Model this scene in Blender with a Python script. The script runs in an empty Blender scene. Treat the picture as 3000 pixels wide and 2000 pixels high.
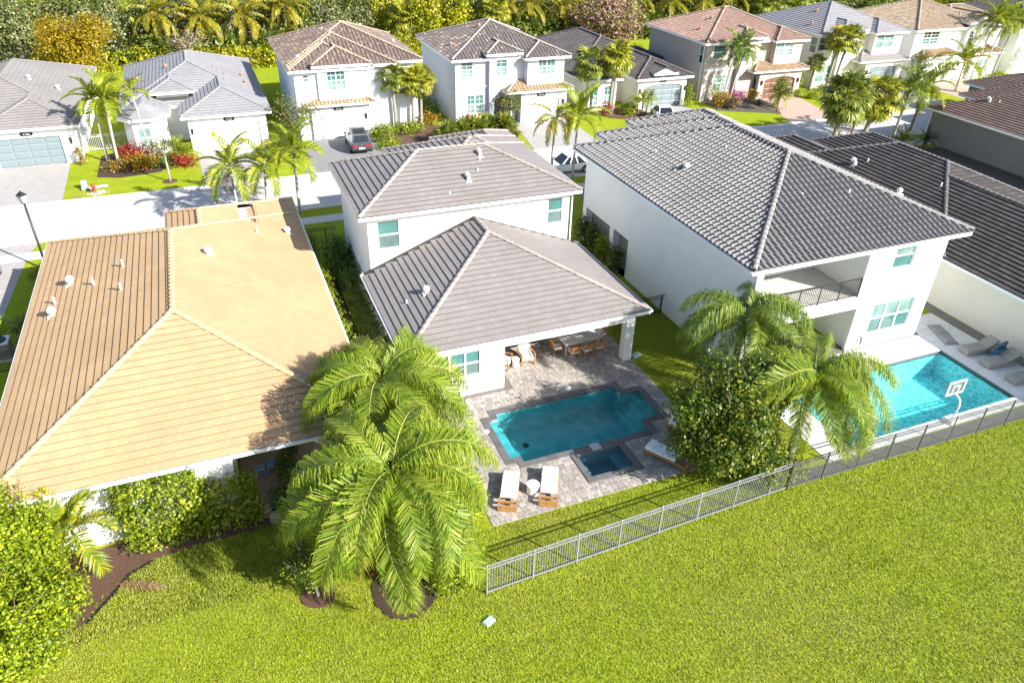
import bpy, bmesh, math, random
import numpy as np
from mathutils import Vector, Matrix

# ------------------------------------------------------------------ camera, sky, sun, exposure
SC = bpy.context.scene
COL = SC.collection
CAM_H = 22.0
cam = bpy.data.cameras.new('camera')
cam.sensor_fit = 'HORIZONTAL'; cam.sensor_width = 36.0
cam.lens = 25.9732
cam.clip_start = 0.1; cam.clip_end = 3000
camo = bpy.data.objects.new('camera', cam); COL.objects.link(camo)
camo.matrix_world = Matrix([[0.927986, 0.182519, -0.324853, 0.0], [-0.371943, 0.506092, -0.778158, 0.0], [0.022377, 0.842946, 0.537533, 22.0], [0.0, 0.0, 0.0, 1.0]])
SC.camera = camo

SUN_DIR = Vector((1.0, -1.33, 1.0)).normalized()
elev = math.asin(SUN_DIR.z); azim = math.atan2(SUN_DIR.x, SUN_DIR.y)
world = bpy.data.worlds.new('World'); SC.world = world; world.use_nodes = True
wn = world.node_tree; wn.nodes.clear()
sky = wn.nodes.new('ShaderNodeTexSky'); sky.sky_type = 'NISHITA'; sky.sun_disc = False
sky.sun_elevation = elev; sky.sun_rotation = azim
bg = wn.nodes.new('ShaderNodeBackground'); bg.inputs['Strength'].default_value = 0.10
wo = wn.nodes.new('ShaderNodeOutputWorld')
wn.links.new(sky.outputs[0], bg.inputs['Color']); wn.links.new(bg.outputs[0], wo.inputs['Surface'])
sl = bpy.data.lights.new('sun', 'SUN'); sl.energy = 5.0; sl.angle = math.radians(0.5); sl.color = (1.0, 0.97, 0.91)
so = bpy.data.objects.new('sun', sl); COL.objects.link(so)
so.rotation_euler = (-SUN_DIR).to_track_quat('-Z', 'Y').to_euler(); so.location = (30, -30, 60)
SC.view_settings.view_transform = 'Standard'; SC.view_settings.look = 'None'
SC.view_settings.exposure = 1.3; SC.view_settings.gamma = 1.0
SC.view_settings.use_curve_mapping = False

rnd = random.Random(7)
PI = math.pi

# ------------------------------------------------------------------ tagging
def tag(o, label=None, cat=None, group=None, kind=None):
    if label: o['label'] = label
    if cat: o['category'] = cat
    if group: o['group'] = group
    if kind: o['kind'] = kind
    return o

def empty(name, loc, rz=0.0, label=None, cat=None, group=None):
    o = bpy.data.objects.new(name, None); COL.objects.link(o)
    o.location = loc; o.rotation_euler = (0, 0, rz)
    o.empty_display_size = 0.3
    return tag(o, label, cat, group)

def link(name, me, parent=None, world=False):
    """world=True: the mesh data is in world coordinates (parent only translated)."""
    o = bpy.data.objects.new(name, me); COL.objects.link(o)
    if parent is not None:
        o.parent = parent
        if world:
            p = parent; t = Vector((0, 0, 0))
            if p.type == 'EMPTY': t = Vector(p.location)
            o.matrix_parent_inverse = Matrix.Translation(-t)
    return o

def children(o): return list(KIDS.get(o.name, ()))
KIDS = {}
def copy_tree(o, loc=None, rz=None, label=None, group=None):
    c = o.copy(); COL.objects.link(c)
    for ch in list(o.children):
        d = ch.copy(); COL.objects.link(d); d.parent = c
        for g in list(ch.children):
            e = g.copy(); COL.objects.link(e); e.parent = d
    if loc is not None: c.location = loc
    if rz is not None: c.rotation_euler = (0, 0, rz)
    if label: c['label'] = label
    if group: c['group'] = group
    return c

# ------------------------------------------------------------------ mesh builder
class MB:
    def __init__(s): s.v = []; s.f = []; s.m = []; s.mi = 0
    def add(s, vs, fs, ms=None):
        b = len(s.v); s.v.extend(vs)
        for k, f in enumerate(fs): s.f.append(tuple(i + b for i in f)); s.m.append(s.mi if ms is None else ms[k])
    def quad(s, a, b, c, d): s.add([a, b, c, d], [(0, 1, 2, 3)])
    def poly(s, pts): s.add(list(pts), [tuple(range(len(pts)))])
    def box(s, x0, x1, y0, y1, z0, z1, rot=None):
        vs = [(x, y, z) for z in (z0, z1) for y in (y0, y1) for x in (x0, x1)]
        if rot is not None: vs = [tuple(rot @ Vector(v)) for v in vs]
        s.add(vs, [(0, 2, 3, 1), (4, 5, 7, 6), (0, 1, 5, 4), (1, 3, 7, 5), (3, 2, 6, 7), (2, 0, 4, 6)])
    def bbox(s, x0, x1, y0, y1, z0, z1, r=0.02):
        """box with bevelled upright and top edges"""
        s.prism([(x0 + r, y0), (x1 - r, y0), (x1, y0 + r), (x1, y1 - r), (x1 - r, y1), (x0 + r, y1), (x0, y1 - r), (x0, y0 + r)], z0, z1 - r, cap=False)
        a = [(x0 + r, y0), (x1 - r, y0), (x1, y0 + r), (x1, y1 - r), (x1 - r, y1), (x0 + r, y1), (x0, y1 - r), (x0, y0 + r)]
        cx, cy = (x0 + x1) / 2, (y0 + y1) / 2
        def ins(p): return (p[0] + (r if p[0] < cx else -r), p[1] + (r if p[1] < cy else -r))
        b = [ins(p) for p in a]
        n = 8
        s.add([(p[0], p[1], z1 - r) for p in a] + [(p[0], p[1], z1) for p in b], [(i, (i + 1) % n, n + (i + 1) % n, n + i) for i in range(n)] + [tuple(range(n, 2 * n))])
    def prism(s, pts, z0, z1, cap=True):
        n = len(pts)
        vs = [(p[0], p[1], z0) for p in pts] + [(p[0], p[1], z1) for p in pts]
        fs = [(i, (i + 1) % n, n + (i + 1) % n, n + i) for i in range(n)]
        if cap: fs += [tuple(range(n, 2 * n)), tuple(reversed(range(n)))]
        s.add(vs, fs)
    def tube(s, pts, rad, n=6, cap=True):
        pts = [Vector(p) for p in pts]
        if not isinstance(rad, (list, tuple)): rad = [rad] * len(pts)
        vs = []; fs = []
        for i, p in enumerate(pts):
            d = (pts[min(i + 1, len(pts) - 1)] - pts[max(i - 1, 0)]).normalized()
            a = d.cross(Vector((0, 0, 1)) if abs(d.z) < .9 else Vector((1, 0, 0))).normalized(); b = d.cross(a)
            for k in range(n):
                t = 2 * PI * k / n
                vs.append(tuple(p + (a * math.cos(t) + b * math.sin(t)) * rad[i]))
        for i in range(len(pts) - 1):
            for k in range(n):
                k2 = (k + 1) % n
                fs.append((i * n + k, i * n + k2, (i + 1) * n + k2, (i + 1) * n + k))
        if cap:
            fs.append(tuple(reversed(range(n)))); fs.append(tuple(range((len(pts) - 1) * n, len(pts) * n)))
        s.add(vs, fs)
    def lathe(s, prof, cx=0, cy=0, n=16):
        vs = [(cx + r * math.cos(2 * PI * k / n), cy + r * math.sin(2 * PI * k / n), z) for r, z in prof for k in range(n)]
        fs = []
        for i in range(len(prof) - 1):
            for k in range(n):
                k2 = (k + 1) % n
                fs.append((i * n + k, i * n + k2, (i + 1) * n + k2, (i + 1) * n + k))
        fs.append(tuple(reversed(range(n)))); fs.append(tuple(range((len(prof) - 1) * n, len(prof) * n)))
        s.add(vs, fs)
    def mesh(s, name, mats, smooth=False):
        me = bpy.data.meshes.new(name)
        me.from_pydata([tuple(v) for v in s.v], [], s.f)
        if not isinstance(mats, (list, tuple)): mats = [mats]
        for m in mats: me.materials.append(m)
        if len(mats) > 1: me.polygons.foreach_set('material_index', s.m)
        if smooth: me.polygons.foreach_set('use_smooth', [True] * len(s.f))
        me.update()
        return me
    def build(s, name, mats, parent=None, world=True, smooth=False):
        return link(name, s.mesh(name, mats, smooth), parent, world)

def np_mesh(name, verts, loops, mat, nper):
    """verts (N,3), loops flat index array, nper: vertices per face"""
    me = bpy.data.meshes.new(name)
    nf = len(loops) // nper
    me.vertices.add(len(verts)); me.vertices.foreach_set('co', np.asarray(verts, dtype=np.float32).ravel())
    me.loops.add(len(loops)); me.loops.foreach_set('vertex_index', np.asarray(loops, dtype=np.int32))
    me.polygons.add(nf); me.polygons.foreach_set('loop_start', np.arange(0, nf * nper, nper, dtype=np.int32))
    me.polygons.foreach_set('loop_total', np.full(nf, nper, dtype=np.int32))
    me.materials.append(mat); me.update(calc_edges=True); me.validate()
    return me

# ------------------------------------------------------------------ materials
def nodes(m):
    m.use_nodes = True; nt = m.node_tree
    return nt, nt.nodes, nt.links, nt.nodes['Principled BSDF']

def mixc(nt, a, b, fac, mode='MIX'):
    n = nt.nodes.new('ShaderNodeMix'); n.data_type = 'RGBA'; n.blend_type = mode
    for sock, val in ((n.inputs[0], fac), (n.inputs[6], a), (n.inputs[7], b)):
        if hasattr(val, 'links'): nt.links.new(val, sock)
        else: sock.default_value = val if not isinstance(val, tuple) else (*val[:3], 1)
    return n.outputs[2]

def ramp(nt, fac, stops):
    r = nt.nodes.new('ShaderNodeValToRGB'); nt.links.new(fac, r.inputs[0])
    e = r.color_ramp.elements
    while len(e) < len(stops): e.new(0.5)
    for i, (p, c) in enumerate(stops): e[i].position = p; e[i].color = (*c, 1) if len(c) == 3 else c
    return r.outputs[0]

def noise(nt, scale, detail=4, rough=.6, vec=None, dist=0.0):
    n = nt.nodes.new('ShaderNodeTexNoise'); n.inputs['Scale'].default_value = scale
    n.inputs['Detail'].default_value = detail; n.inputs['Roughness'].default_value = rough; n.inputs['Distortion'].default_value = dist
    if vec is not None: nt.links.new(vec, n.inputs['Vector'])
    return n.outputs[0]

def coords(nt, scale=(1, 1, 1), kind='geo', rot=(0, 0, 0)):
    if kind == 'geo': src = nt.nodes.new('ShaderNodeNewGeometry').outputs['Position']
    else: src = nt.nodes.new('ShaderNodeTexCoord').outputs['Object']
    mp = nt.nodes.new('ShaderNodeMapping'); mp.inputs['Scale'].default_value = scale; mp.inputs['Rotation'].default_value = rot
    nt.links.new(src, mp.inputs['Vector']); return mp.outputs[0]

def bump(nt, h, bsdf, strength=.3, dist=.02):
    b = nt.nodes.new('ShaderNodeBump'); b.inputs['Strength'].default_value = strength; b.inputs['Distance'].default_value = dist
    nt.links.new(h, b.inputs['Height']); nt.links.new(b.outputs[0], bsdf.inputs['Normal'])

def grey(v): return (v, v, v)
def sc(c, k): return tuple(x * k for x in c)

def plain(name, c, rough=.6, metal=0.0, spec=.5, var=.12, scale=3.0, bmp=0.0, bscale=60):
    m = bpy.data.materials.new(name); nt, N, L, b = nodes(m)
    v = coords(nt)
    n = noise(nt, scale, 5, .6, v)
    L.new(ramp(nt, n, [(.3, sc(c, 1 - var)), (.7, sc(c, 1 + var))]), b.inputs['Base Color'])
    b.inputs['Roughness'].default_value = rough; b.inputs['Metallic'].default_value = metal
    b.inputs['Specular IOR Level'].default_value = spec
    if bmp: bump(nt, noise(nt, bscale, 3, .6, v), b, bmp, .01)
    return m

def randval(nt):
    g = nt.nodes.new('ShaderNodeNewGeometry'); o = nt.nodes.new('ShaderNodeObjectInfo')
    a = nt.nodes.new('ShaderNodeMath'); a.operation = 'ADD'
    nt.links.new(g.outputs['Random Per Island'], a.inputs[0]); nt.links.new(o.outputs['Random'], a.inputs[1])
    f = nt.nodes.new('ShaderNodeMath'); f.operation = 'FRACT'; nt.links.new(a.outputs[0], f.inputs[0])
    return f.outputs[0]

TILE_COL = {}
def tile_mat(name, c, dark=.75, light=1.2, odd=None, oddp=.85, streak=.35, rough=.85, streakc=None):
    TILE_COL[name] = c
    m = bpy.data.materials.new(name); nt, N, L, b = nodes(m)
    r = randval(nt)
    st = [(0, sc(c, dark)), (.5, c), (oddp, sc(c, light))]
    if odd: st.append((oddp + .02, odd))
    col = ramp(nt, r, st)
    v = coords(nt)
    n1 = noise(nt, .35, 5, .65, v)
    col = mixc(nt, col, sc(c, .78), ramp(nt, n1, [(.42, grey(0)), (.75, grey(.75))]))
    n2 = noise(nt, 9, 6, .7, v)
    col = mixc(nt, col, streakc or sc(c, .5), ramp(nt, n2, [(.52, grey(0)), (.8, grey(streak))]))
    n3 = noise(nt, 40, 3, .6, v)
    col = mixc(nt, col, sc(c, 1.45), ramp(nt, n3, [(.6, grey(0)), (.85, grey(.5))]))
    L.new(col, b.inputs['Base Color']); b.inputs['Roughness'].default_value = rough
    b.inputs['Specular IOR Level'].default_value = .25
    bump(nt, n2, b, .25, .01)
    return m

def leaf_mat(name, stops, trans=.35, tcol=None, rough=.45):
    """stops: [(pos, colour)] picked at random for each leaf"""
    m = bpy.data.materials.new(name); nt, N, L, b = nodes(m)
    col = ramp(nt, randval(nt), stops)
    n = noise(nt, .9, 3, .5, coords(nt))
    col = mixc(nt, col, sc(stops[0][1], .8), ramp(nt, n, [(.45, grey(0)), (.75, grey(.5))]))
    L.new(col, b.inputs['Base Color']); b.inputs['Roughness'].default_value = rough
    b.inputs['Specular IOR Level'].default_value = .35
    t = N.new('ShaderNodeBsdfTranslucent'); mx = N.new('ShaderNodeMixShader'); mx.inputs[0].default_value = trans
    tc = mixc(nt, col, tcol or (.30, .34, .02), .55); L.new(tc, t.inputs['Color'])
    out = N['Material Output']
    L.new(b.outputs[0], mx.inputs[1]); L.new(t.outputs[0], mx.inputs[2]); L.new(mx.outputs[0], out.inputs['Surface'])
    return m

M = {}
M['stucco'] = plain('white_stucco', (.80, .80, .79), .85, var=.03, scale=.8, bmp=.12, bscale=45)
M['stucco_blue'] = plain('pale_blue_stucco', (.66, .69, .72), .85, var=.03, scale=.8, bmp=.12, bscale=45)
M['stucco_grey'] = plain('pale_grey_stucco', (.55, .57, .62), .85, var=.03, scale=.8, bmp=.12, bscale=45)
M['stucco_cream'] = plain('cream_stucco', (.72, .69, .62), .85, var=.03, scale=.8, bmp=.12, bscale=45)
M['stucco_beige'] = plain('beige_stucco', (.44, .375, .33), .85, var=.03, scale=.8, bmp=.12, bscale=45)
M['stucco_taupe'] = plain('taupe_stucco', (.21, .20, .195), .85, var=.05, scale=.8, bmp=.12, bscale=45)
M['trim'] = plain('white_trim', (.82, .82, .81), .55, var=.03)
M['gutter'] = plain('white_gutter', (.78, .79, .80), .4, var=.03)
M['soffit'] = plain('soffit_white', (.75, .75, .73), .8, var=.02)
M['deck_under'] = plain('roof_underlay', (.05, .045, .04), .9)
M['frame'] = plain('white_window_frame', (.80, .80, .80), .4, var=.02)
M['alu'] = plain('grey_aluminium', (.42, .43, .44), .4, .3, var=.06)
M['alu_light'] = plain('light_grey_aluminium', (.27, .285, .30), .4, .2, var=.05)
M['bronze_light'] = plain('dark_grey_metal', (.10, .10, .105), .45, .2, var=.08)
M['skyblue'] = plain('sky_blue_plastic', (.20, .42, .62), .5, var=.05)
M['black'] = plain('black_metal', (.018, .018, .02), .4, .2, var=.1)
M['bronze'] = plain('dark_bronze_metal', (.05, .045, .045), .45, .3, var=.1)
M['garage_grey'] = plain('grey_garage_door', (.17, .21, .225), .5, var=.03)
M['garage_white'] = plain('white_garage_door', (.78, .78, .78), .5, var=.02)
M['wood_door'] = plain('brown_wood_door', (.16, .08, .045), .5, var=.25, scale=8)
M['vent_white'] = plain('vent_white', (.75, .75, .74), .4, .1, var=.06)
M['vent_red'] = plain('vent_terracotta', (.45, .20, .12), .6, var=.1)
M['teak'] = plain('teak_wood', (.34, .17, .055), .5, var=.3, scale=14)
M['cushion'] = plain('white_cushion', (.80, .80, .80), .9, var=.03, bmp=.1, bscale=20)
M['cushion_grey'] = plain('grey_cushion', (.28, .275, .26), .9, var=.12, scale=4, bmp=.15, bscale=20)
M['drum'] = plain('white_ceramic', (.80, .79, .77), .45, var=.03)
M['table'] = plain('whitewashed_wood', (.60, .57, .53), .6, var=.12, scale=10)
M['wicker'] = plain('grey_wicker', (.34, .31, .28), .75, var=.25, scale=30, bmp=.5, bscale=90)
M['navy'] = plain('navy_plastic', (.05, .12, .19), .45, var=.12)
M['hydrant'] = plain('red_paint', (.55, .03, .02), .35, var=.1)
M['util_green'] = plain('pale_green_plastic', (.30, .40, .36), .6, var=.06)
M['util_grey'] = plain('grey_green_plastic', (.34, .42, .42), .6, var=.06)
M['tyre'] = plain('tyre_rubber', (.02, .02, .02), .8)
M['rim'] = plain('alloy_rim', (.45, .45, .46), .3, .8)
M['carglass'] = plain('dark_car_glass', (.012, .016, .02), .06, spec=.8)
M['redlens'] = plain('red_lens', (.40, .01, .015), .2)
M['plate'] = plain('number_plate', (.70, .70, .62), .5)
M['red_glow'] = M['redlens']
M['orange_pot'] = plain('orange_pot', (.55, .22, .02), .5)
M['acgrey'] = plain('ac_unit_grey', (.22, .19, .17), .5, .2)
M['acwhite'] = plain('ac_unit_top', (.55, .54, .50), .5, .1)
M['stump'] = plain('cut_log', (.42, .30, .17), .8, var=.2, scale=9)
M['lampglass'] = plain('lamp_glass', (.75, .76, .78), .25)
M['chalk'] = plain('white_rock', (.62, .60, .56), .9, var=.2, scale=6)

def paint(name, c, rough=.3, metal=.0):
    m = bpy.data.materials.new(name); nt, N, L, b = nodes(m)
    b.inputs['Base Color'].default_value = (*c, 1); b.inputs['Roughness'].default_value = rough; b.inputs['Metallic'].default_value = metal
    b.inputs['Coat Weight'].default_value = .6; b.inputs['Coat Roughness'].default_value = .05
    n = noise(nt, 2, 4, .6, coords(nt)); L.new(ramp(nt, n, [(.3, sc(c, .9)), (.7, sc(c, 1.08))]), b.inputs['Base Color'])
    return m
M['car_grey'] = paint('dark_grey_car_paint', (.085, .088, .095), .3, .5)
M['car_white'] = paint('white_car_paint', (.75, .76, .78))
M['car_silver'] = paint('silver_car_paint', (.30, .31, .32), .3, .5)
M['car_black'] = paint('black_car_paint', (.02, .021, .024))

def glass_pane(name, c, rough=.08):
    m = bpy.data.materials.new(name); nt, N, L, b = nodes(m)
    n = noise(nt, .9, 3, .5, coords(nt))
    L.new(ramp(nt, n, [(.35, sc(c, .75)), (.65, sc(c, 1.2))]), b.inputs['Base Color'])
    b.inputs['Roughness'].default_value = rough; b.inputs['Specular IOR Level'].default_value = .8
    return m
M['pane_teal'] = glass_pane('teal_window_glass', (.06, .155, .145))
M['pane_pale'] = glass_pane('pale_green_window_glass', (.17, .28, .25))
M['pane_grey'] = glass_pane('screened_window_glass', (.10, .15, .145), .25)
M['pane_dark'] = glass_pane('dark_window_glass', (.02, .03, .035))

def lawn_mat(name, dark, mid, light, brown):
    m = bpy.data.materials.new(name); nt, N, L, b = nodes(m)
    v = coords(nt)
    c = ramp(nt, noise(nt, 6, 6, .75, v), [(.30, dark), (.5, mid), (.72, light)])
    big = noise(nt, .16, 4, .6, v)
    c = mixc(nt, c, brown, ramp(nt, big, [(.45, grey(0)), (.7, grey(.55))]))
    med = noise(nt, 1.1, 4, .6, v)
    c = mixc(nt, c, sc(dark, .8), ramp(nt, med, [(.5, grey(0)), (.75, grey(.45))]))
    stripe = noise(nt, 1.0, 2, .5, coords(nt, (.05, .9, 1), rot=(0, 0, .35)))
    c = mixc(nt, c, sc(light, 1.05), ramp(nt, stripe, [(.5, grey(0)), (.7, grey(.3))]))
    L.new(c, b.inputs['Base Color']); b.inputs['Roughness'].default_value = .9; b.inputs['Specular IOR Level'].default_value = .1
    bump(nt, noise(nt, 7, 6, .8, v), b, .9, .06)
    return m
M['lawn'] = lawn_mat('lawn_grass', (.13, .19, .006), (.235, .295, .010), (.33, .37, .02), (.32, .30, .04))
M['blade'] = leaf_mat('grass_blade', [(0, (.14, .205, .006)), (.35, (.24, .31, .010)), (.7, (.33, .38, .016)), (.9, (.42, .41, .05)), (1, (.32, .28, .06))], .3, rough=.6)
def blade_patches():
    nt = M['blade'].node_tree; b = nt.nodes['Principled BSDF']; src = b.inputs['Base Color'].links[0].from_socket
    c = mixc(nt, src, (.36, .33, .09), ramp(nt, noise(nt, .13, 4, .6, coords(nt)), [(.42, grey(0)), (.68, grey(.6))]))
    c = mixc(nt, c, (.09, .14, .01), ramp(nt, noise(nt, .5, 5, .7, coords(nt)), [(.52, grey(0)), (.75, grey(.5))]))
    st = noise(nt, 1.0, 2, .5, coords(nt, (.06, .75, 1), rot=(0, 0, -.10)))
    c = mixc(nt, c, (.34, .40, .03), ramp(nt, st, [(.50, grey(0)), (.62, grey(.45))]))
    nt.links.new(c, b.inputs['Base Color'])
blade_patches()

def paver_mat(name, cols, rough=.85):
    m = bpy.data.materials.new(name); nt, N, L, b = nodes(m)
    k = len(cols)
    c = ramp(nt, randval(nt), [(i / k, cc) for i, cc in enumerate(cols)])
    v = coords(nt)
    c = mixc(nt, c, sc(cols[0], .6), ramp(nt, noise(nt, 14, 6, .7, v), [(.5, grey(0)), (.8, grey(.5))]))
    c = mixc(nt, c, sc(cols[-1], 1.1), ramp(nt, noise(nt, .7, 4, .6, v), [(.45, grey(0)), (.75, grey(.4))]))
    L.new(c, b.inputs['Base Color']); b.inputs['Roughness'].default_value = rough
    bump(nt, noise(nt, 40, 4, .7, v), b, .3, .008)
    return m
M['paver'] = paver_mat('patio_paver', [(.20, .18, .165), (.27, .235, .205), (.33, .29, .25), (.24, .215, .20), (.37, .33, .29)])
M['coping'] = paver_mat('pool_coping', [(.085, .082, .085), (.105, .10, .10), (.12, .115, .115)])
M['travertine'] = paver_mat('white_deck_slab', [(.62, .61, .59), (.70, .69, .67), (.66, .65, .62)])
M['joint'] = plain('paver_joint_sand', (.14, .125, .11), .95)

def brick_floor(name, c1, c2, mortar, scale=1.0, rot=0.0, bw=.4, rh=.2):
    m = bpy.data.materials.new(name); nt, N, L, b = nodes(m)
    v = coords(nt, (1, 1, 1), rot=(0, 0, rot))
    t = N.new('ShaderNodeTexBrick'); L.new(v, t.inputs['Vector'])
    t.inputs['Scale'].default_value = scale; t.inputs['Brick Width'].default_value = bw; t.inputs['Row Height'].default_value = rh
    t.inputs['Mortar Size'].default_value = .012; t.inputs['Color1'].default_value = (*c1, 1); t.inputs['Color2'].default_value = (*c2, 1); t.inputs['Mortar'].default_value = (*mortar, 1)
    c = mixc(nt, t.outputs[0], sc(c1, .75), ramp(nt, noise(nt, .5, 6, .7, v), [(.45, grey(0)), (.75, grey(.5))]))
    L.new(c, b.inputs['Base Color']); b.inputs['Roughness'].default_value = .9
    bump(nt, noise(nt, 30, 4, .7, v), b, .3, .01)
    return m
M['drive_grey'] = brick_floor('grey_driveway_pavers', (.40, .37, .35), (.33, .31, .30), (.2, .18, .17))
M['drive_dark'] = brick_floor('dark_driveway_pavers', (.24, .235, .235), (.20, .195, .20), (.12, .12, .12))
M['drive_red'] = brick_floor('red_driveway_pavers', (.46, .33, .27), (.40, .29, .24), (.26, .19, .16))
M['concrete'] = plain('concrete', (.52, .50, .46), .9, var=.08, scale=1.2, bmp=.15)
M['asphalt'] = plain('pale_asphalt', (.42, .40, .385), .9, var=.07, scale=.5, bmp=.2, bscale=80)
M['far_asphalt'] = plain('far_asphalt', (.30, .29, .28), .9)

def mulch_mat(name, a, b_, c):
    m = bpy.data.materials.new(name); nt, N, L, b = nodes(m)
    v = coords(nt)
    n = noise(nt, 22, 6, .8, v, .6)
    L.new(ramp(nt, n, [(.3, a), (.52, b_), (.75, c)]), b.inputs['Base Color']); b.inputs['Roughness'].default_value = .95
    bump(nt, n, b, 1.0, .05)
    return m
M['mulch'] = mulch_mat('brown_mulch', (.035, .018, .010), (.10, .050, .030), (.26, .15, .09))
M['mulch_dark'] = mulch_mat('dark_mulch', (.02, .013, .009), (.05, .028, .018), (.12, .07, .045))
M['gravel'] = mulch_mat('grey_gravel', (.08, .08, .08), (.22, .21, .20), (.42, .41, .39))
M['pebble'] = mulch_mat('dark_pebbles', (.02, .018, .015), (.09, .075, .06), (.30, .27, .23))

def bark_mat(name, c, rings=18.0, d=.55):
    m = bpy.data.materials.new(name); nt, N, L, b = nodes(m)
    v = coords(nt)
    w = N.new('ShaderNodeTexWave'); w.bands_direction = 'Z'; w.inputs['Scale'].default_value = rings / 6.0; w.inputs['Distortion'].default_value = 2.0; w.inputs['Detail'].default_value = 3
    L.new(v, w.inputs['Vector'])
    col = mixc(nt, sc(c, d), c, w.outputs[1])
    col = mixc(nt, col, sc(c, 1.3), ramp(nt, noise(nt, 5, 5, .7, v), [(.5, grey(0)), (.8, grey(.6))]))
    L.new(col, b.inputs['Base Color']); b.inputs['Roughness'].default_value = .95
    bump(nt, w.outputs[1], b, .4, .02)
    return m
M['bark_palm'] = bark_mat('palm_trunk_grey', (.33, .29, .24))
M['bark_pale'] = bark_mat('palm_trunk_pale', (.48, .44, .38), 10, .7)
M['bark_brown'] = bark_mat('tree_bark_brown', (.20, .15, .11), 3, .7)
M['bark_boot'] = bark_mat('palm_trunk_boots', (.36, .31, .25), 30, .45)
M['crownshaft'] = plain('palm_crownshaft', (.20, .26, .06), .5, var=.15)

# leaves
M['queen'] = leaf_mat('queen_palm_leaf', [(0, (.09, .17, .012)), (.35, (.19, .29, .018)), (.7, (.31, .38, .03)), (1, (.46, .46, .10))], .35)
M['queen_dark'] = leaf_mat('dark_palm_leaf', [(0, (.045, .10, .014)), (.45, (.11, .18, .02)), (.8, (.21, .28, .03)), (1, (.38, .38, .08))], .3)
M['coco'] = leaf_mat('coconut_leaf', [(0, (0.0992, 0.121, 0.013)), (.4, (0.227, 0.23, 0.0162)), (.75, (0.425, 0.338, 0.0216)), (1, (0.595, 0.365, 0.0216))], .35)
M['street_palm'] = leaf_mat('street_palm_leaf', [(0, (0.0851, 0.155, 0.013)), (.4, (0.184, 0.257, 0.014)), (.75, (0.354, 0.365, 0.0173)), (1, (0.51, 0.405, 0.0216))], .35)
M['fan'] = leaf_mat('fan_palm_leaf', [(0, (0.0683, 0.111, 0.0187)), (.4, (0.15, 0.195, 0.026)), (.75, (0.259, 0.273, 0.0364)), (1, (0.41, 0.377, 0.0624))], .3)
M['fan_bright'] = leaf_mat('bright_fan_palm_leaf', [(0, (0.113, 0.156, 0.0144)), (.4, (0.252, 0.264, 0.0192)), (.75, (0.416, 0.372, 0.0288)), (1, (0.529, 0.432, 0.0576))], .3)
M['cycad'] = leaf_mat('cycad_leaf', [(0, (.02, .035, .015)), (.6, (.045, .065, .03)), (1, (.09, .11, .05))], .15)
M['dead'] = leaf_mat('dead_frond', [(0, (.16, .10, .045)), (.6, (.28, .18, .08)), (1, (.36, .26, .14))], .2, (.3, .2, .1))
M['ficus'] = leaf_mat('ficus_leaf', [(0, (.020, .05, .009)), (.45, (.05, .10, .010)), (.7, (.11, .17, .012)), (.86, (.25, .28, .015)), (1, (.42, .36, .02))], .3)
M['lime'] = leaf_mat('lime_leaf', [(0, (.05, .11, .006)), (.3, (.15, .23, .008)), (.6, (.30, .36, .010)), (.88, (.40, .45, .015)), (1, (.46, .46, .02))], .35)
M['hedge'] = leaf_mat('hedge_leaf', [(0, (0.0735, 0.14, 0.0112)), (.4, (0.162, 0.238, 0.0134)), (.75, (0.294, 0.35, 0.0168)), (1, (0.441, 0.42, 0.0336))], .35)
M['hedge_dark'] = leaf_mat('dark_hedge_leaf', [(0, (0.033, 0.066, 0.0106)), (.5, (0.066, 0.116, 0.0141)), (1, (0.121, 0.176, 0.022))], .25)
M['forest'] = leaf_mat('forest_leaf', [(0, (.035, .065, .012)), (.4, (.085, .13, .018)), (.75, (.17, .22, .025)), (1, (.34, .33, .06))], .25)
M['forest_grey'] = leaf_mat('grey_forest_leaf', [(0, (0.081, 0.101, 0.0324)), (.4, (0.162, 0.182, 0.0648)), (.8, (0.284, 0.297, 0.119)), (1, (0.405, 0.392, 0.194))], .25)
M['forest_lime'] = leaf_mat('lime_forest_leaf', [(0, (0.122, 0.16, 0.00928)), (.4, (0.289, 0.304, 0.0116)), (.8, (0.487, 0.435, 0.0139)), (1, (0.639, 0.522, 0.0232))], .35)
M['gold'] = leaf_mat('gold_leaf', [(0, (.13, .10, .005)), (.4, (.30, .215, .006)), (.75, (.44, .31, .010)), (1, (.54, .42, .03))], .35, (.5, .36, .01))
M['pink'] = leaf_mat('pink_flower_leaf', [(0, (0.075, 0.1, 0.02)), (.45, (0.188, 0.188, 0.03)), (.62, (0.275, 0.237, 0.06)), (.75, (0.5, 0.213, 0.26)), (1, (0.6, 0.3, 0.36))], .3, (.3, .2, .1))
M['magenta'] = leaf_mat('magenta_flower', [(0, (.32, .03, .18)), (.5, (.50, .07, .32)), (.8, (.56, .15, .40)), (1, (.20, .18, .04))], .35, (.5, .1, .3))
M['redleaf'] = leaf_mat('red_leaf', [(0, (0.168, 0.012, 0.0134)), (.5, (0.36, 0.036, 0.0288)), (.85, (0.504, 0.084, 0.0384)), (1, (0.24, 0.192, 0.0288))], .3, (.4, .06, .03))
M['croton'] = leaf_mat('croton_leaf', [(0, (0.125, 0.138, 0.01)), (.35, (0.35, 0.25, 0.012)), (.6, (0.475, 0.275, 0.015)), (.8, (0.425, 0.125, 0.02)), (1, (0.188, 0.213, 0.02))], .35, (.4, .25, .02))
M['twig'] = leaf_mat('bare_twig', [(0, (.20, .16, .10)), (1, (.36, .30, .20))], .1, (.3, .2, .1))
M['sparse'] = leaf_mat('sparse_leaf', [(0, (.05, .065, .02)), (.4, (.12, .13, .03)), (.8, (.22, .20, .04)), (1, (.30, .25, .06))], .3)

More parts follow.
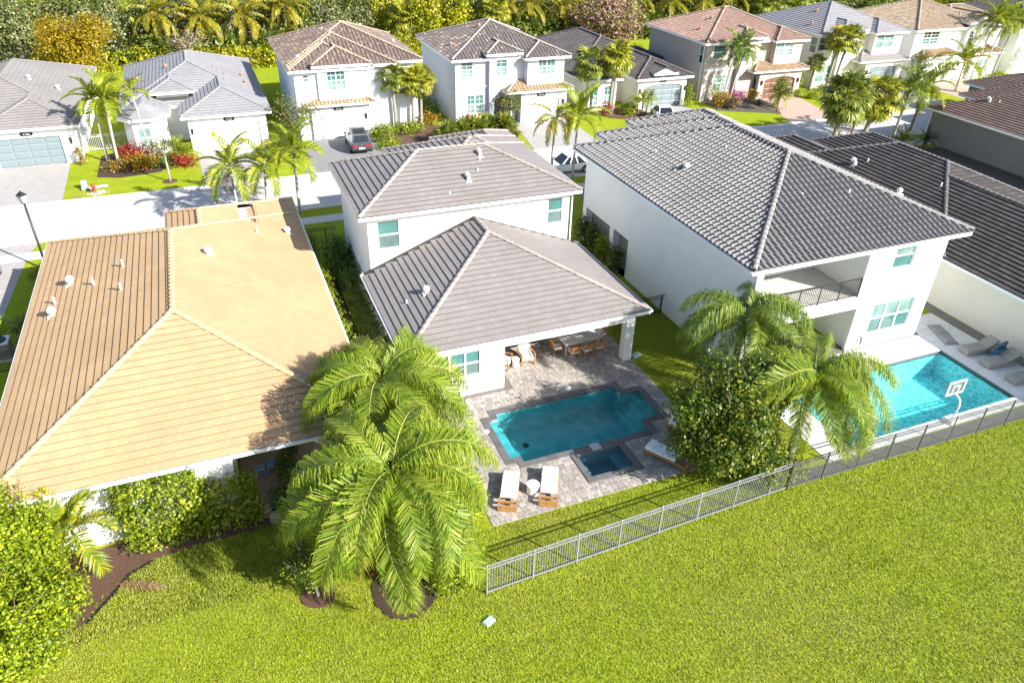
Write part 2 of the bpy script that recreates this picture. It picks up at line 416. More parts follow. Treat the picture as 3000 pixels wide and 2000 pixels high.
def water_mat(name, tint, deep, wav=3.0, rip=.5, lo=.55):
    m = bpy.data.materials.new(name); nt, N, L, b = nodes(m)
    N.remove(b)
    v = coords(nt)
    n1 = noise(nt, .8, 2, .5, v)
    mixv = N.new('ShaderNodeMix'); mixv.data_type = 'VECTOR'; mixv.inputs[0].default_value = .25
    nz = N.new('ShaderNodeTexNoise'); nz.inputs['Scale'].default_value = 1.6; nz.inputs['Detail'].default_value = 2; L.new(v, nz.inputs['Vector'])
    L.new(v, mixv.inputs[4]); L.new(nz.outputs['Color'], mixv.inputs[5])
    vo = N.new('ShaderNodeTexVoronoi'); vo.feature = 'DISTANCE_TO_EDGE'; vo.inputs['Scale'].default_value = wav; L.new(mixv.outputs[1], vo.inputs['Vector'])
    caustic_c = ramp(nt, vo.outputs['Distance'], [(0.0, grey(1.0)), (.07, grey(.95)), (.22, grey(lo))])  # caustic light lines painted into the water's transparency tint
    tr = N.new('ShaderNodeBsdfTransparent'); L.new(mixc(nt, tint, caustic_c, 1.0, 'MULTIPLY'), tr.inputs['Color'])
    gl = N.new('ShaderNodeBsdfGlossy'); gl.inputs['Roughness'].default_value = .04
    lw = N.new('ShaderNodeLayerWeight'); lw.inputs['Blend'].default_value = .5
    pw = N.new('ShaderNodeMath'); pw.operation = 'POWER'; pw.inputs[1].default_value = 5.0; L.new(lw.outputs['Facing'], pw.inputs[0])
    fr = N.new('ShaderNodeMath'); fr.operation = 'MULTIPLY_ADD'; fr.inputs[1].default_value = .98; fr.inputs[2].default_value = .02; L.new(pw.outputs[0], fr.inputs[0])
    bp = N.new('ShaderNodeBump'); bp.inputs['Strength'].default_value = rip; bp.inputs['Distance'].default_value = .05
    L.new(noise(nt, 3.5, 4, .6, v, .4), bp.inputs['Height']); L.new(bp.outputs[0], gl.inputs['Normal'])
    mx = N.new('ShaderNodeMixShader'); L.new(fr.outputs[0], mx.inputs[0]); L.new(tr.outputs[0], mx.inputs[1]); L.new(gl.outputs[0], mx.inputs[2])
    L.new(mx.outputs[0], N['Material Output'].inputs['Surface'])
    return m
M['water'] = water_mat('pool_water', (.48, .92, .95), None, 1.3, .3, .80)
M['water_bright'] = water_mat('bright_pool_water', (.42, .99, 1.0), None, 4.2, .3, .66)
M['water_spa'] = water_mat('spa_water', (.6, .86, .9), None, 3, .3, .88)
M['plaster'] = plain('pool_plaster', (.20, .42, .43), .7, var=.12, scale=2)
M['plaster_white'] = plain('white_pool_plaster', (.66, .78, .80), .7, var=.06, scale=2)
M['plaster_spa'] = plain('spa_plaster', (.18, .26, .29), .7, var=.1, scale=2)
# ------------------------------------------------------------------ roofs
CAMP = Vector((0, 0, CAM_H))

class Block:
    def __init__(s, x0, x1, y0, y1, z, slope=.39, gable='', skip='', clip=(), wall=True, zb=0.0, ov=.5, hole=None):
        s.hole = hole
        s.x0, s.x1, s.y0, s.y1, s.z, s.s = x0, x1, y0, y1, z, slope
        s.gable, s.skip, s.clip, s.wall, s.zb, s.ov = gable, skip, clip, wall, zb, ov
    def height(s, x, y):
        if not (s.x0 <= x <= s.x1 and s.y0 <= y <= s.y1): return -99
        for (a, b, c) in s.clip:
            if a * x + b * y > c: return -99
        d = []
        if 'W' not in s.gable: d.append(x - s.x0)
        if 'E' not in s.gable: d.append(s.x1 - x)
        if 'S' not in s.gable: d.append(y - s.y0)
        if 'N' not in s.gable: d.append(s.y1 - y)
        return s.z + s.s * min(d)
    def faces(s):
        """list of (side, inward dir, polygon starting with the eave edge) and list of ridge/hip edges"""
        x0, x1, y0, y1, z = s.x0, s.x1, s.y0, s.y1, s.z
        w, d = x1 - x0, y1 - y0
        along_y = d >= w
        if 'S' in s.gable or 'N' in s.gable: along_y = True
        if 'W' in s.gable or 'E' in s.gable: along_y = False
        if along_y:
            h = w / 2; xm = (x0 + x1) / 2; zr = z + s.s * h
            ya = y0 if 'S' in s.gable else y0 + h; yb = y1 if 'N' in s.gable else y1 - h
            A, B = (xm, ya, zr), (xm, yb, zr)
            F = [('W', (1, 0), [(x0, y1, z), (x0, y0, z), A, B]), ('E', (-1, 0), [(x1, y0, z), (x1, y1, z), B, A])]
            Eg = [(A, B)]
            if 'S' not in s.gable: F.append(('S', (0, 1), [(x0, y0, z), (x1, y0, z), A])); Eg += [((x0, y0, z), A), ((x1, y0, z), A)]
            if 'N' not in s.gable: F.append(('N', (0, -1), [(x1, y1, z), (x0, y1, z), B])); Eg += [((x0, y1, z), B), ((x1, y1, z), B)]
        else:
            h = d / 2; ym = (y0 + y1) / 2; zr = z + s.s * h
            xa = x0 if 'W' in s.gable else x0 + h; xb = x1 if 'E' in s.gable else x1 - h
            A, B = (xa, ym, zr), (xb, ym, zr)
            F = [('S', (0, 1), [(x0, y0, z), (x1, y0, z), B, A]), ('N', (0, -1), [(x1, y1, z), (x0, y1, z), A, B])]
            Eg = [(A, B)]
            if 'W' not in s.gable: F.append(('W', (1, 0), [(x0, y1, z), (x0, y0, z), A])); Eg += [((x0, y0, z), A), ((x0, y1, z), A)]
            if 'E' not in s.gable: F.append(('E', (-1, 0), [(x1, y0, z), (x1, y1, z), B])); Eg += [((x1, y0, z), B), ((x1, y1, z), B)]
        return [f for f in F if f[0] not in s.skip], Eg

def clip_poly(pts, a, b, c):
    """keep a*x+b*y<=c (2-D or 3-D points)"""
    out = []
    n = len(pts)
    for i in range(n):
        p, q = pts[i], pts[(i + 1) % n]
        dp, dq = a * p[0] + b * p[1] - c, a * q[0] + b * q[1] - c
        if dp <= 0: out.append(p)
        if (dp < 0 < dq) or (dq < 0 < dp):
            t = dp / (dp - dq); out.append(tuple(pi + (qi - pi) * t for pi, qi in zip(p, q)))
    return out

# tile profiles: strips across the width as (u0, h0, u1, h1) plus height at the lower edge
def flat_profile(w): return [(0.0015, 0.0, w - .0015, 0.0)]
def barrel_profile(w, n=5, hh=.075):
    st = []; wb = w * .66
    for i in range(n):
        a, b = i / n, (i + 1) / n
        st.append((a * wb, hh * math.sin(PI * a) ** .8, b * wb, hh * math.sin(PI * b) ** .8 if b < 1 else 0.0))
    st.append((wb, 0.0, w, 0.0))
    return st

def tile_template(prof, L, t):
    """one tile in its own frame: u across, v up the slope, w off the deck"""
    mb = MB()
    for (u0, h0, u1, h1) in prof:
        mb.mi = 0
        mb.quad((u0, 0, t + h0), (u1, 0, t + h1), (u1, L, .006 + h1), (u0, L, .006 + h0))
        mb.mi = 1
        mb.quad((u0, 0, -.01 + h0 * .8 if h0 > .02 else -.01), (u1, 0, -.01 + h1 * .8 if h1 > .02 else -.01), (u1, 0, t + h1), (u0, 0, t + h0))
    u0, h0 = prof[0][0], prof[0][1]; u1 = prof[-1][2]
    mb.quad((u0, L, -.01), (u0, 0, -.01), (u0, 0, t + h0), (u0, L, .006 + h0))
    mb.quad((u1, 0, -.01), (u1, L, -.01), (u1, L, .006 + prof[-1][3]), (u1, 0, t + prof[-1][3]))
    return mb

def cap_template(r, L, t=.03):
    mb = MB(); n = 6
    vs = []
    for (y, rr, z) in ((0, r * 1.08, t), (L, r * .92, .0)):
        for k in range(n + 1):
            a = PI * k / n
            vs.append((rr * math.cos(a), y, z + rr * .62 * math.sin(a) - .02))
    fs = [(k, k + 1, n + 2 + k, n + 1 + k) for k in range(n)]
    fs.append(tuple(range(n, -1, -1)))
    mb.add(vs, fs)
    return mb

def frame(d, p0, slope):
    v = Vector((d[0], d[1], slope)).normalized()
    n = Vector((-d[0] * slope, -d[1] * slope, 1)).normalized()
    u = v.cross(n)
    return u, v, n

EDGES = {}
def edge_of(m):
    if m.name not in EDGES: EDGES[m.name] = plain(m.name + '_raw_edge', sc(TILE_COL[m.name], .42), .95, var=.25, scale=12)
    return EDGES[m.name]

def tile_roof(house, root, blocks, style, tmat, cmat, indiv=0, cap_indiv=300, w=.33, ex=.345, t=.035, hh=.075, nb=5, extra=()):
    """tiles and ridge caps of all blocks; the nearest `indiv` whole tiles are objects, the rest one stuff part"""
    L = ex + .05
    prof = flat_profile(w) if style == 'flat' else barrel_profile(w, nb, hh)
    tmpl = tile_template(prof, L, t)
    emat = edge_of(tmat); me_t = tmpl.mesh('roof_tile', [tmat, emat])
    rest = MB(); full = []
    polys = []
    for bi, b in enumerate(blocks):
        F, Eg = b.faces()
        for side, d, poly in F:
            for (ca, cb, cc) in b.clip: poly = clip_poly(poly, ca, cb, cc)
            if len(poly) >= 3: polys.append((bi, b, d, poly, b.s, b.z, {'W': b.x0, 'E': -b.x1, 'S': b.y0, 'N': -b.y1}[side]))
    for (d, poly, slope, z, off) in extra: polys.append((len(blocks), None, d, poly, slope, z, off))
    for (bi, b, d, poly, slope, z, off) in polys:
        u, v, n = frame(d, poly[0], slope)
        cl = math.sqrt(1 + slope * slope)
        # v coordinate measured from the eave plane  d.p = off
        def to2(p): return (u.x * p[0] + u.y * p[1], (d[0] * p[0] + d[1] * p[1] - off) * cl)
        p2 = [to2(p) for p in poly]
        org = Vector((d[0] * off, d[1] * off, z)) + n * (.012 + .002 * bi)
        area = sum(p2[i][0] * p2[(i + 1) % len(p2)][1] - p2[(i + 1) % len(p2)][0] * p2[i][1] for i in range(len(p2)))
        if area < 0: p2 = p2[::-1]
        hp = []
        for i in range(len(p2)):
            a_, b_ = p2[i], p2[(i + 1) % len(p2)]
            ex_, ey_ = b_[0] - a_[0], b_[1] - a_[1]; l = math.hypot(ex_, ey_)
            if l < 1e-5: continue
            hp.append((ey_ / l, -ex_ / l, (ey_ * a_[0] - ex_ * a_[1]) / l))
        us = [q[0] for q in p2]; vs = [q[1] for q in p2]
        j = int(math.floor((min(vs) + .001) / ex))
        while j * ex - .04 < max(vs):
            va = j * ex - .04
            sh = (w / 2 if (style == 'flat' and j % 2) else 0.0)
            i = int(math.floor((min(us) - sh) / w))
            while i * w + sh < max(us):
                ua = i * w + sh; i += 1
                c2 = (ua + w / 2, va + L / 2)
                cw = org + u * c2[0] + v * c2[1]
                drop = False
                for oi, ob in enumerate(blocks):
                    if oi == bi: continue
                    hz = ob.height(cw.x, cw.y)
                    if hz > cw.z + .35 or (oi < bi and hz > cw.z - .06 and abs(hz - cw.z) < .06): drop = True; break
                if not drop and b is not None and b.hole and b.hole[0] < cw.x < b.hole[1] and b.hole[2] < cw.y < b.hole[3]: drop = True
                if drop: continue
                rect = [(ua, va + .045), (ua + w, va + .045), (ua + w, va + L - .055), (ua, va + L - .055)]
                ins = all(all(A * q[0] + B * q[1] <= C + 1e-4 for (A, B, C) in hp) for q in rect)
                if ins:
                    full.append((cw, u, v, n, org + u * ua + v * va)); continue
                # clipped tile, strip by strip
                for (s0, h0, s1, h1) in prof:
                    pg = [(ua + s0, va), (ua + s1, va), (ua + s1, va + L), (ua + s0, va + L)]
                    for (A, B, C) in hp:
                        low = B < -.9
                        pg = clip_poly(pg, A, B, C + (.05 if low else 0.0))
                        if len(pg) < 3: break
                    if len(pg) < 3: continue
                    def top(q):
                        fu = (q[0] - ua - s0) / max(1e-6, s1 - s0); fv = (q[1] - va) / L
                        return h0 + (h1 - h0) * fu + t + (.006 - t) * fv
                    k = len(pg)
                    T = [tuple(org + u * q[0] + v * q[1] + n * top(q)) for q in pg]
                    Bt = [tuple(org + u * q[0] + v * q[1] - n * .01) for q in pg]
                    rest.add(T + Bt, [tuple(range(k))] + [(k + a, k + (a + 1) % k, (a + 1) % k, a) for a in range(k)], [0] + [1] * k)
            j += 1
    full.sort(key=lambda r: (r[0] - CAMP).length)
    for idx, (cw, u, v, n, o) in enumerate(full):
        du = rnd.uniform(-.006, .006); tilt = rnd.uniform(-.006, .010)
        nn = (n + v * tilt).normalized(); vv = nn.cross(u); uu = vv.cross(nn)
        m = Matrix(((uu.x, vv.x, nn.x, o.x), (uu.y, vv.y, nn.y, o.y), (uu.z, vv.z, nn.z, o.z), (0, 0, 0, 1)))
        if idx < indiv:
            ob = link('roof_tile', me_t, root); ob.matrix_local = m
        else:
            rest.add([tuple(m @ Vector(q)) for q in tmpl.v], tmpl.f, tmpl.m)
    r = rest.build('roof_tiles', [tmat, emat], root, True); tag(r, kind='stuff')
    # ridge and hip caps
    cap = cap_template(.125, .42); me_c = cap.mesh('ridge_tile', cmat)
    caps = []
    for bi, b in enumerate(blocks):
        F, Eg = b.faces()
        for (p, q) in Eg:
            p, q = Vector(p), Vector(q)
            ln = (q - p).length
            if ln < .3: continue
            dv = (q - p) / ln; k = max(1, round(ln / .38))
            for a in range(k):
                c = p + dv * (ln * a / k); mid = c + dv * .19
                if any(ca * mid.x + cb * mid.y > cc for (ca, cb, cc) in b.clip): continue
                if any(ob is not b and ob.height(mid.x, mid.y) > mid.z + (.03 if oi > bi else -.03) for oi, ob in enumerate(blocks)): continue
                side = dv.cross(Vector((0, 0, 1))).normalized(); up = side.cross(dv)
                c = c + up * (.055 + (hh * .75 if style != 'flat' else 0))
                m = Matrix(((side.x, dv.x, up.x, c.x), (side.y, dv.y, up.y, c.y), (side.z, dv.z, up.z, c.z), (0, 0, 0, 1)))
                caps.append((mid, m))
    caps.sort(key=lambda r: (r[0] - CAMP).length)
    cr = MB()
    for i, (mid, m) in enumerate(caps):
        if i < cap_indiv:
            ob = link('ridge_tile', me_c, root); ob.matrix_local = m @ Matrix.Rotation(rnd.uniform(-.03, .03), 4, 'Z')
        else: cr.add([tuple(m @ Vector(q)) for q in cap.v], cap.f)
    if cr.v: tag(cr.build('ridge_tiles', cmat, root, True), kind='stuff')

def roof_body(house, blocks, under, fascia_h=.2):
    """deck of each block as the 'roof' part, with fascia and soffit as sub-parts"""
    deck = MB(); fa = MB(); so_ = MB()
    for bi, b in enumerate(blocks):
        F, Eg = b.faces()
        dz = -.003 * bi
        for side, d, poly in F:
            for c in b.clip: poly = clip_poly(poly, *c)
            pieces = [poly]
            if b.hole:
                h = b.hole; mid = clip_poly(clip_poly(poly, 1, 0, h[1]), -1, 0, -h[0])
                pieces = [clip_poly(poly, 1, 0, h[0]), clip_poly(poly, -1, 0, -h[1]), clip_poly(mid, 0, 1, h[2]), clip_poly(mid, 0, -1, -h[3])]
            for pc in pieces:
                if len(pc) >= 3: deck.poly([(p[0], p[1], p[2] + dz) for p in pc])
        base = [(b.x0, b.y0), (b.x1, b.y0), (b.x1, b.y1), (b.x0, b.y1)]
        for c in b.clip: base = clip_poly(base, *c)
        if len(base) < 3: continue
        k = len(base)
        e = .03 + .003 * bi; z1 = b.z + .015; z0 = b.z - fascia_h + .003 * bi
        cx = sum(p[0] for p in base) / k; cy = sum(p[1] for p in base) / k
        def off(p, q): return (p[0] + (q if p[0] > cx else -q), p[1] + (q if p[1] > cy else -q))
        o = [off(p, e) for p in base]; i_ = [off(p, -.05) for p in base]
        for a in range(k):
            c2 = (a + 1) % k
            side = 'S' if abs(base[a][1] - b.y0) < 1e-4 and abs(base[c2][1] - b.y0) < 1e-4 else 'N' if abs(base[a][1] - b.y1) < 1e-4 and abs(base[c2][1] - b.y1) < 1e-4 else ''
            fa.add([(*o[a], z0), (*o[c2], z0), (*o[c2], z1), (*o[a], z1), (*i_[a], z0), (*i_[c2], z0), (*i_[c2], z1), (*i_[a], z1)],
                   [(0, 1, 2, 3), (5, 4, 7, 6), (3, 2, 6, 7), (1, 0, 4, 5)])
            # clipped edge: close the cheek up to the roof plane
            on = [abs(p[0] - b.x0) < 1e-4 or abs(p[0] - b.x1) < 1e-4 or abs(p[1] - b.y0) < 1e-4 or abs(p[1] - b.y1) < 1e-4 for p in (base[a], base[c2])]
        so_.poly([(p[0], p[1], z0 + .02) for p in reversed(base)])
        for g in b.gable:
            if g in 'SN':
                y = b.y0 + .25 if g == 'S' else b.y1 - .25
                xm = (b.x0 + b.x1) / 2; zr = b.z + b.s * (b.x1 - b.x0) / 2
                fa.prism_y = None
                so_.poly([(b.x0 + .1, y, b.z - .02), (b.x1 - .1, y, b.z - .02), (xm, y, zr - .03)] if g == 'S' else [(b.x1 - .1, y, b.z - .02), (b.x0 + .1, y, b.z - .02), (xm, y, zr - .03)])
    root = deck.build('roof', under, house, True)
    fa.build('fascia', M['gutter'], root, True)
    so_.build('soffit', M['soffit'], root, True)
    return root

# ------------------------------------------------------------------ walls, windows, doors
def wall(mb, axis, c, a0, a1, z0, z1, sgn, ops=(), depth=.14):
    """a wall sheet on axis ('y': plane y=c, runs along x) facing sgn, with recessed openings (u0,u1,w0,w1[,arch])"""
    def P(u, z, dd=0.0):
        return (u, c - sgn * dd, z) if axis == 'y' else (c - sgn * dd, u, z)
    flip = (axis == 'y') == (sgn > 0)
    def Q(a, b, c_, d): mb.quad(a, b, c_, d) if not flip else mb.quad(d, c_, b, a)
    us = sorted(set([a0, a1] + [o[0] for o in ops] + [o[1] for o in ops])); zs = sorted(set([z0, z1] + [o[2] for o in ops] + [o[3] for o in ops]))
    for i in range(len(us) - 1):
        for j in range(len(zs) - 1):
            mu, mz = (us[i] + us[i + 1]) / 2, (zs[j] + zs[j + 1]) / 2
            if any(o[0] < mu < o[1] and o[2] < mz < o[3] for o in ops): continue
            Q(P(us[i], zs[j]), P(us[i + 1], zs[j]), P(us[i + 1], zs[j + 1]), P(us[i], zs[j + 1]))
    for o in ops:
        u0, u1, w0, w1 = o[:4]; dp = depth
        Q(P(u0, w0), P(u0, w1), P(u0, w1, dp), P(u0, w0, dp)); Q(P(u1, w1), P(u1, w0), P(u1, w0, dp), P(u1, w1, dp))
        Q(P(u0, w1), P(u1, w1), P(u1, w1, dp), P(u0, w1, dp)); Q(P(u1, w0), P(u0, w0), P(u0, w0, dp), P(u1, w0, dp))
        if len(o) > 4 and o[4]:
            rise = o[4]; n = 8; um = (u0 + u1) / 2; hw = (u1 - u0) / 2
            def arc(u): return w1 - rise + rise * math.sqrt(max(0, 1 - ((u - um) / hw) ** 2))
            for k in range(n * 2):
                ua, ub = u0 + (u1 - u0) * k / (2 * n), u0 + (u1 - u0) * (k + 1) / (2 * n)
                Q(P(ua, arc(ua), .002), P(ub, arc(ub), .002), P(ub, w1, .002), P(ua, w1, .002))
                Q(P(ub, arc(ub), .002), P(ua, arc(ua), .002), P(ua, arc(ua), dp), P(ub, arc(ub), dp))

def window(house, axis, c, u0, u1, z0, z1, sgn, cols=1, rows=2, mats=('pane_teal', 'pane_grey'), fmat='frame', grid=0, depth=.10, name='window'):
    """frame set back in its opening; each pane a sub-part"""
    fr = MB(); fw = .06
    def B(mb, ua, ub, za, zb, d0, d1):
        lo, hi = sorted((c - sgn * d0, c - sgn * d1))
        if axis == 'y': mb.box(ua, ub, lo, hi, za, zb)
        else: mb.box(lo, hi, ua, ub, za, zb)
    B(fr, u0, u1, z0, z0 + fw, depth - .05, depth + .03); B(fr, u0, u1, z1 - fw, z1, depth - .05, depth + .03)
    B(fr, u0, u0 + fw, z0 + fw, z1 - fw, depth - .05, depth + .03); B(fr, u1 - fw, u1, z0 + fw, z1 - fw, depth - .05, depth + .03)
    cw = (u1 - u0) / cols; rh = (z1 - z0) / rows
    for k in range(1, cols): B(fr, u0 + cw * k - .045, u0 + cw * k + .045, z0 + fw, z1 - fw, depth - .04, depth + .03)
    for k in range(1, rows):
        for q in range(cols): B(fr, u0 + cw * q + .05, u0 + cw * (q + 1) - .05, z0 + rh * k - .035, z0 + rh * k + .035, depth - .035, depth + .03)
    if grid:
        for q in range(cols):
            a, b_ = u0 + cw * q + .05, u0 + cw * (q + 1) - .05
            for k in range(rows):
                B(fr, (a + b_) / 2 - .012, (a + b_) / 2 + .012, z0 + rh * k + .05, z0 + rh * (k + 1) - .05, depth - .005, depth + .02)
                B(fr, a, b_, z0 + rh * (k + .5) - .012, z0 + rh * (k + .5) + .012, depth - .004, depth + .02)
    f = fr.build(name, M[fmat], house, True)
    for q in range(cols):
        for k in range(rows):
            p = MB(); B(p, u0 + cw * q + .05, u0 + cw * (q + 1) - .05, z0 + rh * k + .05, z0 + rh * (k + 1) - .05, depth + .005, depth + .02)
            p.build('pane', M[mats[1] if k == 0 and len(mats) > 1 else mats[0]], f, True)
    return f

def garage_door(house, c, u0, u1, z1, mat, cols=4, rows=4, depth=.16):
    d = MB(); d.box(u0, u1, c + depth, c + depth + .04, 0.0, z1)
    o = d.build('garage_door', M[mat], house, True)
    cw, rh = (u1 - u0) / cols, z1 / rows
    me = None
    for r in range(rows):
        for q in range(cols):
            p = MB(); x0, x1, za, zb = u0 + cw * q + .05, u0 + cw * (q + 1) - .05, rh * r + .04, rh * (r + 1) - .04
            p.add([(x0, c + depth - .002, za), (x1, c + depth - .002, za), (x1, c + depth - .002, zb), (x0, c + depth - .002, zb),
                   (x0 + .05, c + depth - .03, za + .05), (x1 - .05, c + depth - .03, za + .05), (x1 - .05, c + depth - .03, zb - .05), (x0 + .05, c + depth - .03, zb - .05)],
                  [(0, 1, 5, 4), (1, 2, 6, 5), (2, 3, 7, 6), (3, 0, 4, 7), (4, 5, 6, 7)])
            p.build('door_panel', M[mat], o, True)
    return o

def sconce(house, x, y, z):
    s = MB(); s.box(x - .07, x + .07, y - .16, y - .02, z - .2, z + .2); s.box(x - .1, x + .1, y - .19, y, z + .2, z + .24); s.box(x - .04, x + .04, y - .1, y, z - .26, z - .2)
    s.build('wall_lamp', M['black'], house, True)

def number_plate(house, x, y, z, txt, w=.95):
    s = MB(); n = 10; h = .17
    pts = [(x - w / 2 + h + h * math.cos(a), z + h * math.sin(a)) for a in [PI / 2 + PI * k / n for k in range(n + 1)]] + [(x + w / 2 - h + h * math.cos(a), z + h * math.sin(a)) for a in [-PI / 2 + PI * k / n for k in range(n + 1)]]
    k = len(pts)
    s.add([(p[0], y, p[1]) for p in pts] + [(p[0], y - .03, p[1]) for p in pts], [tuple(range(k, 2 * k))] + [(a, (a + 1) % k, k + (a + 1) % k, k + a) for a in range(k)])
    o = s.build('house_number', M['black'], house, True)
    cu = bpy.data.curves.new('digits', 'FONT'); cu.body = txt; cu.size = .27; cu.align_x = 'CENTER'; cu.align_y = 'CENTER'; cu.extrude = .006
    to = bpy.data.objects.new('digits', cu); COL.objects.link(to)
    dg = bpy.context.evaluated_depsgraph_get(); me = bpy.data.meshes.new_from_object(to.evaluated_get(dg)); bpy.data.objects.remove(to)
    me.transform(Matrix.Translation((x, y - .038, z)) @ Matrix.Rotation(PI / 2, 4, 'X')); me.materials.clear(); me.materials.append(M['trim'])
    link('digits', me, o, True)

def vent(house, p, kind='dome', mat='vent_white', k=1.0):
    mb = MB(); x, y, z = p; z -= .08
    if kind == 'dome':
        mb.box(x - .22 * k, x + .22 * k, y - .22 * k, y + .22 * k, z, z + .11)
        mb.lathe([(.11 * k, z + .1), (.11 * k, z + .32 * k), (.21 * k, z + .34 * k), (.20 * k, z + .46 * k), (.13 * k, z + .55 * k), (.03, z + .58 * k)], x, y, 12)
    elif kind == 'hood':
        mb.box(x - .2 * k, x + .2 * k, y - .2 * k, y + .2 * k, z, z + .12)
        mb.tube([(x, y, z + .1), (x, y, z + .38 * k), (x - .0, y + .08 * k, z + .52 * k), (x, y + .24 * k, z + .56 * k), (x, y + .36 * k, z + .44 * k)], [.13 * k, .13 * k, .14 * k, .15 * k, .17 * k], 10)
    else:
        mb.lathe([(.1, z + .02), (.07, z + .12), (.05, z + .14), (.05, z + .5 * k)], x, y, 10)
    mb.build('roof_vent', M[mat], house, True)

def house_walls(house, blocks, mat, fronts={}, lefts={}, rights={}, backs={}, zb=0.0):
    """fronts[i] = list of openings of block i's front wall; each (u0,u1,z0,z1,arch)"""
    for i, b in enumerate(blocks):
        if not b.wall: continue
        mb = MB(); o = b.ov - .004 * i
        z1 = b.z - .12; z0 = b.zb
        wall(mb, 'y', b.y0 + o, b.x0 + o, b.x1 - o, z0, z1, -1, fronts.get(i, ()))
        wall(mb, 'y', b.y1 - o, b.x0 + o, b.x1 - o, z0, z1, 1, backs.get(i, ()))
        wall(mb, 'x', b.x0 + o, b.y0 + o, b.y1 - o, z0, z1, -1, lefts.get(i, ()))
        wall(mb, 'x', b.x1 - o, b.y0 + o, b.y1 - o, z0, z1, 1, rights.get(i, ()))
        mb.build('wall', mat, house, True)

def band(house, mat, x0, x1, y, z0, z1, name='wall_band', proud=.05):
    mb = MB(); mb.box(x0, x1, y - proud, y + .02, z0, z1); mb.build(name, mat, house, True)
# ------------------------------------------------------------------ ground
def sheet(name, x0, x1, y0, y1, z, mat, holes=(), kind='structure', parent=None):
    mb = MB()
    xs = sorted(set([x0, x1] + [v for h in holes for v in h[:2]])); ys = sorted(set([y0, y1] + [v for h in holes for v in h[2:]]))
    for i in range(len(xs) - 1):
        for j in range(len(ys) - 1):
            mx, my = (xs[i] + xs[i + 1]) / 2, (ys[j] + ys[j + 1]) / 2
            if any(h[0] < mx < h[1] and h[2] < my < h[3] for h in holes): continue
            mb.quad((xs[i], ys[j], z), (xs[i + 1], ys[j], z), (xs[i + 1], ys[j + 1], z), (xs[i], ys[j + 1], z))
    return tag(mb.build(name, mat, parent), kind=kind)

def flat(name, pts, z, mat, kind='structure', h=.0):
    mb = MB()
    if h: mb.prism(pts, z, z + h)
    else: mb.poly([(p[0], p[1], z) for p in pts])
    return tag(mb.build(name, mat), kind=kind)

def blob(cx, cy, rx, ry, n=22, rot=0.0, wob=.08, seed=1):
    r = random.Random(seed); out = []
    for k in range(n):
        a = 2 * PI * k / n; w = 1 + r.uniform(-wob, wob)
        x, y = rx * w * math.cos(a), ry * w * math.sin(a)
        out.append((cx + x * math.cos(rot) - y * math.sin(rot), cy + x * math.sin(rot) + y * math.cos(rot)))
    return out

POOL = [(10.1, 16.55, 22.45, 26.15), (9.6, 10.1, 22.85, 25.68), (16.55, 17.6, 23.3, 25.43)]
SPA = (12.46, 14.63, 20.55, 22.02)
RPOOL = (24.6, 35.42, 18.3, 22.85)
sheet('lawn', -400, 600, -120, 900, 0.0, M['lawn'], [(9.3, 17.9, 20.2, 26.5), (24.4, 35.7, 18.1, 23.1)])

sheet('road', -300, 400, 54.72, 61.28, .008, M['asphalt'])
def curb(x0, x1, y0, y1, up):
    mb = MB(); k = int((x1 - x0) / 3)
    for i in range(k):
        a, b = x0 + (x1 - x0) * i / k + .004, x0 + (x1 - x0) * (i + 1) / k - .004
        ya, yb = (y0, y1) if up else (y1, y0)
        mb.add([(a, ya, .012), (b, ya, .012), (b, (ya + yb) / 2, .05), (a, (ya + yb) / 2, .05), (b, yb, .11), (a, yb, .11), (a, yb, -.02), (b, yb, -.02)],
               [(0, 1, 2, 3), (3, 2, 4, 5), (5, 4, 7, 6)] if up else [(3, 2, 1, 0), (5, 4, 2, 3), (6, 7, 4, 5)])
    tag(mb.build('curb', M['concrete']), kind='structure')
curb(-120, 160, 61.28, 61.75, True); curb(-120, 160, 54.25, 54.72, False)
sw = tag(sheet('pavement', -120, 160, 51.5, 52.75, .012, M['joint']))
slab = MB()
slab.bbox(0, 1.49, 0, 1.23, 0, .03, .01); slab_me = slab.mesh('pavement_slab', M['concrete'])
for i in range(-12, 46):
    o = link('pavement_slab', slab_me, sw); o.location = (i * 1.5, 51.51, .0)
def drive(pts, mat, name='driveway'): return flat(name, pts, -.06, M[mat], h=.075)
drive([(-19, 61.7), (-11.55, 61.7), (-11.75, 71.4), (-19, 71.4)], 'drive_grey')
drive([(-1.3, 61.7), (3.6, 61.7), (4.5, 71.2), (-1.6, 71.2)], 'drive_grey')
drive([(6.6, 61.7), (14.2, 61.7), (14.4, 71.6), (8.4, 71.6)], 'drive_dark')
drive([(27.6, 61.7), (34.6, 61.7), (35.0, 71.2), (29.1, 71.2)], 'drive_grey')
drive([(44.2, 61.7), (50.0, 61.7), (50.1, 71.8), (44.2, 71.8)], 'drive_grey')
drive([(57.4, 61.7), (63.6, 61.7), (65.8, 72.3), (60.2, 72.3)], 'drive_red')
drive([(74.5, 61.7), (81.0, 61.7), (82.0, 73.5), (75.5, 73.5)], 'drive_grey')
drive([(84.5, 61.7), (91.0, 61.7), (91.5, 73.2), (85.0, 73.2)], 'drive_red')
drive([(91.6, 70.5), (94.6, 70.5), (94.6, 74.0), (91.6, 74.0)], 'drive_red', 'entry_path')
drive([(-20, 43.0), (-12.95, 43.0), (-12.7, 51.5), (-20, 51.5)], 'drive_grey')
drive([(-20, 52.8), (-12.6, 52.8), (-12.2, 54.3), (-20, 54.3)], 'drive_grey')
drive([(10.2, 45.5), (17.2, 45.5), (17.2, 51.5), (10.2, 51.5)], 'drive_dark')
drive([(26.5, 46), (35.0, 46), (35.0, 51.5), (26.5, 51.5)], 'drive_dark')
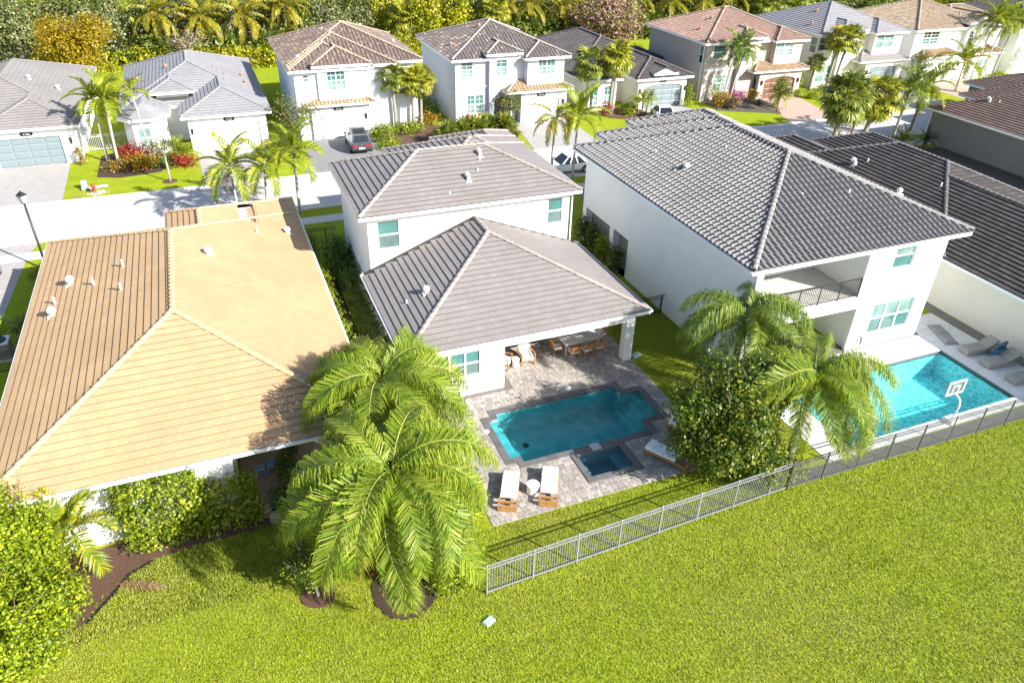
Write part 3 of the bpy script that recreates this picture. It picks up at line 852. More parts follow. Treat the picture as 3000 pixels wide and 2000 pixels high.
drive([(41.0, 49.6), (50.5, 49.6), (50.5, 51.5), (41.0, 51.5)], 'drive_grey')
flat('garden_path', [(4.75, 28), (5.45, 28), (5.6, 43.5), (4.95, 43.5)], -.05, M['mulch_dark'], h=.07)
flat('far_road', [(-200, 118), (300, 118), (300, 150), (-200, 150)], .01, M['far_asphalt'])

# mulch beds
def bed(name, pts, mat='mulch', h=.05): return flat(name, pts, -.04, M[mat], h=h + .04)
bed('mulch_bed', [(-9.5, 18.9), (-7.0, 20.2), (-6.3, 21.2), (-5.8, 21.9), (-5.0, 22.3), (-3.2, 22.5), (-1.2, 22.5), (.3, 22.6), (1.0, 22.9), (1.4, 23.6), (-9.9, 23.6)])
bed('mulch_bed', blob(.52, 18.55, .62, .56, 40, seed=3, wob=.04))
bed('mulch_bed', blob(3.45, 17.75, 1.15, 1.35, 60, seed=4, wob=.05), 'mulch_dark')
bed('mulch_bed', [(-9.4, 66.6), (-7.6, 65.9), (-4.6, 66.4), (-3.5, 68.5), (-3.2, 70.8), (-8, 73), (-9.4, 72.0)], 'mulch_dark')
bed('mulch_bed', blob(-3.9, 63.75, .55, .5, 14, seed=8), 'mulch')
bed('mulch_bed', [(14.6, 67.0), (17.0, 65.2), (26.8, 64.6), (28.4, 67.5), (28.0, 72.0), (14.8, 72.5)], 'mulch')
bed('mulch_bed', blob(41.7, 70.4, 2.6, 2.1, 20, seed=5), 'mulch')
bed('gravel_bed', [(52.5, 68.3), (54.8, 67.0), (57.6, 65.6), (58.5, 64.9), (59.4, 66.5), (60.2, 69.2), (60.6, 72.2), (53.0, 72.6)], 'pebble')
bed('side_yard_shade', [(55, 22), (66.1, 22), (66.1, 50.5), (55, 50.5)], 'pebble', .02)  # dark sheet standing in for the shade between the two houses
bed('gravel_bed', [(38.42, 18.5), (39.1, 18.5), (39.1, 27.5), (38.42, 27.5)], 'gravel', .03)
bed('gravel_bed', [(20.5, 17.0), (38.3, 16.95), (38.3, 17.55), (20.5, 17.65)], 'pebble', .03)
tag(flat('bed_edging', [(-7.0, 20.1), (-6.2, 21.15), (-5.7, 21.85), (-4.95, 22.22), (-4.97, 22.28), (-5.77, 21.92), (-6.27, 21.2), (-7.05, 20.15)], -.03, M['black'], h=.11), kind='structure')

# ------------------------------------------------------------------ patio with single pavers, pool copings
def pave(name, x0, x1, y0, y1, pw, ph, mat, holes, indiv, margin, key, gap=.008, zt=.03, border=0.0, jitter=.35, holeb=None):
    base = sheet(name, x0, x1, y0, y1, .012, M['joint'], holeb or holes)
    me = {}
    for k, wf in enumerate((1.0, .66, 1.33)):
        b = MB(); b.bbox(-pw * wf / 2 + gap / 2, pw * wf / 2 - gap / 2, -ph / 2 + gap / 2, ph / 2 - gap / 2, -.015, zt, .008); me[k] = (b, b.mesh('paver', M[mat]), pw * wf)
    spots = []; cut = []
    def sub(rects, h):
        out = []
        for (a0, a1, c0, c1) in rects:
            hx0, hx1, hy0, hy1 = h[0] - margin, h[1] + margin, h[2] - margin, h[3] + margin
            if a1 <= hx0 or a0 >= hx1 or c1 <= hy0 or c0 >= hy1: out.append((a0, a1, c0, c1)); continue
            if a0 < hx0: out.append((a0, hx0 - gap, c0, c1))
            if a1 > hx1: out.append((hx1 + gap, a1, c0, c1))
            m0, m1 = max(a0, hx0), min(a1, hx1)
            if c0 < hy0: out.append((m0, m1, c0, hy0 - gap))
            if c1 > hy1: out.append((m0, m1, hy1 + gap, c1))
        return out
    y = y0; r = 0
    while y < y1 - .03:
        x = x0 - rnd.uniform(0, pw)
        while x < x1:
            k = rnd.choice((0, 0, 0, 1, 2)) if jitter else 0
            ww = me[k][2]
            xa, xb = x, x + ww; x = xb
            rc = [(max(xa, x0), min(xb, x1), y, min(y + ph, y1))]
            if xb <= x0 + .03: continue
            for h in holes: rc = sub(rc, h)
            if len(rc) == 1 and abs(rc[0][1] - rc[0][0] - ww) < 1e-6 and abs(rc[0][3] - rc[0][2] - ph) < 1e-6: spots.append(((xa + xb) / 2, y + ph / 2, k))
            else: cut += [q for q in rc if q[1] - q[0] > .03 and q[3] - q[2] > .03]
        y += ph; r += 1
    spots.sort(key=lambda q: (Vector((q[0], q[1], 0)) - CAMP).length if key == 'near' else 0)
    rest = MB()
    for (a0, a1, c0, c1) in cut: rest.box(a0 + gap / 2, a1 - gap / 2, c0 + gap / 2, c1 - gap / 2, -.015, zt - rnd.uniform(0, .004))
    for i, (x, y, k) in enumerate(spots):
        dz = rnd.uniform(-.004, .004)
        if i < indiv:
            o = link('paver', me[k][1], base); o.location = (x, y, dz)
        else: rest.add([(v[0] + x, v[1] + y, v[2] + dz) for v in me[k][0].v], me[k][0].f)
    if rest.v: tag(rest.build('pavers', M[mat], base), kind='stuff')
    return base
patio = pave('patio', 7.5, 18.66, 19.4, 31.2, .24, .2, 'paver', [(9.6, 17.6, 23.3, 25.43), (9.6, 10.1, 22.85, 25.68), (10.1, 16.55, 22.45, 26.15), SPA, (7.4, 11.4, 28.0, 32)], 300, .3, 'near', holeb=POOL + [SPA])
rdeck = pave('pool_deck', 22.9, 38.3, 17.7, 26.2, .9, .6, 'travertine', [RPOOL, (22.8, 35.6, 24.6, 27)], 300, .02, 'near', gap=.01, jitter=0, holeb=[RPOOL])
def coping(parent, loop, w=.3, ln=.45, z0=-.08, z1=.045, mat='coping'):
    """stones round a counter-clockwise loop of the pool edge, laid outward"""
    n = len(loop)
    for i in range(n):
        p, q = Vector((*loop[i], 0)), Vector((*loop[(i + 1) % n], 0))
        d = (q - p).normalized(); nrm = Vector((d.y, -d.x, 0)); L = (q - p).length
        pv = p - Vector((*loop[i - 1], 0)); nx = Vector((*loop[(i + 2) % n], 0)) - q
        c0 = pv.x * d.y - pv.y * d.x; c1 = d.x * nx.y - d.y * nx.x
        s0 = -w if c0 > 0 else w; s1 = L if c1 > 0 else L - w
        if c0 < 0: s0 = 0
        if c1 < 0: s1 = L - w if False else L
        k = max(1, round((s1 - s0) / ln)); st = (s1 - s0) / k
        for a in range(k):
            u0, u1 = s0 + a * st + .004, s0 + (a + 1) * st - .004
            if c0 < 0 and a == 0: u0 = w + .004 if u1 > w + .05 else u0
            mb = MB(); A = p + d * u0 - nrm * .025; B = p + d * u1 - nrm * .025; Cc = p + d * u1 + nrm * w; Dd = p + d * u0 + nrm * w
            dz = rnd.uniform(-.002, .002)
            mb.prism([(A.x, A.y), (B.x, B.y), (Cc.x, Cc.y), (Dd.x, Dd.y)][::-1] if False else [(A.x, A.y), (Dd.x, Dd.y), (Cc.x, Cc.y), (B.x, B.y)], z0, z1 + dz)
            mb.build('coping_stone', M[mat], parent)
def basin(pool, rects, depth, mat, steps=()):
    mb = MB()
    for (x0, x1, y0, y1, dp) in rects:
        mb.quad((x0, y0, -dp), (x1, y0, -dp), (x1, y1, -dp), (x0, y1, -dp))
    return mb
def wallloop(mb, loop, zt, zb):
    n = len(loop)
    for i in range(n):
        p, q = loop[i], loop[(i + 1) % n]
        mb.quad((q[0], q[1], zt), (p[0], p[1], zt), (p[0], p[1], zb), (q[0], q[1], zb))
PL = [(10.1, 22.45), (16.55, 22.45), (16.55, 23.3), (17.6, 23.3), (17.6, 25.43), (16.55, 25.43), (16.55, 26.15), (10.1, 26.15), (10.1, 25.68), (9.6, 25.68), (9.6, 22.85), (10.1, 22.85)]
pool = empty('swimming_pool', (13.5, 24.3, 0), 0, 'teal stepped swimming pool with dark coping in the paver patio', 'pool')
mb = MB(); wallloop(mb, PL, .03, -1.45)
for r_ in POOL: mb.quad((r_[0], r_[2], -1.42), (r_[1], r_[2], -1.42), (r_[1], r_[3], -1.42), (r_[0], r_[3], -1.42))
bs = mb.build('basin', M['plaster'], pool, True)
for k in range(4):
    s = MB(); s.box(16.35 + .30 * k, 16.35 + .30 * (k + 1) if k < 3 else 17.6, 23.301, 25.429, -1.41, -.95 + .21 * k); s.build('step', M['plaster'], pool, True)
s = MB(); s.box(9.601, 10.25, 22.86, 25.67, -1.41, -.5); s.build('bench', M['plaster'], pool, True)
for p in ((11.3, 25.0), (11.35, 23.7)):
    s = MB(); s.lathe([(.16, -1.415), (.16, -1.38), (.05, -1.36)], p[0], p[1], 14); s.build('drain', M['bronze'], pool, True)
mb = MB()
for r_ in POOL: mb.quad((r_[0], r_[2], -.13), (r_[1], r_[2], -.13), (r_[1], r_[3], -.13), (r_[0], r_[3], -.13))
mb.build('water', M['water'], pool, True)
coping(pool, PL)
spa = empty('spa', (13.5, 21.2, 0), 0, 'square sunken spa with dark coping beside the teal pool', 'spa')
SL = [(SPA[0], SPA[2]), (SPA[1], SPA[2]), (SPA[1], SPA[3]), (SPA[0], SPA[3])]
mb = MB(); wallloop(mb, SL, .03, -.95); mb.quad((SPA[0], SPA[2], -.92), (SPA[1], SPA[2], -.92), (SPA[1], SPA[3], -.92), (SPA[0], SPA[3], -.92)); mb.build('basin', M['plaster_spa'], spa, True)
s = MB(); s.box(12.462, 12.85, 20.552, 22.018, -.91, -.45); s.box(14.1, 14.628, 20.98, 22.018, -.91, -.42); s.box(14.1, 14.628, 20.552, 20.97, -.91, -.25); s.build('bench', M['plaster_spa'], spa, True)
s = MB(); s.lathe([(.14, -.915), (.14, -.89), (.04, -.88)], 13.55, 21.25, 14); s.build('drain', M['bronze'], spa, True)
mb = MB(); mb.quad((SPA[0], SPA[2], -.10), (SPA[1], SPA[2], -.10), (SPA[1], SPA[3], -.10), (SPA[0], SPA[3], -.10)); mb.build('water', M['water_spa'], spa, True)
coping(spa, SL, w=.24, ln=.4)
s = MB(); s.box(13.3, 13.75, 22.02, 22.47, .05, .075); s.build('spillway', M['alu'], spa, True)
for p, lb in (((14.29, 26.73), 'round white skimmer lid on the pavers by the house end of the pool'), ((9.26, 24.98), 'round white skimmer lid on the pavers left of the teal pool')):
    s = MB(); s.lathe([(.15, .028), (.15, .05), (.13, .056), (.02, .06)], p[0], p[1], 18); o = s.build('skimmer_lid', M['trim']); tag(o, lb, 'lid', 'pool skimmer lids')
rp = empty('swimming_pool', (30, 20.5, 0), 0, 'bright turquoise rectangular swimming pool in the white stone deck', 'pool')
x0, x1, y0, y1 = RPOOL; RL = [(x0, y0), (x1, y0), (x1, y1), (x0, y1)]
mb = MB(); wallloop(mb, RL, .03, -1.5); mb.quad((x0, y0, -1.5), (x1, y0, -1.5), (x1, y1, -1.5), (x0, y1, -1.5)); mb.build('basin', M['plaster_white'], rp, True)
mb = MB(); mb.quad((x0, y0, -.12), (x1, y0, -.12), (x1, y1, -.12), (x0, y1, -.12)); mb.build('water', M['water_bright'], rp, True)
tl = MB(); tl.box(x0, x1, y1 - .012, y1 - .002, -.2, .02); tl.box(x1 - .012, x1 - .002, y0, y1, -.2, .02); tl.build('waterline_tile', M['coping'], rp, True)

# ------------------------------------------------------------------ roof tile materials
T = {}
T['tan'] = tile_mat('tan_roof_tile', (.47, .305, .165), .955, 1.04, streak=.38, streakc=(.30, .19, .12))
T['tan_cap'] = tile_mat('tan_ridge_tile', (.54, .38, .22), .9, 1.05, streak=.2)
T['taupe'] = tile_mat('taupe_roof_tile', (.235, .21, .20), .95, 1.05, streak=.3)
T['taupe_cap'] = tile_mat('taupe_ridge_tile', (.33, .285, .255), .88, 1.12)
T['grey_barrel'] = tile_mat('grey_barrel_tile', (.215, .205, .20), .85, 1.12, streak=.35)
T['grey_barrel_cap'] = tile_mat('grey_barrel_ridge', (.27, .26, .25), .85, 1.1)
T['charcoal'] = tile_mat('charcoal_roof_tile', (.066, .058, .056), .85, 1.3, streak=.3)
T['charcoal_cap'] = tile_mat('charcoal_ridge', (.17, .155, .15), .85, 1.15)
T['brown'] = tile_mat('brown_roof_tile', (.165, .112, .095), .85, 1.2, streak=.3)
T['brown_cap'] = tile_mat('brown_ridge', (.16, .115, .095), .85, 1.15)
T['ltgrey'] = tile_mat('light_grey_roof_tile', (.245, .225, .215), .93, 1.06, streak=.15)
T['ltgrey2'] = tile_mat('pale_grey_roof_tile', (.27, .262, .27), .93, 1.06, streak=.15)
T['umber'] = tile_mat('umber_barrel_tile', (.15, .11, .095), .75, 1.5, (.34, .25, .17), .88)
T['umber_cap'] = tile_mat('sand_ridge_tile', (.40, .31, .23), .85, 1.15)
T['slate'] = tile_mat('slate_barrel_tile', (.135, .115, .11), .75, 1.3, (.42, .32, .22), .93)
T['slate_cap'] = tile_mat('grey_ridge_tile', (.36, .33, .29), .85, 1.15)
T['ink'] = tile_mat('black_barrel_tile', (.085, .075, .075), .75, 1.3)
T['ink_cap'] = tile_mat('dark_ridge_tile', (.16, .14, .135), .85, 1.2)
T['rose'] = tile_mat('rose_barrel_tile', (.30, .195, .155), .8, 1.25)
T['rose_cap'] = tile_mat('rose_ridge_tile', (.37, .28, .22), .85, 1.15)
T['sand'] = tile_mat('sand_barrel_tile', (.40, .30, .20), .75, 1.2, (.22, .19, .17), .8)
T['sand_cap'] = tile_mat('sand_ridge', (.42, .34, .25), .85, 1.15)
T['skirt'] = tile_mat('tan_barrel_tile', (.36, .25, .15), .75, 1.25, (.20, .14, .10), .85)

def house(name, label, loc): return empty(name, (loc[0], loc[1], 0), 0, label, 'house')

# ---- tan house, near left (A)
hA = house('house', 'single storey house with a big tan tiled roof, nearest on the left', (-3, 34))
NOTCH = (.5, 1.6, 42.6, 45.4)
bA = [Block(-9.85, 4.0, 23.35, 45.9, 3.3, hole=NOTCH), Block(-7.1, 4.05, 30.0, 48.35, 3.3, clip=[(-1, 0, 3.35)], hole=NOTCH)]
rA = roof_body(hA, bA, M['deck_under'], .22)
bump_l = [((1, 0), [(.56, 45.4, 3.87), (.56, 42.6, 3.87), (1.6, 42.6, 4.276), (1.6, 45.4, 4.276)], .39, 3.87, .56)]
tile_roof(hA, rA, bA, 'flat', T['tan'], T['tan_cap'], 300, 300, t=.062, extra=bump_l)
mb = MB(); mb.box(.45, .56, 42.62, 45.38, 3.5, 4.69); mb.box(.56, 1.6, 42.5, 42.6, 3.5, 4.2); mb.box(.56, 1.6, 45.4, 45.46, 3.5, 4.22); mb.quad((.56, 42.6, 3.87), (1.6, 42.6, 4.276), (1.6, 45.4, 4.276), (.56, 45.4, 3.87)); mb.build('roof_notch', M['gutter'], hA, True)
mbw = MB(); o = .45
wall(mbw, 'y', 23.8, -9.4, -1.6, 0, 3.2, -1, [(-6.1, -4.4, .9, 2.3)]); wall(mbw, 'x', -9.4, 23.8, 45.4, 0, 3.2, -1); wall(mbw, 'x', 3.55, 28.2, 47.8, 0, 3.2, 1); wall(mbw, 'y', 45.4, -9.4, -3, 0, 3.2, 1); wall(mbw, 'y', 47.8, -3, 3.55, 0, 3.2, 1)
wall(mbw, 'x', -3, 45.4, 47.8, 0, 3.2, -1)
wall(mbw, 'x', -1.6, 23.8, 28.2, 0, 3.2, 1); wall(mbw, 'y', 28.2, -1.6, 3.55, 0, 3.2, -1, [(-.6, 2.6, .05, 2.4)]); mbw.build('wall', M['stucco'], hA, True)
mb = MB(); mb.box(3.1, 3.55, 23.8, 24.25, 0, 2.8); mb.build('column', M['stucco'], hA, True)
mb = MB(); mb.box(-1.6, 3.551, 23.82, 24.2, 2.75, 3.15); mb.build('beam', M['stucco'], hA, True)
window(hA, 'y', 23.8, -6.1, -4.4, .9, 2.3, -1, 2, 2)
window(hA, 'y', 28.2, -.6, 2.6, .05, 2.4, -1, 3, 1, ('pane_dark',), 'alu', name='sliding_door')
g = MB()
g.box(-9.9, 4.05, 23.2, 23.31, 3.19, 3.30); g.box(4.04, 4.15, 23.2, 48.4, 3.19, 3.30); g.box(-9.99, -9.88, 23.2, 45.9, 3.19, 3.30)
for i in range(16): g.box(-9.5 + i * .88, -9.44 + i * .88, 23.18, 23.35, 3.29, 3.33)
g.build('gutter', M['gutter'], hA, True)
AB = (-9.85, 4.0, 23.35, 45.9, 3.3)
for p, kd, k in (((-7.94, 38.36, 4.04), 'dome', 1.0), ((-8.54, 35.73, 3.81), 'dome', 1.0), ((-6.69, 36.86, 4.53), 'pipe', 1), ((-8.56, 36.93, 3.80), 'pipe', 1), ((-5.28, 37.29, 5.08), 'pipe', 1), ((-5.27, 34.72, 5.08), 'pipe', 1), ((-1.28, 36.74, 5.36), 'dome', .95), ((3.03, 41.94, 3.68), 'dome', .9), ((1.34, 41.10, 4.36), 'pipe', .8)): vent(hA, p, kd, k=k)
flat('covered_patio', [(-1.5, 22.9), (3.6, 22.9), (3.6, 28.2), (-1.5, 28.2)], -.05, M['drive_red'], h=.07)

# ---- main white house (M)
hM = house('house', 'white two storey house with taupe tiled roofs and a covered patio by the teal pool', (12.6, 36))
bM = [Block(6.2, 19.1, 27.55, 45.0, 3.22, clip=[(0, 1, 36.37)], wall=False), Block(6.2, 19.05, 35.85, 44.75, 6.65), Block(10.0, 19.05, 37.5, 46.3, 6.65), Block(13.5, 19.05, 38.5, 47.6, 6.65)]
rM = roof_body(hM, bM, M['deck_under'], .2)
tile_roof(hM, rM, bM, 'flat', T['taupe'], T['taupe_cap'], 300, 300, t=.066)
mb = MB()
wall(mb, 'y', 36.35, 6.7, 18.6, 2.9, 6.5, -1, [(7.20, 8.45, 4.45, 6.11), (17.18, 18.17, 4.55, 6.14)]); wall(mb, 'x', 6.7, 36.35, 44.25, 0, 6.5, -1); wall(mb, 'x', 18.6, 36.35, 47.1, 0, 6.5, 1)
wall(mb, 'y', 44.25, 6.7, 10.5, 0, 6.5, 1); wall(mb, 'x', 10.5, 44.25, 45.8, 0, 6.5, -1); wall(mb, 'y', 45.8, 10.5, 14, 0, 6.5, 1); wall(mb, 'y', 47.1, 14, 18.6, 0, 6.5, 1)
mb.build('wall', M['stucco'], hM, True)
window(hM, 'y', 36.35, 7.20, 8.45, 4.45, 6.11, -1, 1, 2, ('pane_teal', 'pane_grey'), depth=.09)
window(hM, 'y', 36.35, 17.18, 18.17, 4.55, 6.14, -1, 1, 2, ('pane_teal', 'pane_grey'), depth=.09)
mb = MB()
wall(mb, 'y', 28.0, 6.7, 11.32, 0, 3.1, -1, [(7.72, 10.08, 1.1, 2.55)]); wall(mb, 'x', 6.7, 28.0, 36.34, 0, 3.1, -1); wall(mb, 'x', 11.32, 28.0, 31.2, 0, 3.1, 1); wall(mb, 'y', 31.2, 11.32, 18.6, 0, 3.1, -1, [(11.8, 15.4, .03, 2.5)]); wall(mb, 'x', 18.6, 31.2, 36.34, 0, 3.1, 1)
mb.build('wall', M['stucco'], hM, True)
window(hM, 'y', 28.0, 7.72, 10.08, 1.1, 2.55, -1, 3, 2, ('pane_teal', 'pane_grey'), depth=.10)
window(hM, 'y', 31.2, 11.8, 15.4, .03, 2.5, -1, 4, 1, ('pane_dark',), 'bronze', name='sliding_door')
mb = MB(); mb.box(18.12, 18.6, 28.0, 28.46, 0, 2.5); mb.build('column', M['stucco'], hM, True)
mb = MB(); mb.box(11.33, 18.6, 28.02, 28.42, 2.42, 3.05); mb.box(18.2, 18.59, 28.42, 31.2, 2.42, 3.05); mb.build('beam', M['stucco'], hM, True)
mb = MB(); mb.box(11.34, 18.2, 28.42, 31.19, 2.8, 2.9); mb.build('patio_ceiling', M['soffit'], hM, True)
g = MB()
g.box(19.13, 19.25, 27.5, 36.3, 3.11, 3.22); g.box(6.05, 6.17, 27.5, 36.3, 3.11, 3.22); g.build('gutter', M['gutter'], hM, True)
for i in range(9):
    a = MB(); x = 7.0 + i * 1.4
    a.add([(x - .06, 27.50, 3.1), (x, 27.48, 3.17), (x + .06, 27.50, 3.1), (x - .03, 27.50, 3.1), (x, 27.48, 3.135), (x + .03, 27.50, 3.1)], [(0, 1, 4, 3), (1, 2, 5, 4)]); a.build('gutter_strap', M['bronze'], hM, True)
for p, kd, k in (((8.45, 31.48, 4.10), 'dome', .9), ((7.42, 31.48, 3.69), 'pipe', .6), ((14.09, 39.30, 7.99), 'hood', .8), ((12.77, 37.53, 7.30), 'hood', .8), ((13.55, 38.20, 7.56), 'pipe', .5), ((11.44, 36.80, 7.02), 'pipe', .4), ((13.96, 38.99, 7.87), 'pipe', .5)): vent(hM, p, kd, k=k)
ds = MB(); ds.tube([(18.68, 36.25, 6.4), (18.68, 36.25, 3.4)], .05, 8); ds.build('downspout', M['gutter'], hM, True)

# ---- right white house with barrel roof (R)
hR = house('house', 'large white two storey house with a grey barrel tile roof and rear balcony', (29, 33))
bR = [Block(22.2, 36.2, 24.2, 43.3, 6.5, wall=False), Block(25.0, 36.2, 30.0, 45.4, 6.5, wall=False), Block(28.5, 36.2, 33, 47.5, 6.5, wall=False)]
rR = roof_body(hR, bR, M['deck_under'], .22)
tile_roof(hR, rR, bR, 'barrel', T['grey_barrel'], T['grey_barrel_cap'], 300, 300, w=.35, ex=.41, t=.075, hh=.13, nb=6)
mb = MB()
wall(mb, 'y', 24.7, 22.95, 35.35, 0, 6.35, -1, [(23.35, 30.0, 3.42, 6.1), (23.35, 30.2, .0, 2.72), (31.78, 33.2, 4.72, 6.18), (31.45, 34.42, .78, 2.68)], depth=.16)
wall(mb, 'x', 22.95, 24.7, 42.8, 0, 6.35, -1, [(38.9, 42.3, 0, 2.58), (36.5, 38.4, 0, 2.62)], depth=.5)
wall(mb, 'x', 35.35, 24.7, 47.0, 0, 6.35, 1); wall(mb, 'y', 42.8, 22.95, 25.5, 0, 6.35, 1); wall(mb, 'y', 44.9, 25.5, 29, 0, 6.35, 1); wall(mb, 'y', 47.0, 29, 35.35, 0, 6.35, 1)
wall(mb, 'x', 25.5, 42.8, 44.9, 0, 6.35, -1); wall(mb, 'x', 29, 44.9, 47.0, 0, 6.35, -1)
# balcony room and covered patio below
wall(mb, 'y', 28.3, 23.2, 30.25, 3.42, 6.3, -1, [(24.6, 27.4, 3.45, 5.7), (28.8, 29.9, 4.9, 5.7)]); wall(mb, 'x', 30.25, 24.86, 28.3, 3.42, 6.3, -1); wall(mb, 'x', 23.3, 24.86, 28.3, 3.42, 6.3, 1)
wall(mb, 'y', 28.3, 23.2, 30.35, 0, 3.0, -1, [(24.5, 29.6, .03, 2.5)]); wall(mb, 'x', 30.35, 24.86, 28.3, 0, 3.0, -1); wall(mb, 'x', 23.28, 24.86, 28.3, 0, 3.0, 1)
mb.build('wall', M['stucco'], hR, True)
mb = MB(); mb.box(23.0, 30.3, 24.86, 28.29, 3.05, 3.40); mb.build('balcony_floor', M['concrete'], hR, True)
mb = MB(); mb.box(23.2, 30.3, 24.86, 28.29, 6.1, 6.2); mb.build('balcony_ceiling', M['soffit'], hR, True)
window(hR, 'y', 24.7, 31.78, 33.2, 4.72, 6.18, -1, 1, 2, ('pane_pale', 'pane_teal'), depth=.12)
window(hR, 'y', 24.7, 31.45, 34.42, .78, 2.68, -1, 3, 2, ('pane_pale', 'pane_teal'), depth=.12)
window(hR, 'y', 28.3, 24.6, 27.4, 3.45, 5.7, -1, 2, 1, ('pane_grey',), name='sliding_door')
window(hR, 'y', 28.3, 28.8, 29.9, 4.9, 5.7, -1, 1, 1, ('pane_teal',))
window(hR, 'y', 28.3, 24.5, 29.6, .03, 2.5, -1, 3, 1, ('pane_grey',), name='sliding_door')
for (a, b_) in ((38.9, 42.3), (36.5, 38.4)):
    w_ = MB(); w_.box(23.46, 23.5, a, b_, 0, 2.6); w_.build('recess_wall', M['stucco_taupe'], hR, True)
g = MB(); g.box(22.05, 22.17, 24.1, 43.3, 6.38, 6.5); g.tube([(22.9, 24.62, 6.2), (22.9, 24.62, .2)], .05, 8); g.build('gutter', M['gutter'], hR, True)
for i in range(10):
    a = MB(); x = 23.0 + i * 1.4
    a.add([(x - .06, 24.16, 6.36), (x, 24.14, 6.44), (x + .06, 24.16, 6.36), (x - .03, 24.16, 6.36), (x, 24.14, 6.40), (x + .03, 24.16, 6.36)], [(0, 1, 4, 3), (1, 2, 5, 4)]); a.build('gutter_strap', M['alu'], hR, True)
for p, kd, k in (((25.04, 34.54, 7.60), 'dome', .9), ((27.88, 28.15, 8.04), 'pipe', .5), ((30.72, 27.81, 7.90), 'pipe', .7), ((36.70, 29.65, 6.50), 'dome', .8), ((27.50, 34.46, 8.56), 'pipe', .7), ((24.90, 37.68, 7.55), 'pipe', .7)): vent(hR, p, kd, k=k)
rail = empty('balcony_railing', (26.6, 24.76, 3.42), 0, 'dark metal railing with thin balusters along the white balcony', 'railing')
mb = MB(); mb.box(23.36, 29.99, 24.74, 24.79, 4.52, 4.57); mb.box(23.36, 29.99, 24.745, 24.785, 3.50, 3.53); mb.build('rail', M['bronze'], rail, True)
bal = MB(); bal.box(-.01, .01, -.01, .01, 0, .99); bme = bal.mesh('baluster', M['bronze'])
pst = MB(); pst.box(-.025, .025, -.025, .025, 0, 1.12); pme = pst.mesh('post', M['bronze'])
for i in range(56):
    if i % 11 == 0: o = link('post', pme, rail); o.location = (23.4 + i * .1195 - 26.6, 0.005, -.0)
    else: o = link('baluster', bme, rail); o.location = (23.4 + i * .1195 - 26.6, 0.005, .11)

# ---- charcoal roofed house (D)
hD = house('house', 'single storey white house with a charcoal tiled roof behind the barrel roof house', (45, 30))
bD = [Block(38.75, 52.9, 27.0, 45.4, 3.25), Block(38.75, 50.7, 4.0, 39.0, 3.25), Block(38.75, 46.6, 36, 49.4, 3.25), Block(47.1, 53.4, 36, 48.0, 3.25)]
rD = roof_body(hD, bD, M['deck_under'], .2)
tile_roof(hD, rD, bD, 'flat', T['charcoal'], T['charcoal_cap'], 300, 300, t=.08)
house_walls(hD, bD, M['stucco_cream'])
g = MB(); g.box(38.58, 38.70, 4, 49.4, 3.13, 3.25); g.build('gutter', M['gutter'], hD, True)
for p, kd, k in (((42.38, 38.53, 4.66), 'hood', .9), ((48.77, 39.67, 3.25), 'hood', .9), ((45.15, 35.52, 4.61), 'pipe', .7), ((43.57, 32.29, 5.13), 'pipe', .8), ((43.14, 38.17, 4.96), 'pipe', .7)): vent(hD, p, kd, k=k)

# ---- brown roofed house far right (E)
hE = house('house', 'single storey taupe house with a brown tiled roof at the right edge', (75, 50))
bE = [Block(65.7, 84.0, 28.0, 53.1, 3.3), Block(73.3, 85.0, 40.0, 55.9, 3.3), Block(78.4, 86.0, 44, 59.7, 3.3)]
rE = roof_body(hE, bE, M['deck_under'], .22)
tile_roof(hE, rE, bE, 'flat', T['brown'], T['brown_cap'], 300, 300, t=.075)
house_walls(hE, bE, M['stucco_taupe'])
g = MB(); g.box(65.52, 65.64, 28, 53.1, 3.17, 3.3); g.tube([(65.6, 52.9, 3.2), (66.12, 52.6, 2.8), (66.12, 52.6, .2), (65.6, 52.7, .08)], .055, 8); g.build('gutter', M['gutter'], hE, True)
for p, kd, k in (((68.80, 49.08, 4.50), 'hood', .8), ((69.09, 48.31, 4.62), 'pipe', .6)): vent(hE, p, kd, k=k)

# ---- far row of houses
def far_house(label, loc, blocks, style, tm, cm, wm, fronts={}, lefts={}, rights={}, t=.04, hh=.07, w=.36, ex=.40, skirts=()):
    h = house('house', label, loc)
    r = roof_body(h, blocks, M['deck_under'], .24)
    tile_roof(h, r, blocks, style, T[tm], T[cm], 0, 300, w=w, ex=ex, t=t, hh=hh, nb=4)
    house_walls(h, blocks, M[wm], fronts, lefts, rights)
    for (b, tmm) in skirts:
        rr = roof_body(h, [b], M['deck_under'], .2)
        tile_roof(h, rr, [b], style, T[tmm], T[cm], 0, 300, w=w, ex=ex, t=t, hh=hh, nb=4)
    return h

# B1
b = [Block(-22.5, -10.25, 72.6, 92.3, 3.3), Block(-17.7, -10.25, 70.6, 84, 3.3)]
h1 = far_house('single storey white house with light taupe roof and grey garage door, far left', (-14, 80), b, 'flat', 'ltgrey', 'ltgrey', 'stucco', {1: [(-16.9, -11.95, 0, 2.4)]}, ex=.37, w=.33, t=.055)
garage_door(h1, 71.1, -16.9, -11.95, 2.4, 'garage_grey')
number_plate(h1, -14.3, 71.09, 2.72, '9705'); sconce(h1, -11.2, 71.1, 1.9)
for p in ((-14.59, 80.62, 4.99), (-12.38, 79.75, 4.13)): vent(h1, p, 'dome', k=.9)
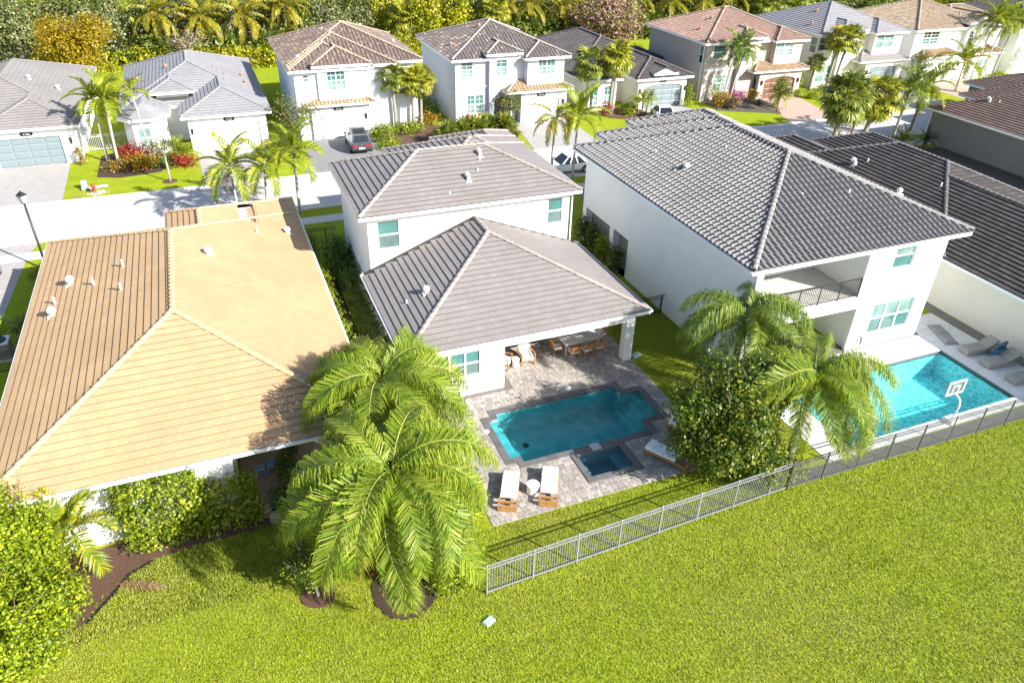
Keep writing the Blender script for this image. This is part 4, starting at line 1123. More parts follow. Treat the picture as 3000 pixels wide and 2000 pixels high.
# B2
b = [Block(-7.4, 5.25, 74.4, 92.0, 3.3), Block(-2.35, 5.25, 70.2, 84, 3.3), Block(-4.65, -.9, 75.1, 82.5, 4.35, zb=3), Block(-7.4, -3.15, 73.6, 80, 3.3)]
h2 = far_house('single storey white house with pale grey flat tile roof and a bay window', (0, 80), b, 'flat', 'ltgrey2', 'ltgrey2', 'stucco', {1: [(-1.2, 4.1, 0, 2.4)], 2: [(-3.59, -1.94, 3.01, 3.60)]}, ex=.37, w=.33, t=.055)
garage_door(h2, 70.7, -1.2, 4.1, 2.4, 'garage_white', 4, 4)
window(h2, 'y', 75.6, -3.59, -1.94, 3.01, 3.60, -1, 2, 1, ('pane_dark',))
number_plate(h2, 1.6, 70.69, 2.74, '9709'); sconce(h2, -1.6, 70.7, 1.9)
bay = [(-6.95, 74.2), (-6.95, 71.75), (-6.3, 71.0), (-4.75, 71.05), (-3.6, 72.1), (-3.6, 74.2)]
mb = MB(); mb.prism(bay, 0, 3.18); mb.build('bay_wall', M['stucco'], h2, True)
ep = [(-7.4, 74.6), (-7.4, 71.5), (-6.5, 70.5), (-4.6, 70.55), (-3.15, 71.85), (-3.15, 74.6)]; apex = (-5.3, 73.2, 4.10); back = (-5.3, 76.2, 4.10)
mb = MB()
for i in range(5):
    tri = [(*ep[i], 3.3), (*ep[i + 1], 3.3), apex] + ([back] if i in (0,) else [])
    if i == 0: tri = [(*ep[0], 3.3), (*ep[1], 3.3), apex, back]
    if i == 4: tri = [(*ep[4], 3.3), (*ep[5], 3.3), back, apex]
    n_ = 8
    for k in range(n_):
        f0, f1 = k / n_, (k + 1) / n_
        def L_(p, q, f_): return tuple(a + (c - a) * f_ for a, c in zip(p, q))
        top0, top1 = (apex, apex) if len(tri) == 3 else (tri[3], tri[2])
        A, B, Cq, Dq = L_(tri[0], top0, f0), L_(tri[1], top1, f0), L_(tri[1], top1, f1), L_(tri[0], top0, f1)
        up = lambda p, d_: (p[0], p[1], p[2] + d_)
        mb.add([up(A, .045), up(B, .045), up(Cq, .012), up(Dq, .012), up(A, -.0), up(B, -.0)], [(0, 1, 2, 3), (4, 5, 1, 0)])
mb.build('bay_roof', T['ltgrey2'], h2, True)
fa = MB()
for i in range(5): fa.quad((*ep[i], 3.08), (*ep[i + 1], 3.08), (*ep[i + 1], 3.31), (*ep[i], 3.31))
fa.poly([(p[0], p[1], 3.09) for p in reversed(ep)]); fa.build('fascia', M['gutter'], h2, True)
window(h2, 'y', 70.98, -6.05, -4.95, .7, 2.5, -1, 2, 2, ('pane_pale', 'pane_pale'), depth=-.02)
window(h2, 'x', -6.95, 72.0, 73.6, .7, 2.6, -1, 1, 2, ('pane_teal', 'pane_teal'), depth=-.02)
mb = MB(); mb.box(-7.1, -6.95, 71.8, 73.8, .55, .66); mb.build('window_sill', M['trim'], h2, True)
for p, kd in (((-3.05, 82.10, 4.99), 'dome'), ((3.78, 81.56, 3.87), 'dome'), ((3.88, 78.62, 3.84), 'dome'), ((-5.90, 82.58, 3.88), 'dome'), ((1.26, 81.44, 4.86), 'pipe'), ((1.62, 81.02, 4.71), 'pipe'), ((2.17, 79.83, 4.50), 'pipe')): vent(h2, p, kd, 'vent_red', .8)
# B3
b = [Block(7.25, 20.1, 72.5, 86.0, 6.4), Block(7.25, 17.3, 71.6, 82, 6.42), Block(7.25, 14.9, 70.9, 80, 6.4), Block(9.3, 14.6, 70.65, 78, 6.75)]
sk = Block(8.4, 14.75, 70.6, 74.6, 3.3, wall=False); sk2 = Block(15.4, 20.0, 72.8, 76.5, 3.3, wall=False)
h3 = far_house('pale blue two storey house with umber barrel roof and white arched garage door', (13.6, 79), b, 'barrel', 'umber', 'umber_cap', 'stucco_blue',
   {2: [(8.50, 9.02, 5.26, 5.88)], 3: [(*[float(q) for q in (10.61, 12.32, 4.40, 6.17)], .35)], 0: [(15.6, 16.0, 3.9, 5.6)]}, skirts=((sk, 'skirt'), (sk2, 'umber')))
window(h3, 'y', 71.4, 8.50, 9.02, 5.26, 5.88, -1, 1, 2, ('pane_teal', 'pane_grey'))
window(h3, 'y', 71.14, 10.61, 12.32, 4.40, 6.17, -1, 2, 2, ('pane_teal', 'pane_pale'), grid=1)
window(h3, 'y', 72.98, 15.6, 16.0, 3.9, 5.6, -1, 1, 2, ('pane_teal', 'pane_teal'))
mb = MB(); wall(mb, 'y', 71.1, 8.9, 14.3, 0, 3.2, -1, [(9.3, 13.5, 0, 2.4, .3)], .2); wall(mb, 'x', 14.3, 71.1, 74, 0, 3.2, 1); wall(mb, 'x', 8.9, 71.1, 74, 0, 3.2, -1); mb.build('wall', M['stucco_blue'], h3, True); mb = MB()
wall(mb, 'y', 73.3, 15.9, 19.5, 0, 3.2, -1, [(17.3, 19.2, .7, 2.4)]); wall(mb, 'x', 15.9, 73.3, 76, 0, 3.2, -1); wall(mb, 'x', 19.5, 73.3, 76, 0, 3.2, 1); mb.build('wall', M['stucco_blue'], h3, True)
garage_door(h3, 71.1, 9.3, 13.5, 2.4, 'garage_white', 4, 4, .19)
window(h3, 'y', 73.3, 17.3, 19.2, .7, 2.4, -1, 2, 2, ('pane_teal', 'pane_pale'), grid=1)
number_plate(h3, 11.4, 71.09, 2.75, '9713'); sconce(h3, 13.95, 71.1, 1.9)
for p, kd in (((8.54, 73.62, 6.84), 'dome'), ((11.90, 79.46, 8.21), 'pipe'), ((18.63, 77.95, 6.97), 'dome'), ((17.98, 91.01, 6.40), 'dome')): vent(h3, p, kd, k=.8)
# B4
b = [Block(22.65, 34.9, 71.2, 84.0, 6.4), Block(29.95, 34.95, 70.2, 79, 6.4), Block(26.1, 29.9, 70.75, 78, 6.85)]
sk = Block(27.9, 35.3, 69.9, 74.2, 3.3, wall=False)
h4 = far_house('grey white two storey house with dark slate barrel roof and arched entry', (28.8, 77), b, 'barrel', 'slate', 'slate_cap', 'stucco_grey',
   {0: [(23.76, 24.98, 4.55, 6.05), (24.32, 26.12, 1.00, 2.84)], 2: [(*[float(q) for q in (27.23, 28.43, 4.60, 6.31)], .4), (27.1, 28.9, 0, 2.6, .5)], 1: [(31.60, 33.47, 4.61, 6.17)]}, skirts=((sk, 'skirt'),))
window(h4, 'y', 71.7, 23.76, 24.98, 4.55, 6.05, -1, 1, 2, ('pane_grey', 'pane_pale'), grid=1)
window(h4, 'y', 71.7, 24.32, 26.12, 1.00, 2.84, -1, 2, 2, ('pane_teal', 'pane_pale'), grid=1)
window(h4, 'y', 71.25, 27.23, 28.43, 4.60, 6.31, -1, 1, 2, ('pane_teal', 'pane_pale'), grid=1)
window(h4, 'y', 70.7, 31.60, 33.47, 4.61, 6.17, -1, 2, 2, ('pane_teal', 'pane_pale'), grid=1)
mb = MB(); mb.box(27.12, 28.88, 71.42, 71.46, 0, 2.58); mb.build('front_door', M['bronze'], h4, True)
mb = MB(); wall(mb, 'y', 70.4, 29.7, 34.8, 0, 3.2, -1, [(30.2, 34.0, 0, 2.4, .3)], .2); wall(mb, 'x', 34.8, 70.4, 74, 0, 3.2, 1); wall(mb, 'x', 29.7, 70.4, 74, 0, 3.2, -1); mb.build('wall', M['stucco_grey'], h4, True)
garage_door(h4, 70.4, 30.2, 34.0, 2.4, 'garage_white', 4, 4, .19); sconce(h4, 34.4, 70.4, 1.9); number_plate(h4, 31.9, 70.39, 2.75, '9717')
band(h4, M['trim'], 23.2, 26.55, 71.7, 3.55, 3.75)
for p, kd in (((23.95, 75.48, 6.90), 'dome'), ((27.46, 76.88, 8.27), 'dome'), ((24.09, 74.08, 6.96), 'pipe')): vent(h4, p, kd, 'vent_red', .8)
# B5
b = [Block(37.5, 50.6, 74.6, 93.0, 3.3), Block(43.45, 50.6, 71.0, 84, 3.3), Block(37.6, 42.3, 72.0, 82, 3.32)]
h5 = far_house('single storey cream house with black barrel roof and grey arched garage door', (44, 80), b, 'barrel', 'ink', 'ink_cap', 'stucco_cream',
   {1: [(44.6, 49.6, 0, 2.5, .35)], 2: [(38.65, 39.6, .5, 2.5, .3), (40.35, 41.3, .5, 2.5, .3)]})
garage_door(h5, 71.5, 44.6, 49.6, 2.5, 'garage_grey', 4, 4)
window(h5, 'y', 72.5, 38.65, 39.6, .5, 2.5, -1, 1, 2, ('pane_teal', 'pane_pale'), grid=1); window(h5, 'y', 72.5, 40.35, 41.3, .5, 2.5, -1, 1, 2, ('pane_teal', 'pane_pale'), grid=1)
number_plate(h5, 47.0, 71.49, 2.85, '9721', .8); sconce(h5, 44.2, 71.5, 1.9); sconce(h5, 50.0, 71.5, 1.9)
gb = Block(45.55, 48.55, 71.0, 76.5, 3.75, gable='S', wall=False); rr = roof_body(h5, [gb], M['deck_under'], .2); tile_roof(h5, rr, [gb], 'barrel', T['ink'], T['ink_cap'], 0, 60, w=.36, ex=.4, t=.04, nb=4)
mb = MB(); mb.prism([(45.9, 71.3), (48.2, 71.3), (48.2, 73), (45.9, 73)], 3.1, 3.7); mb.build('gable_wall', M['stucco_cream'], h5, True)
# B6
b = [Block(52.2, 65.75, 71.7, 84.8, 6.4), Block(61.0, 65.75, 70.9, 79, 6.4), Block(56.5, 60.0, 71.2, 78, 6.85)]
sk = Block(58.3, 66.1, 70.4, 74.6, 3.3, wall=False)
h6 = far_house('beige two storey house with rose brown barrel roof and brown garage door', (59, 78), b, 'barrel', 'rose', 'rose_cap', 'stucco_beige',
   {0: [(53.61, 55.30, 4.55, 6.02), (54.17, 56.57, 0.97, 2.79)], 1: [(61.57, 63.95, 4.62, 6.19)], 2: [(57.3, 58.1, 4.1, 5.7)]}, {0: [(72.6, 73.6, 4.0, 5.9)]}, skirts=((sk, 'skirt'),))
window(h6, 'y', 72.2, 53.61, 55.30, 4.55, 6.02, -1, 1, 2, ('pane_teal', 'pane_pale')); window(h6, 'y', 72.2, 54.17, 56.57, 0.97, 2.79, -1, 2, 2, ('pane_pale', 'pane_pale'), grid=1)
window(h6, 'y', 71.4, 61.57, 63.95, 4.62, 6.19, -1, 2, 2, ('pane_pale', 'pane_pale'), grid=1); window(h6, 'y', 71.7, 57.3, 58.1, 4.1, 5.7, -1, 1, 2)
window(h6, 'x', 52.7, 72.6, 73.6, 4.0, 5.9, -1, 1, 2, ('pane_teal', 'pane_dark'))
mb = MB(); wall(mb, 'y', 70.9, 59.6, 65.6, 0, 3.2, -1, [(60.4, 64.8, 0, 2.4, .35)], .2); wall(mb, 'x', 65.6, 70.9, 74, 0, 3.2, 1); wall(mb, 'x', 59.6, 70.9, 74, 0, 3.2, -1, [(71.4, 73.2, 0, 2.5, .5)]); mb.build('wall', M['stucco_beige'], h6, True)
garage_door(h6, 70.9, 60.4, 64.8, 2.4, 'wood_door', 4, 4, .19); sconce(h6, 60.0, 70.9, 1.9); sconce(h6, 65.2, 70.9, 1.9)
band(h6, M['trim'], 52.72, 56.9, 72.2, 3.3, 3.6)
g = MB(); g.box(52.02, 52.14, 71.7, 84.8, 6.28, 6.4); g.tube([(52.6, 72.6, 6.2), (52.6, 72.6, .1)], .06, 8); g.build('gutter', M['gutter'], h6, True)
lr = Block(49.3, 52.9, 80.5, 86.5, 3.0, wall=True); rr = roof_body(h6, [lr], M['deck_under'], .2); tile_roof(h6, rr, [lr], 'barrel', T['ink'], T['ink_cap'], 0, 60, w=.36, ex=.4, t=.04, nb=4)
for p, kd in (((56.16, 77.06, 7.94), 'dome'), ((53.97, 75.81, 7.09), 'dome')): vent(h6, p, kd, 'vent_red', .8)
# B7
b = [Block(69.2, 82.0, 72.8, 85.8, 6.4), Block(76.6, 82.0, 71.8, 80, 6.4), Block(71.9, 75.6, 72.2, 79, 6.85)]
sk = Block(74.6, 82.6, 71.2, 75.2, 3.3, wall=False)
h7 = far_house('cream white two storey house with pale grey flat tile roof', (75.5, 79), b, 'flat', 'ltgrey2', 'ltgrey2', 'stucco_cream',
   {0: [(69.54, 71.39, 4.42, 5.91), (70.05, 72.79, 0.70, 2.66)], 1: [(77.41, 80.08, 4.52, 6.06)]}, {0: [(73.9, 75.0, 4.0, 5.8)]}, skirts=((sk, 'ltgrey'),), w=.33, ex=.38, t=.06)
window(h7, 'y', 73.3, 69.54, 71.39, 4.42, 5.91, -1, 1, 2, ('pane_teal', 'pane_dark')); window(h7, 'y', 73.3, 70.05, 72.79, 0.70, 2.66, -1, 2, 2, ('pane_pale', 'pane_pale'))
window(h7, 'y', 72.3, 77.41, 80.08, 4.52, 6.06, -1, 2, 2, ('pane_pale', 'pane_pale')); window(h7, 'x', 69.7, 73.9, 75.0, 4.0, 5.8, -1, 1, 2, ('pane_grey', 'pane_grey'))
mb = MB(); wall(mb, 'y', 71.7, 76.2, 82.1, 0, 3.2, -1, [(76.9, 81.3, 0, 2.4)], .2); wall(mb, 'x', 82.1, 71.7, 76, 0, 3.2, 1); wall(mb, 'x', 76.2, 71.7, 76, 0, 3.2, -1); mb.build('wall', M['stucco_cream'], h7, True)
garage_door(h7, 71.7, 76.9, 81.3, 2.4, 'garage_grey', 4, 4, .19); sconce(h7, 76.5, 71.7, 1.9)
for p, kd in (((73.02, 78.73, 7.89), 'dome'), ((70.36, 76.16, 6.85), 'dome')): vent(h7, p, kd, 'vent_red', .8)
# B8
b = [Block(83.3, 96.4, 71.9, 85.0, 6.4), Block(89.8, 101.0, 73.0, 82, 6.4), Block(91.6, 96.4, 71.4, 79, 7.0, gable='S')]
sk = Block(84.2, 91.2, 70.8, 74.6, 3.3, wall=False); sk2 = Block(93.4, 98.9, 70.9, 75, 3.3, wall=False)
h8 = far_house('white two storey house with sand coloured barrel roof and gabled entry', (92, 78), b, 'barrel', 'sand', 'sand_cap', 'stucco',
   {0: [(85.22, 87.87, 4.52, 6.02), (92.5, 93.2, 4.2, 5.9)], 1: [(95.55, 98.34, 4.03, 5.47)], 2: [(92.6, 93.3, 4.3, 5.9)]}, skirts=((sk, 'skirt'), (sk2, 'skirt')))
window(h8, 'y', 72.4, 85.22, 87.87, 4.52, 6.02, -1, 2, 2, ('pane_dark', 'pane_teal'), grid=1); window(h8, 'y', 71.9, 92.6, 93.3, 4.3, 5.9, -1, 1, 2, ('pane_dark', 'pane_dark'), grid=1)
window(h8, 'y', 73.5, 95.55, 98.34, 4.03, 5.47, -1, 2, 2, ('pane_dark', 'pane_dark'), grid=1)
mb = MB(); wall(mb, 'y', 71.3, 84.7, 90.7, 0, 3.2, -1, [(85.5, 89.7, 0, 2.4, .3)], .2); wall(mb, 'x', 84.7, 71.3, 74, 0, 3.2, -1); wall(mb, 'x', 90.7, 71.3, 74, 0, 3.2, 1); wall(mb, 'y', 71.4, 94.0, 98.4, 0, 3.2, -1, [(95.2, 97.2, .7, 2.4)]); wall(mb, 'x', 94.0, 71.4, 75, 0, 3.2, -1); wall(mb, 'x', 98.4, 71.4, 75, 0, 3.2, 1); mb.build('wall', M['stucco'], h8, True)
garage_door(h8, 71.3, 85.5, 89.7, 2.4, 'garage_white', 4, 4, .19); window(h8, 'y', 71.4, 95.2, 97.2, .7, 2.4, -1, 2, 2, ('pane_pale', 'pane_teal')); sconce(h8, 85.1, 71.3, 1.9); sconce(h8, 92.2, 71.9, 1.9)
# B9
b = [Block(101.5, 115.0, 71.5, 85, 6.4)]
h9 = far_house('white two storey house with dark slate roof at the top right corner', (108, 78), b, 'barrel', 'ink', 'ink_cap', 'stucco', {0: [(103.2, 105.2, 4.2, 5.8), (106.5, 108.5, .7, 2.5)]})
window(h9, 'y', 72.0, 103.2, 105.2, 4.2, 5.8, -1, 2, 2, ('pane_dark', 'pane_teal')); window(h9, 'y', 72.0, 106.5, 108.5, .7, 2.5, -1, 2, 2, ('pane_dark', 'pane_teal'))

# ------------------------------------------------------------------ vegetation builders
def frond_mesh(L, n, ll, mat, a0, a1, droop=.3, vee=.25, width=.05, seed=0, rach=.025, start=.14, plum=0.0, fwd=(.5, .95), curve=1.15):
    r = random.Random(seed); mb = MB()
    K = 12; pts = [Vector((0, 0, 0))]; tans = []
    side = r.uniform(-.12, .12)
    for k in range(K):
        t = (k + .5) / K; a = a0 + (a1 - a0) * t ** curve
        d = Vector((math.cos(a), side * t, math.sin(a))).normalized(); tans.append(d); pts.append(pts[-1] + d * (L / K))
    mb.tube(pts, [rach * (1 - .85 * k / K) for k in range(K + 1)], 4, False)
    for i in range(n):
        t = start + (1 - start) * (i + .5) / n
        for sgn in (-1, 1):
            tt = min(.999, t + r.uniform(-.01, .01)); k = int(tt * K); f = tt * K - k
            p = pts[k].lerp(pts[k + 1], f); T = tans[k]
            S = Vector((0, sgn, 0)) - T * (T.y * sgn); S.normalize(); Nn = (T.cross(S) * sgn).normalized()
            if Nn.z < 0 and abs(T.z) < .8: Nn = -Nn
            fa = fwd[0] + (fwd[1] - fwd[0]) * tt + r.uniform(-.1, .1)
            d = S * math.cos(fa) + T * math.sin(fa) + Nn * (vee + r.uniform(-plum, plum)); d.normalize()
            ln = ll * (.45 + .55 * math.sin(PI * (.12 + .80 * tt))) * r.uniform(.72, 1.12)
            if tt > .9: ln *= .75
            dd = (d * (1 - droop) + Vector((r.uniform(-.16, .16) * droop, r.uniform(-.16, .16) * droop, -droop - r.uniform(0, .15)))).normalized()
            q1 = p + d * ln * .5; q2 = q1 + dd * ln * .5
            w = T * width * .5
            mb.add([p - w * .6, p + w * .6, q1 + w, q1 - w, q2 + w * .12, q2 - w * .12], [(0, 1, 2, 3), (3, 2, 4, 5)])
    return mb.mesh('frond', M[mat])

def fan_mesh(P, R, mat, seed=0, n=22, droop=.35, a0=.5):
    """a fan leaf: petiole along +X then a folded fan of segments"""
    r = random.Random(seed); mb = MB()
    K = 5; pts = [Vector((0, 0, 0))]
    for k in range(K):
        a = a0 - .5 * (k / K); pts.append(pts[-1] + Vector((math.cos(a), 0, math.sin(a))) * (P / K))
    mb.tube(pts, [.022] * (K + 1), 4, False)
    o = pts[-1]; X = (pts[-1] - pts[-2]).normalized(); Y = Vector((0, 1, 0)); Z = X.cross(Y)
    for i in range(n):
        an = (-2.2 + 4.4 * (i + .5) / n) + r.uniform(-.04, .04)
        d = X * math.cos(an) + Y * math.sin(an) + Z * (.12 if i % 2 else .0) ; d.normalize()
        per = (Y * math.cos(an) - X * math.sin(an))
        ln = R * (.72 + .28 * math.cos(an * .6)) * r.uniform(.88, 1.08)
        w = ln * .085
        dd = (d + Vector((0, 0, -1)) * (droop + r.uniform(0, .5))).normalized()
        q1 = o + d * ln * .62; q2 = q1 + dd * ln * .42
        mb.add([o, q1 - per * w, q1 + per * w, q2], [(0, 1, 2), (2, 1, 3)])
    return mb.mesh('fan_leaf', M[mat])

FR = {}
def frond_set(key, fn, k):
    if key not in FR: FR[key] = [fn(i) for i in range(k)]
    return FR[key]
SETS = {
    'queen': lambda i: frond_mesh([3.9, 4.3, 4.4, 4.0][i], 215, 1.2, 'queen', [1.15, .8, .5, .0][i], [-1.2, -1.5, -1.6, -1.65][i], .86, -.05, .030, 10 + i, .035, .10, .45, curve=.85),
    'queen_dark': lambda i: frond_mesh([3.4, 3.8, 3.9, 3.5][i], 180, 1.0, 'queen_dark', [1.15, .8, .5, .0][i], [-1.1, -1.4, -1.5, -1.6][i], .82, .0, .030, 20 + i, .035, .12, .45, curve=.85),
    'coco': lambda i: frond_mesh(3.9, 42, .95, 'coco', [.6, .45, .3][i], [-.9, -1.15, -1.3][i], .6, .05, .10, 30 + i, .05, .16, .1),
    'street': lambda i: frond_mesh(2.5, 36, .72, 'street_palm', [.75, .6, .45][i], [-.55, -.9, -1.1][i], .22, .35, .085, 40 + i, .03, .12, .1),
    'foxtail': lambda i: frond_mesh(2.2, 40, .62, 'queen_dark', [.7, .5, .35][i], [-.5, -.9, -1.1][i], .25, .3, .08, 50 + i, .03, .1, .5),
    'dwarf': lambda i: frond_mesh(1.25, 36, .34, 'street_palm', [.9, .7, .5][i], [-.6, -.9, -1.0][i], .2, .3, .035, 60 + i, .015, .1, .1),
    'areca': lambda i: frond_mesh(1.8, 30, .5, 'hedge', [1.1, .9, .7][i], [-.4, -.6, -.8][i], .25, .3, .05, 65 + i, .018, .12, .1),
    'cycad': lambda i: frond_mesh(1.3, 40, .26, 'cycad', [.8, .6, .4][i], [-.3, -.5, -.7][i], .05, .2, .03, 70 + i, .02, .1, .05),
    'fan': lambda i: fan_mesh(.95, .95, 'fan', 80 + i, 22, .45),
    'fan_bright': lambda i: fan_mesh(.95, .95, 'fan_bright', 85 + i, 22, .55),
    'palmetto': lambda i: fan_mesh(1.0, .85, 'fan', 90 + i, 20, .12, .8),
    'dead': lambda i: frond_mesh(2.2, 34, .5, 'dead', [.1, -.2][i], [-1.2, -1.5][i], .7, .0, .05, 95 + i, .03, .15, .2),
}
def palm(name, label, x, y, h, kind, nf=22, scale=1.0, group=None, lean=(0, 0), trunk='bark_palm', tr=.15, shaft=0.0, emin=-.9, emax=1.15, seed=0, cat='palm tree', dead=0, z0=0.0, tw=1.5):
    r = random.Random(seed + int(x * 13 + y * 7))
    ms = frond_set(kind, SETS[kind], 4 if kind.startswith('queen') else 3)
    p = empty(name, (x, y, z0), 0, label, cat, group)
    tb = MB(); lx, ly = lean
    pts = [Vector((lx * (k / 7) ** tw, ly * (k / 7) ** tw, h * k / 7 - (.1 if k == 0 else 0))) for k in range(8)]
    tb.tube(pts, [tr * (1.35 if k == 0 else 1.1 - .25 * k / 7) for k in range(8)], 10)
    if h > .3: link('trunk', tb.mesh('trunk', M[trunk], True), p)
    if shaft:
        sb = MB(); sb.tube([pts[-1] - Vector((0, 0, .05)), pts[-1] + Vector((0, 0, shaft * .6)), pts[-1] + Vector((0, 0, shaft))], [tr * .95, tr * .8, tr * .35], 8)
        link('crownshaft', sb.mesh('crownshaft', M['crownshaft'], True), p)
    top = pts[-1] + Vector((0, 0, shaft * .85))
    for i in range(nf):
        f = (i + .5) / nf
        e = emax + (emin - emax) * f ** .9 + r.uniform(-.12, .12)
        az = i * 2.39996 + r.uniform(-.2, .2)
        o = link('frond', ms[min(len(ms) - 1, int(f * len(ms)))] if kind.startswith(('queen', 'coco', 'street', 'foxtail')) else ms[i % len(ms)], p)
        q_ = kind.startswith('queen')
        if q_: e = .24 + r.uniform(-.14, .14)
        base = .4 if kind.startswith(('queen', 'coco', 'street', 'foxtail')) else .45
        s = scale * r.uniform(.88, 1.08)
        o.matrix_local = Matrix.Translation(top + Vector((0, 0, r.uniform(-.12, .08)))) @ Matrix.Rotation(az, 4, 'Z') @ Matrix.Rotation(-(e - base * .6), 4, 'Y') @ Matrix.Rotation(r.uniform(-.35, .35) * (1.6 if q_ else 1), 4, 'X') @ Matrix.Scale(s * (r.uniform(.85, 1.1) if q_ else 1), 4)
    for i in range(dead):
        ds_ = frond_set('dead', SETS['dead'], 2); o = link('dead_frond', ds_[i % 2], p)
        o.matrix_local = Matrix.Translation(top - Vector((0, 0, .15))) @ Matrix.Rotation(r.uniform(0, 6.28), 4, 'Z') @ Matrix.Rotation(.75, 4, 'Y') @ Matrix.Scale(scale * .9, 4)
    return p

def leaf_points(blobs, n, size, seed, shell=.55, ncl=9, boxy=False, up=.45, spread=None):
    g = np.random.default_rng(seed)
    B = np.array([b[:6] for b in blobs], float)
    vol = B[:, 3] * B[:, 4] * B[:, 5]; vol = vol ** .75
    nc = max(1, n // ncl)
    ch = g.choice(len(B), nc, p=vol / vol.sum())
    if boxy:
        d = g.uniform(-1, 1, (nc, 3)); ax = g.integers(0, 3, nc); sg = g.choice([-1, 1], nc); out = g.random(nc) < .8
        d[np.arange(nc)[out], ax[out]] = sg[out] * g.uniform(.8, 1.02, out.sum())
        dirn = np.zeros_like(d); dirn[np.arange(nc), ax] = sg
        c = B[ch, :3] + d * B[ch, 3:6]
        dirn = dirn + d * .3
    else:
        d = g.normal(size=(nc, 3)); d /= np.linalg.norm(d, axis=1)[:, None]
        rr = shell + (1.0 - shell) * g.random(nc) ** .7
        rr *= 1 + .10 * np.sin(d[:, 0] * 5 + seed) * np.cos(d[:, 2] * 6 + seed * 2) + g.normal(0, .06, nc)
        c = B[ch, :3] + d * rr[:, None] * B[ch, 3:6]; dirn = d
    sp = spread if spread is not None else size * 1.6
    P = np.repeat(c, ncl, 0) + g.normal(0, sp * .55, (nc * ncl, 3)); D = np.repeat(dirn, ncl, 0)
    P[:, 2] = np.maximum(P[:, 2], .03)
    N = D * .55 + np.array([0, 0, up]) + g.normal(0, .55, P.shape); N /= np.linalg.norm(N, axis=1)[:, None]
    T = g.normal(size=P.shape); T -= N * (T * N).sum(1)[:, None]; T /= np.linalg.norm(T, axis=1)[:, None]
    Bt = np.cross(N, T)
    s = size * g.uniform(.6, 1.25, len(P))[:, None]
    V = np.stack([P - T * s * .5, P + Bt * s * .32 + N * s * .10, P + T * s * .5, P - Bt * s * .32 + N * s * .10], 1)
    return V.reshape(-1, 3)
def leaf_mesh(name, blobs, n, size, mat, seed=1, **k):
    V = leaf_points(blobs, n, size, seed, **k)
    return np_mesh(name, V, np.arange(len(V), dtype=np.int32), M[mat], 4)

def limbs(h, r, spread, n, seed, mat, z1=None):
    g = random.Random(seed); mb = MB()
    top = z1 or h * .55
    mb.tube([(0, 0, -.1), (g.uniform(-.05, .05), g.uniform(-.05, .05), top * .5), (g.uniform(-.1, .1), g.uniform(-.1, .1), top)], [r * 1.3, r, r * .8], 8)
    for i in range(n):
        a = 2 * PI * i / n + g.uniform(-.4, .4); z = top * g.uniform(.55, 1.0); e = g.uniform(.6, 1.0) * spread
        p0 = Vector((0, 0, z)); p2 = Vector((math.cos(a) * e, math.sin(a) * e, z + (h - z) * g.uniform(.5, .95))); p1 = p0.lerp(p2, .45) + Vector((0, 0, .12 * h))
        mb.tube([p0, p1, p2], [r * .5, r * .35, r * .12], 5)
        for q in range(2):
            p3 = p2 + Vector((g.uniform(-1, 1), g.uniform(-1, 1), g.uniform(.1, .8))) * spread * .45
            mb.tube([p1.lerp(p2, .6), p3], [r * .2, r * .07], 4)
    return mb.mesh('trunk', M[mat], True)

def tree(name, label, x, y, h, R, mat, n=1800, size=.16, th=None, group=None, seed=1, bark='bark_brown', tr=.09, nb=7, cat='tree', shell=.45, low=.35, flat_=1.0, ncl=9, skeleton=None, zoff=0, wide=1.0):
    t = empty(name, (x, y, 0), 0, label, cat, group); g = random.Random(seed)
    link('trunk', skeleton or limbs(h * .92, tr, R * .75, 5, seed, bark, th), t)
    zb = h * low; cz = (h + zb) / 2; rz = (h - zb) / 2
    bl = [(0, 0, cz, R * .72, R * .72 * wide, rz * .9)]
    for k in range(nb):
        a = 2 * PI * k / nb + g.uniform(-.4, .4); e = R * g.uniform(.4, .66)
        bl.append((math.cos(a) * e, math.sin(a) * e * wide, cz + g.uniform(-.5, .62) * rz, R * g.uniform(.3, .48), R * g.uniform(.3, .48), rz * g.uniform(.3, .5) * flat_))
    link('crown', leaf_mesh('crown', bl, n, size, mat, seed, shell=shell, ncl=ncl), t)
    return t

def shrub(name, label, x, y, rx, ry, h, mat, n=500, size=.12, group=None, seed=1, cat='shrub', box=False, rz=0.0, trunk=False):
    t = empty(name, (x, y, 0), rz, label, cat, group)
    if box: bl = [(0, 0, h * .52, rx, ry, h * .48)]
    else:
        g = random.Random(seed); bl = [(0, 0, h * .45, rx, ry, h * .52)]
        for k in range(5):
            a = g.uniform(0, 6.28); bl.append((math.cos(a) * rx * .5, math.sin(a) * ry * .5, h * g.uniform(.45, .75), rx * .5, ry * .5, h * .3))
    link('foliage', leaf_mesh('foliage', bl, n, size, mat, seed, shell=.5, boxy=box), t)
    st = MB(); g = random.Random(seed + 5)
    for k in range(4): st.tube([(g.uniform(-.3, .3) * rx, g.uniform(-.3, .3) * ry, -.05), (g.uniform(-.5, .5) * rx, g.uniform(-.5, .5) * ry, h * .7)], [.03, .012], 5)
    link('stem', st.mesh('stem', M['bark_brown']), t)
    return t

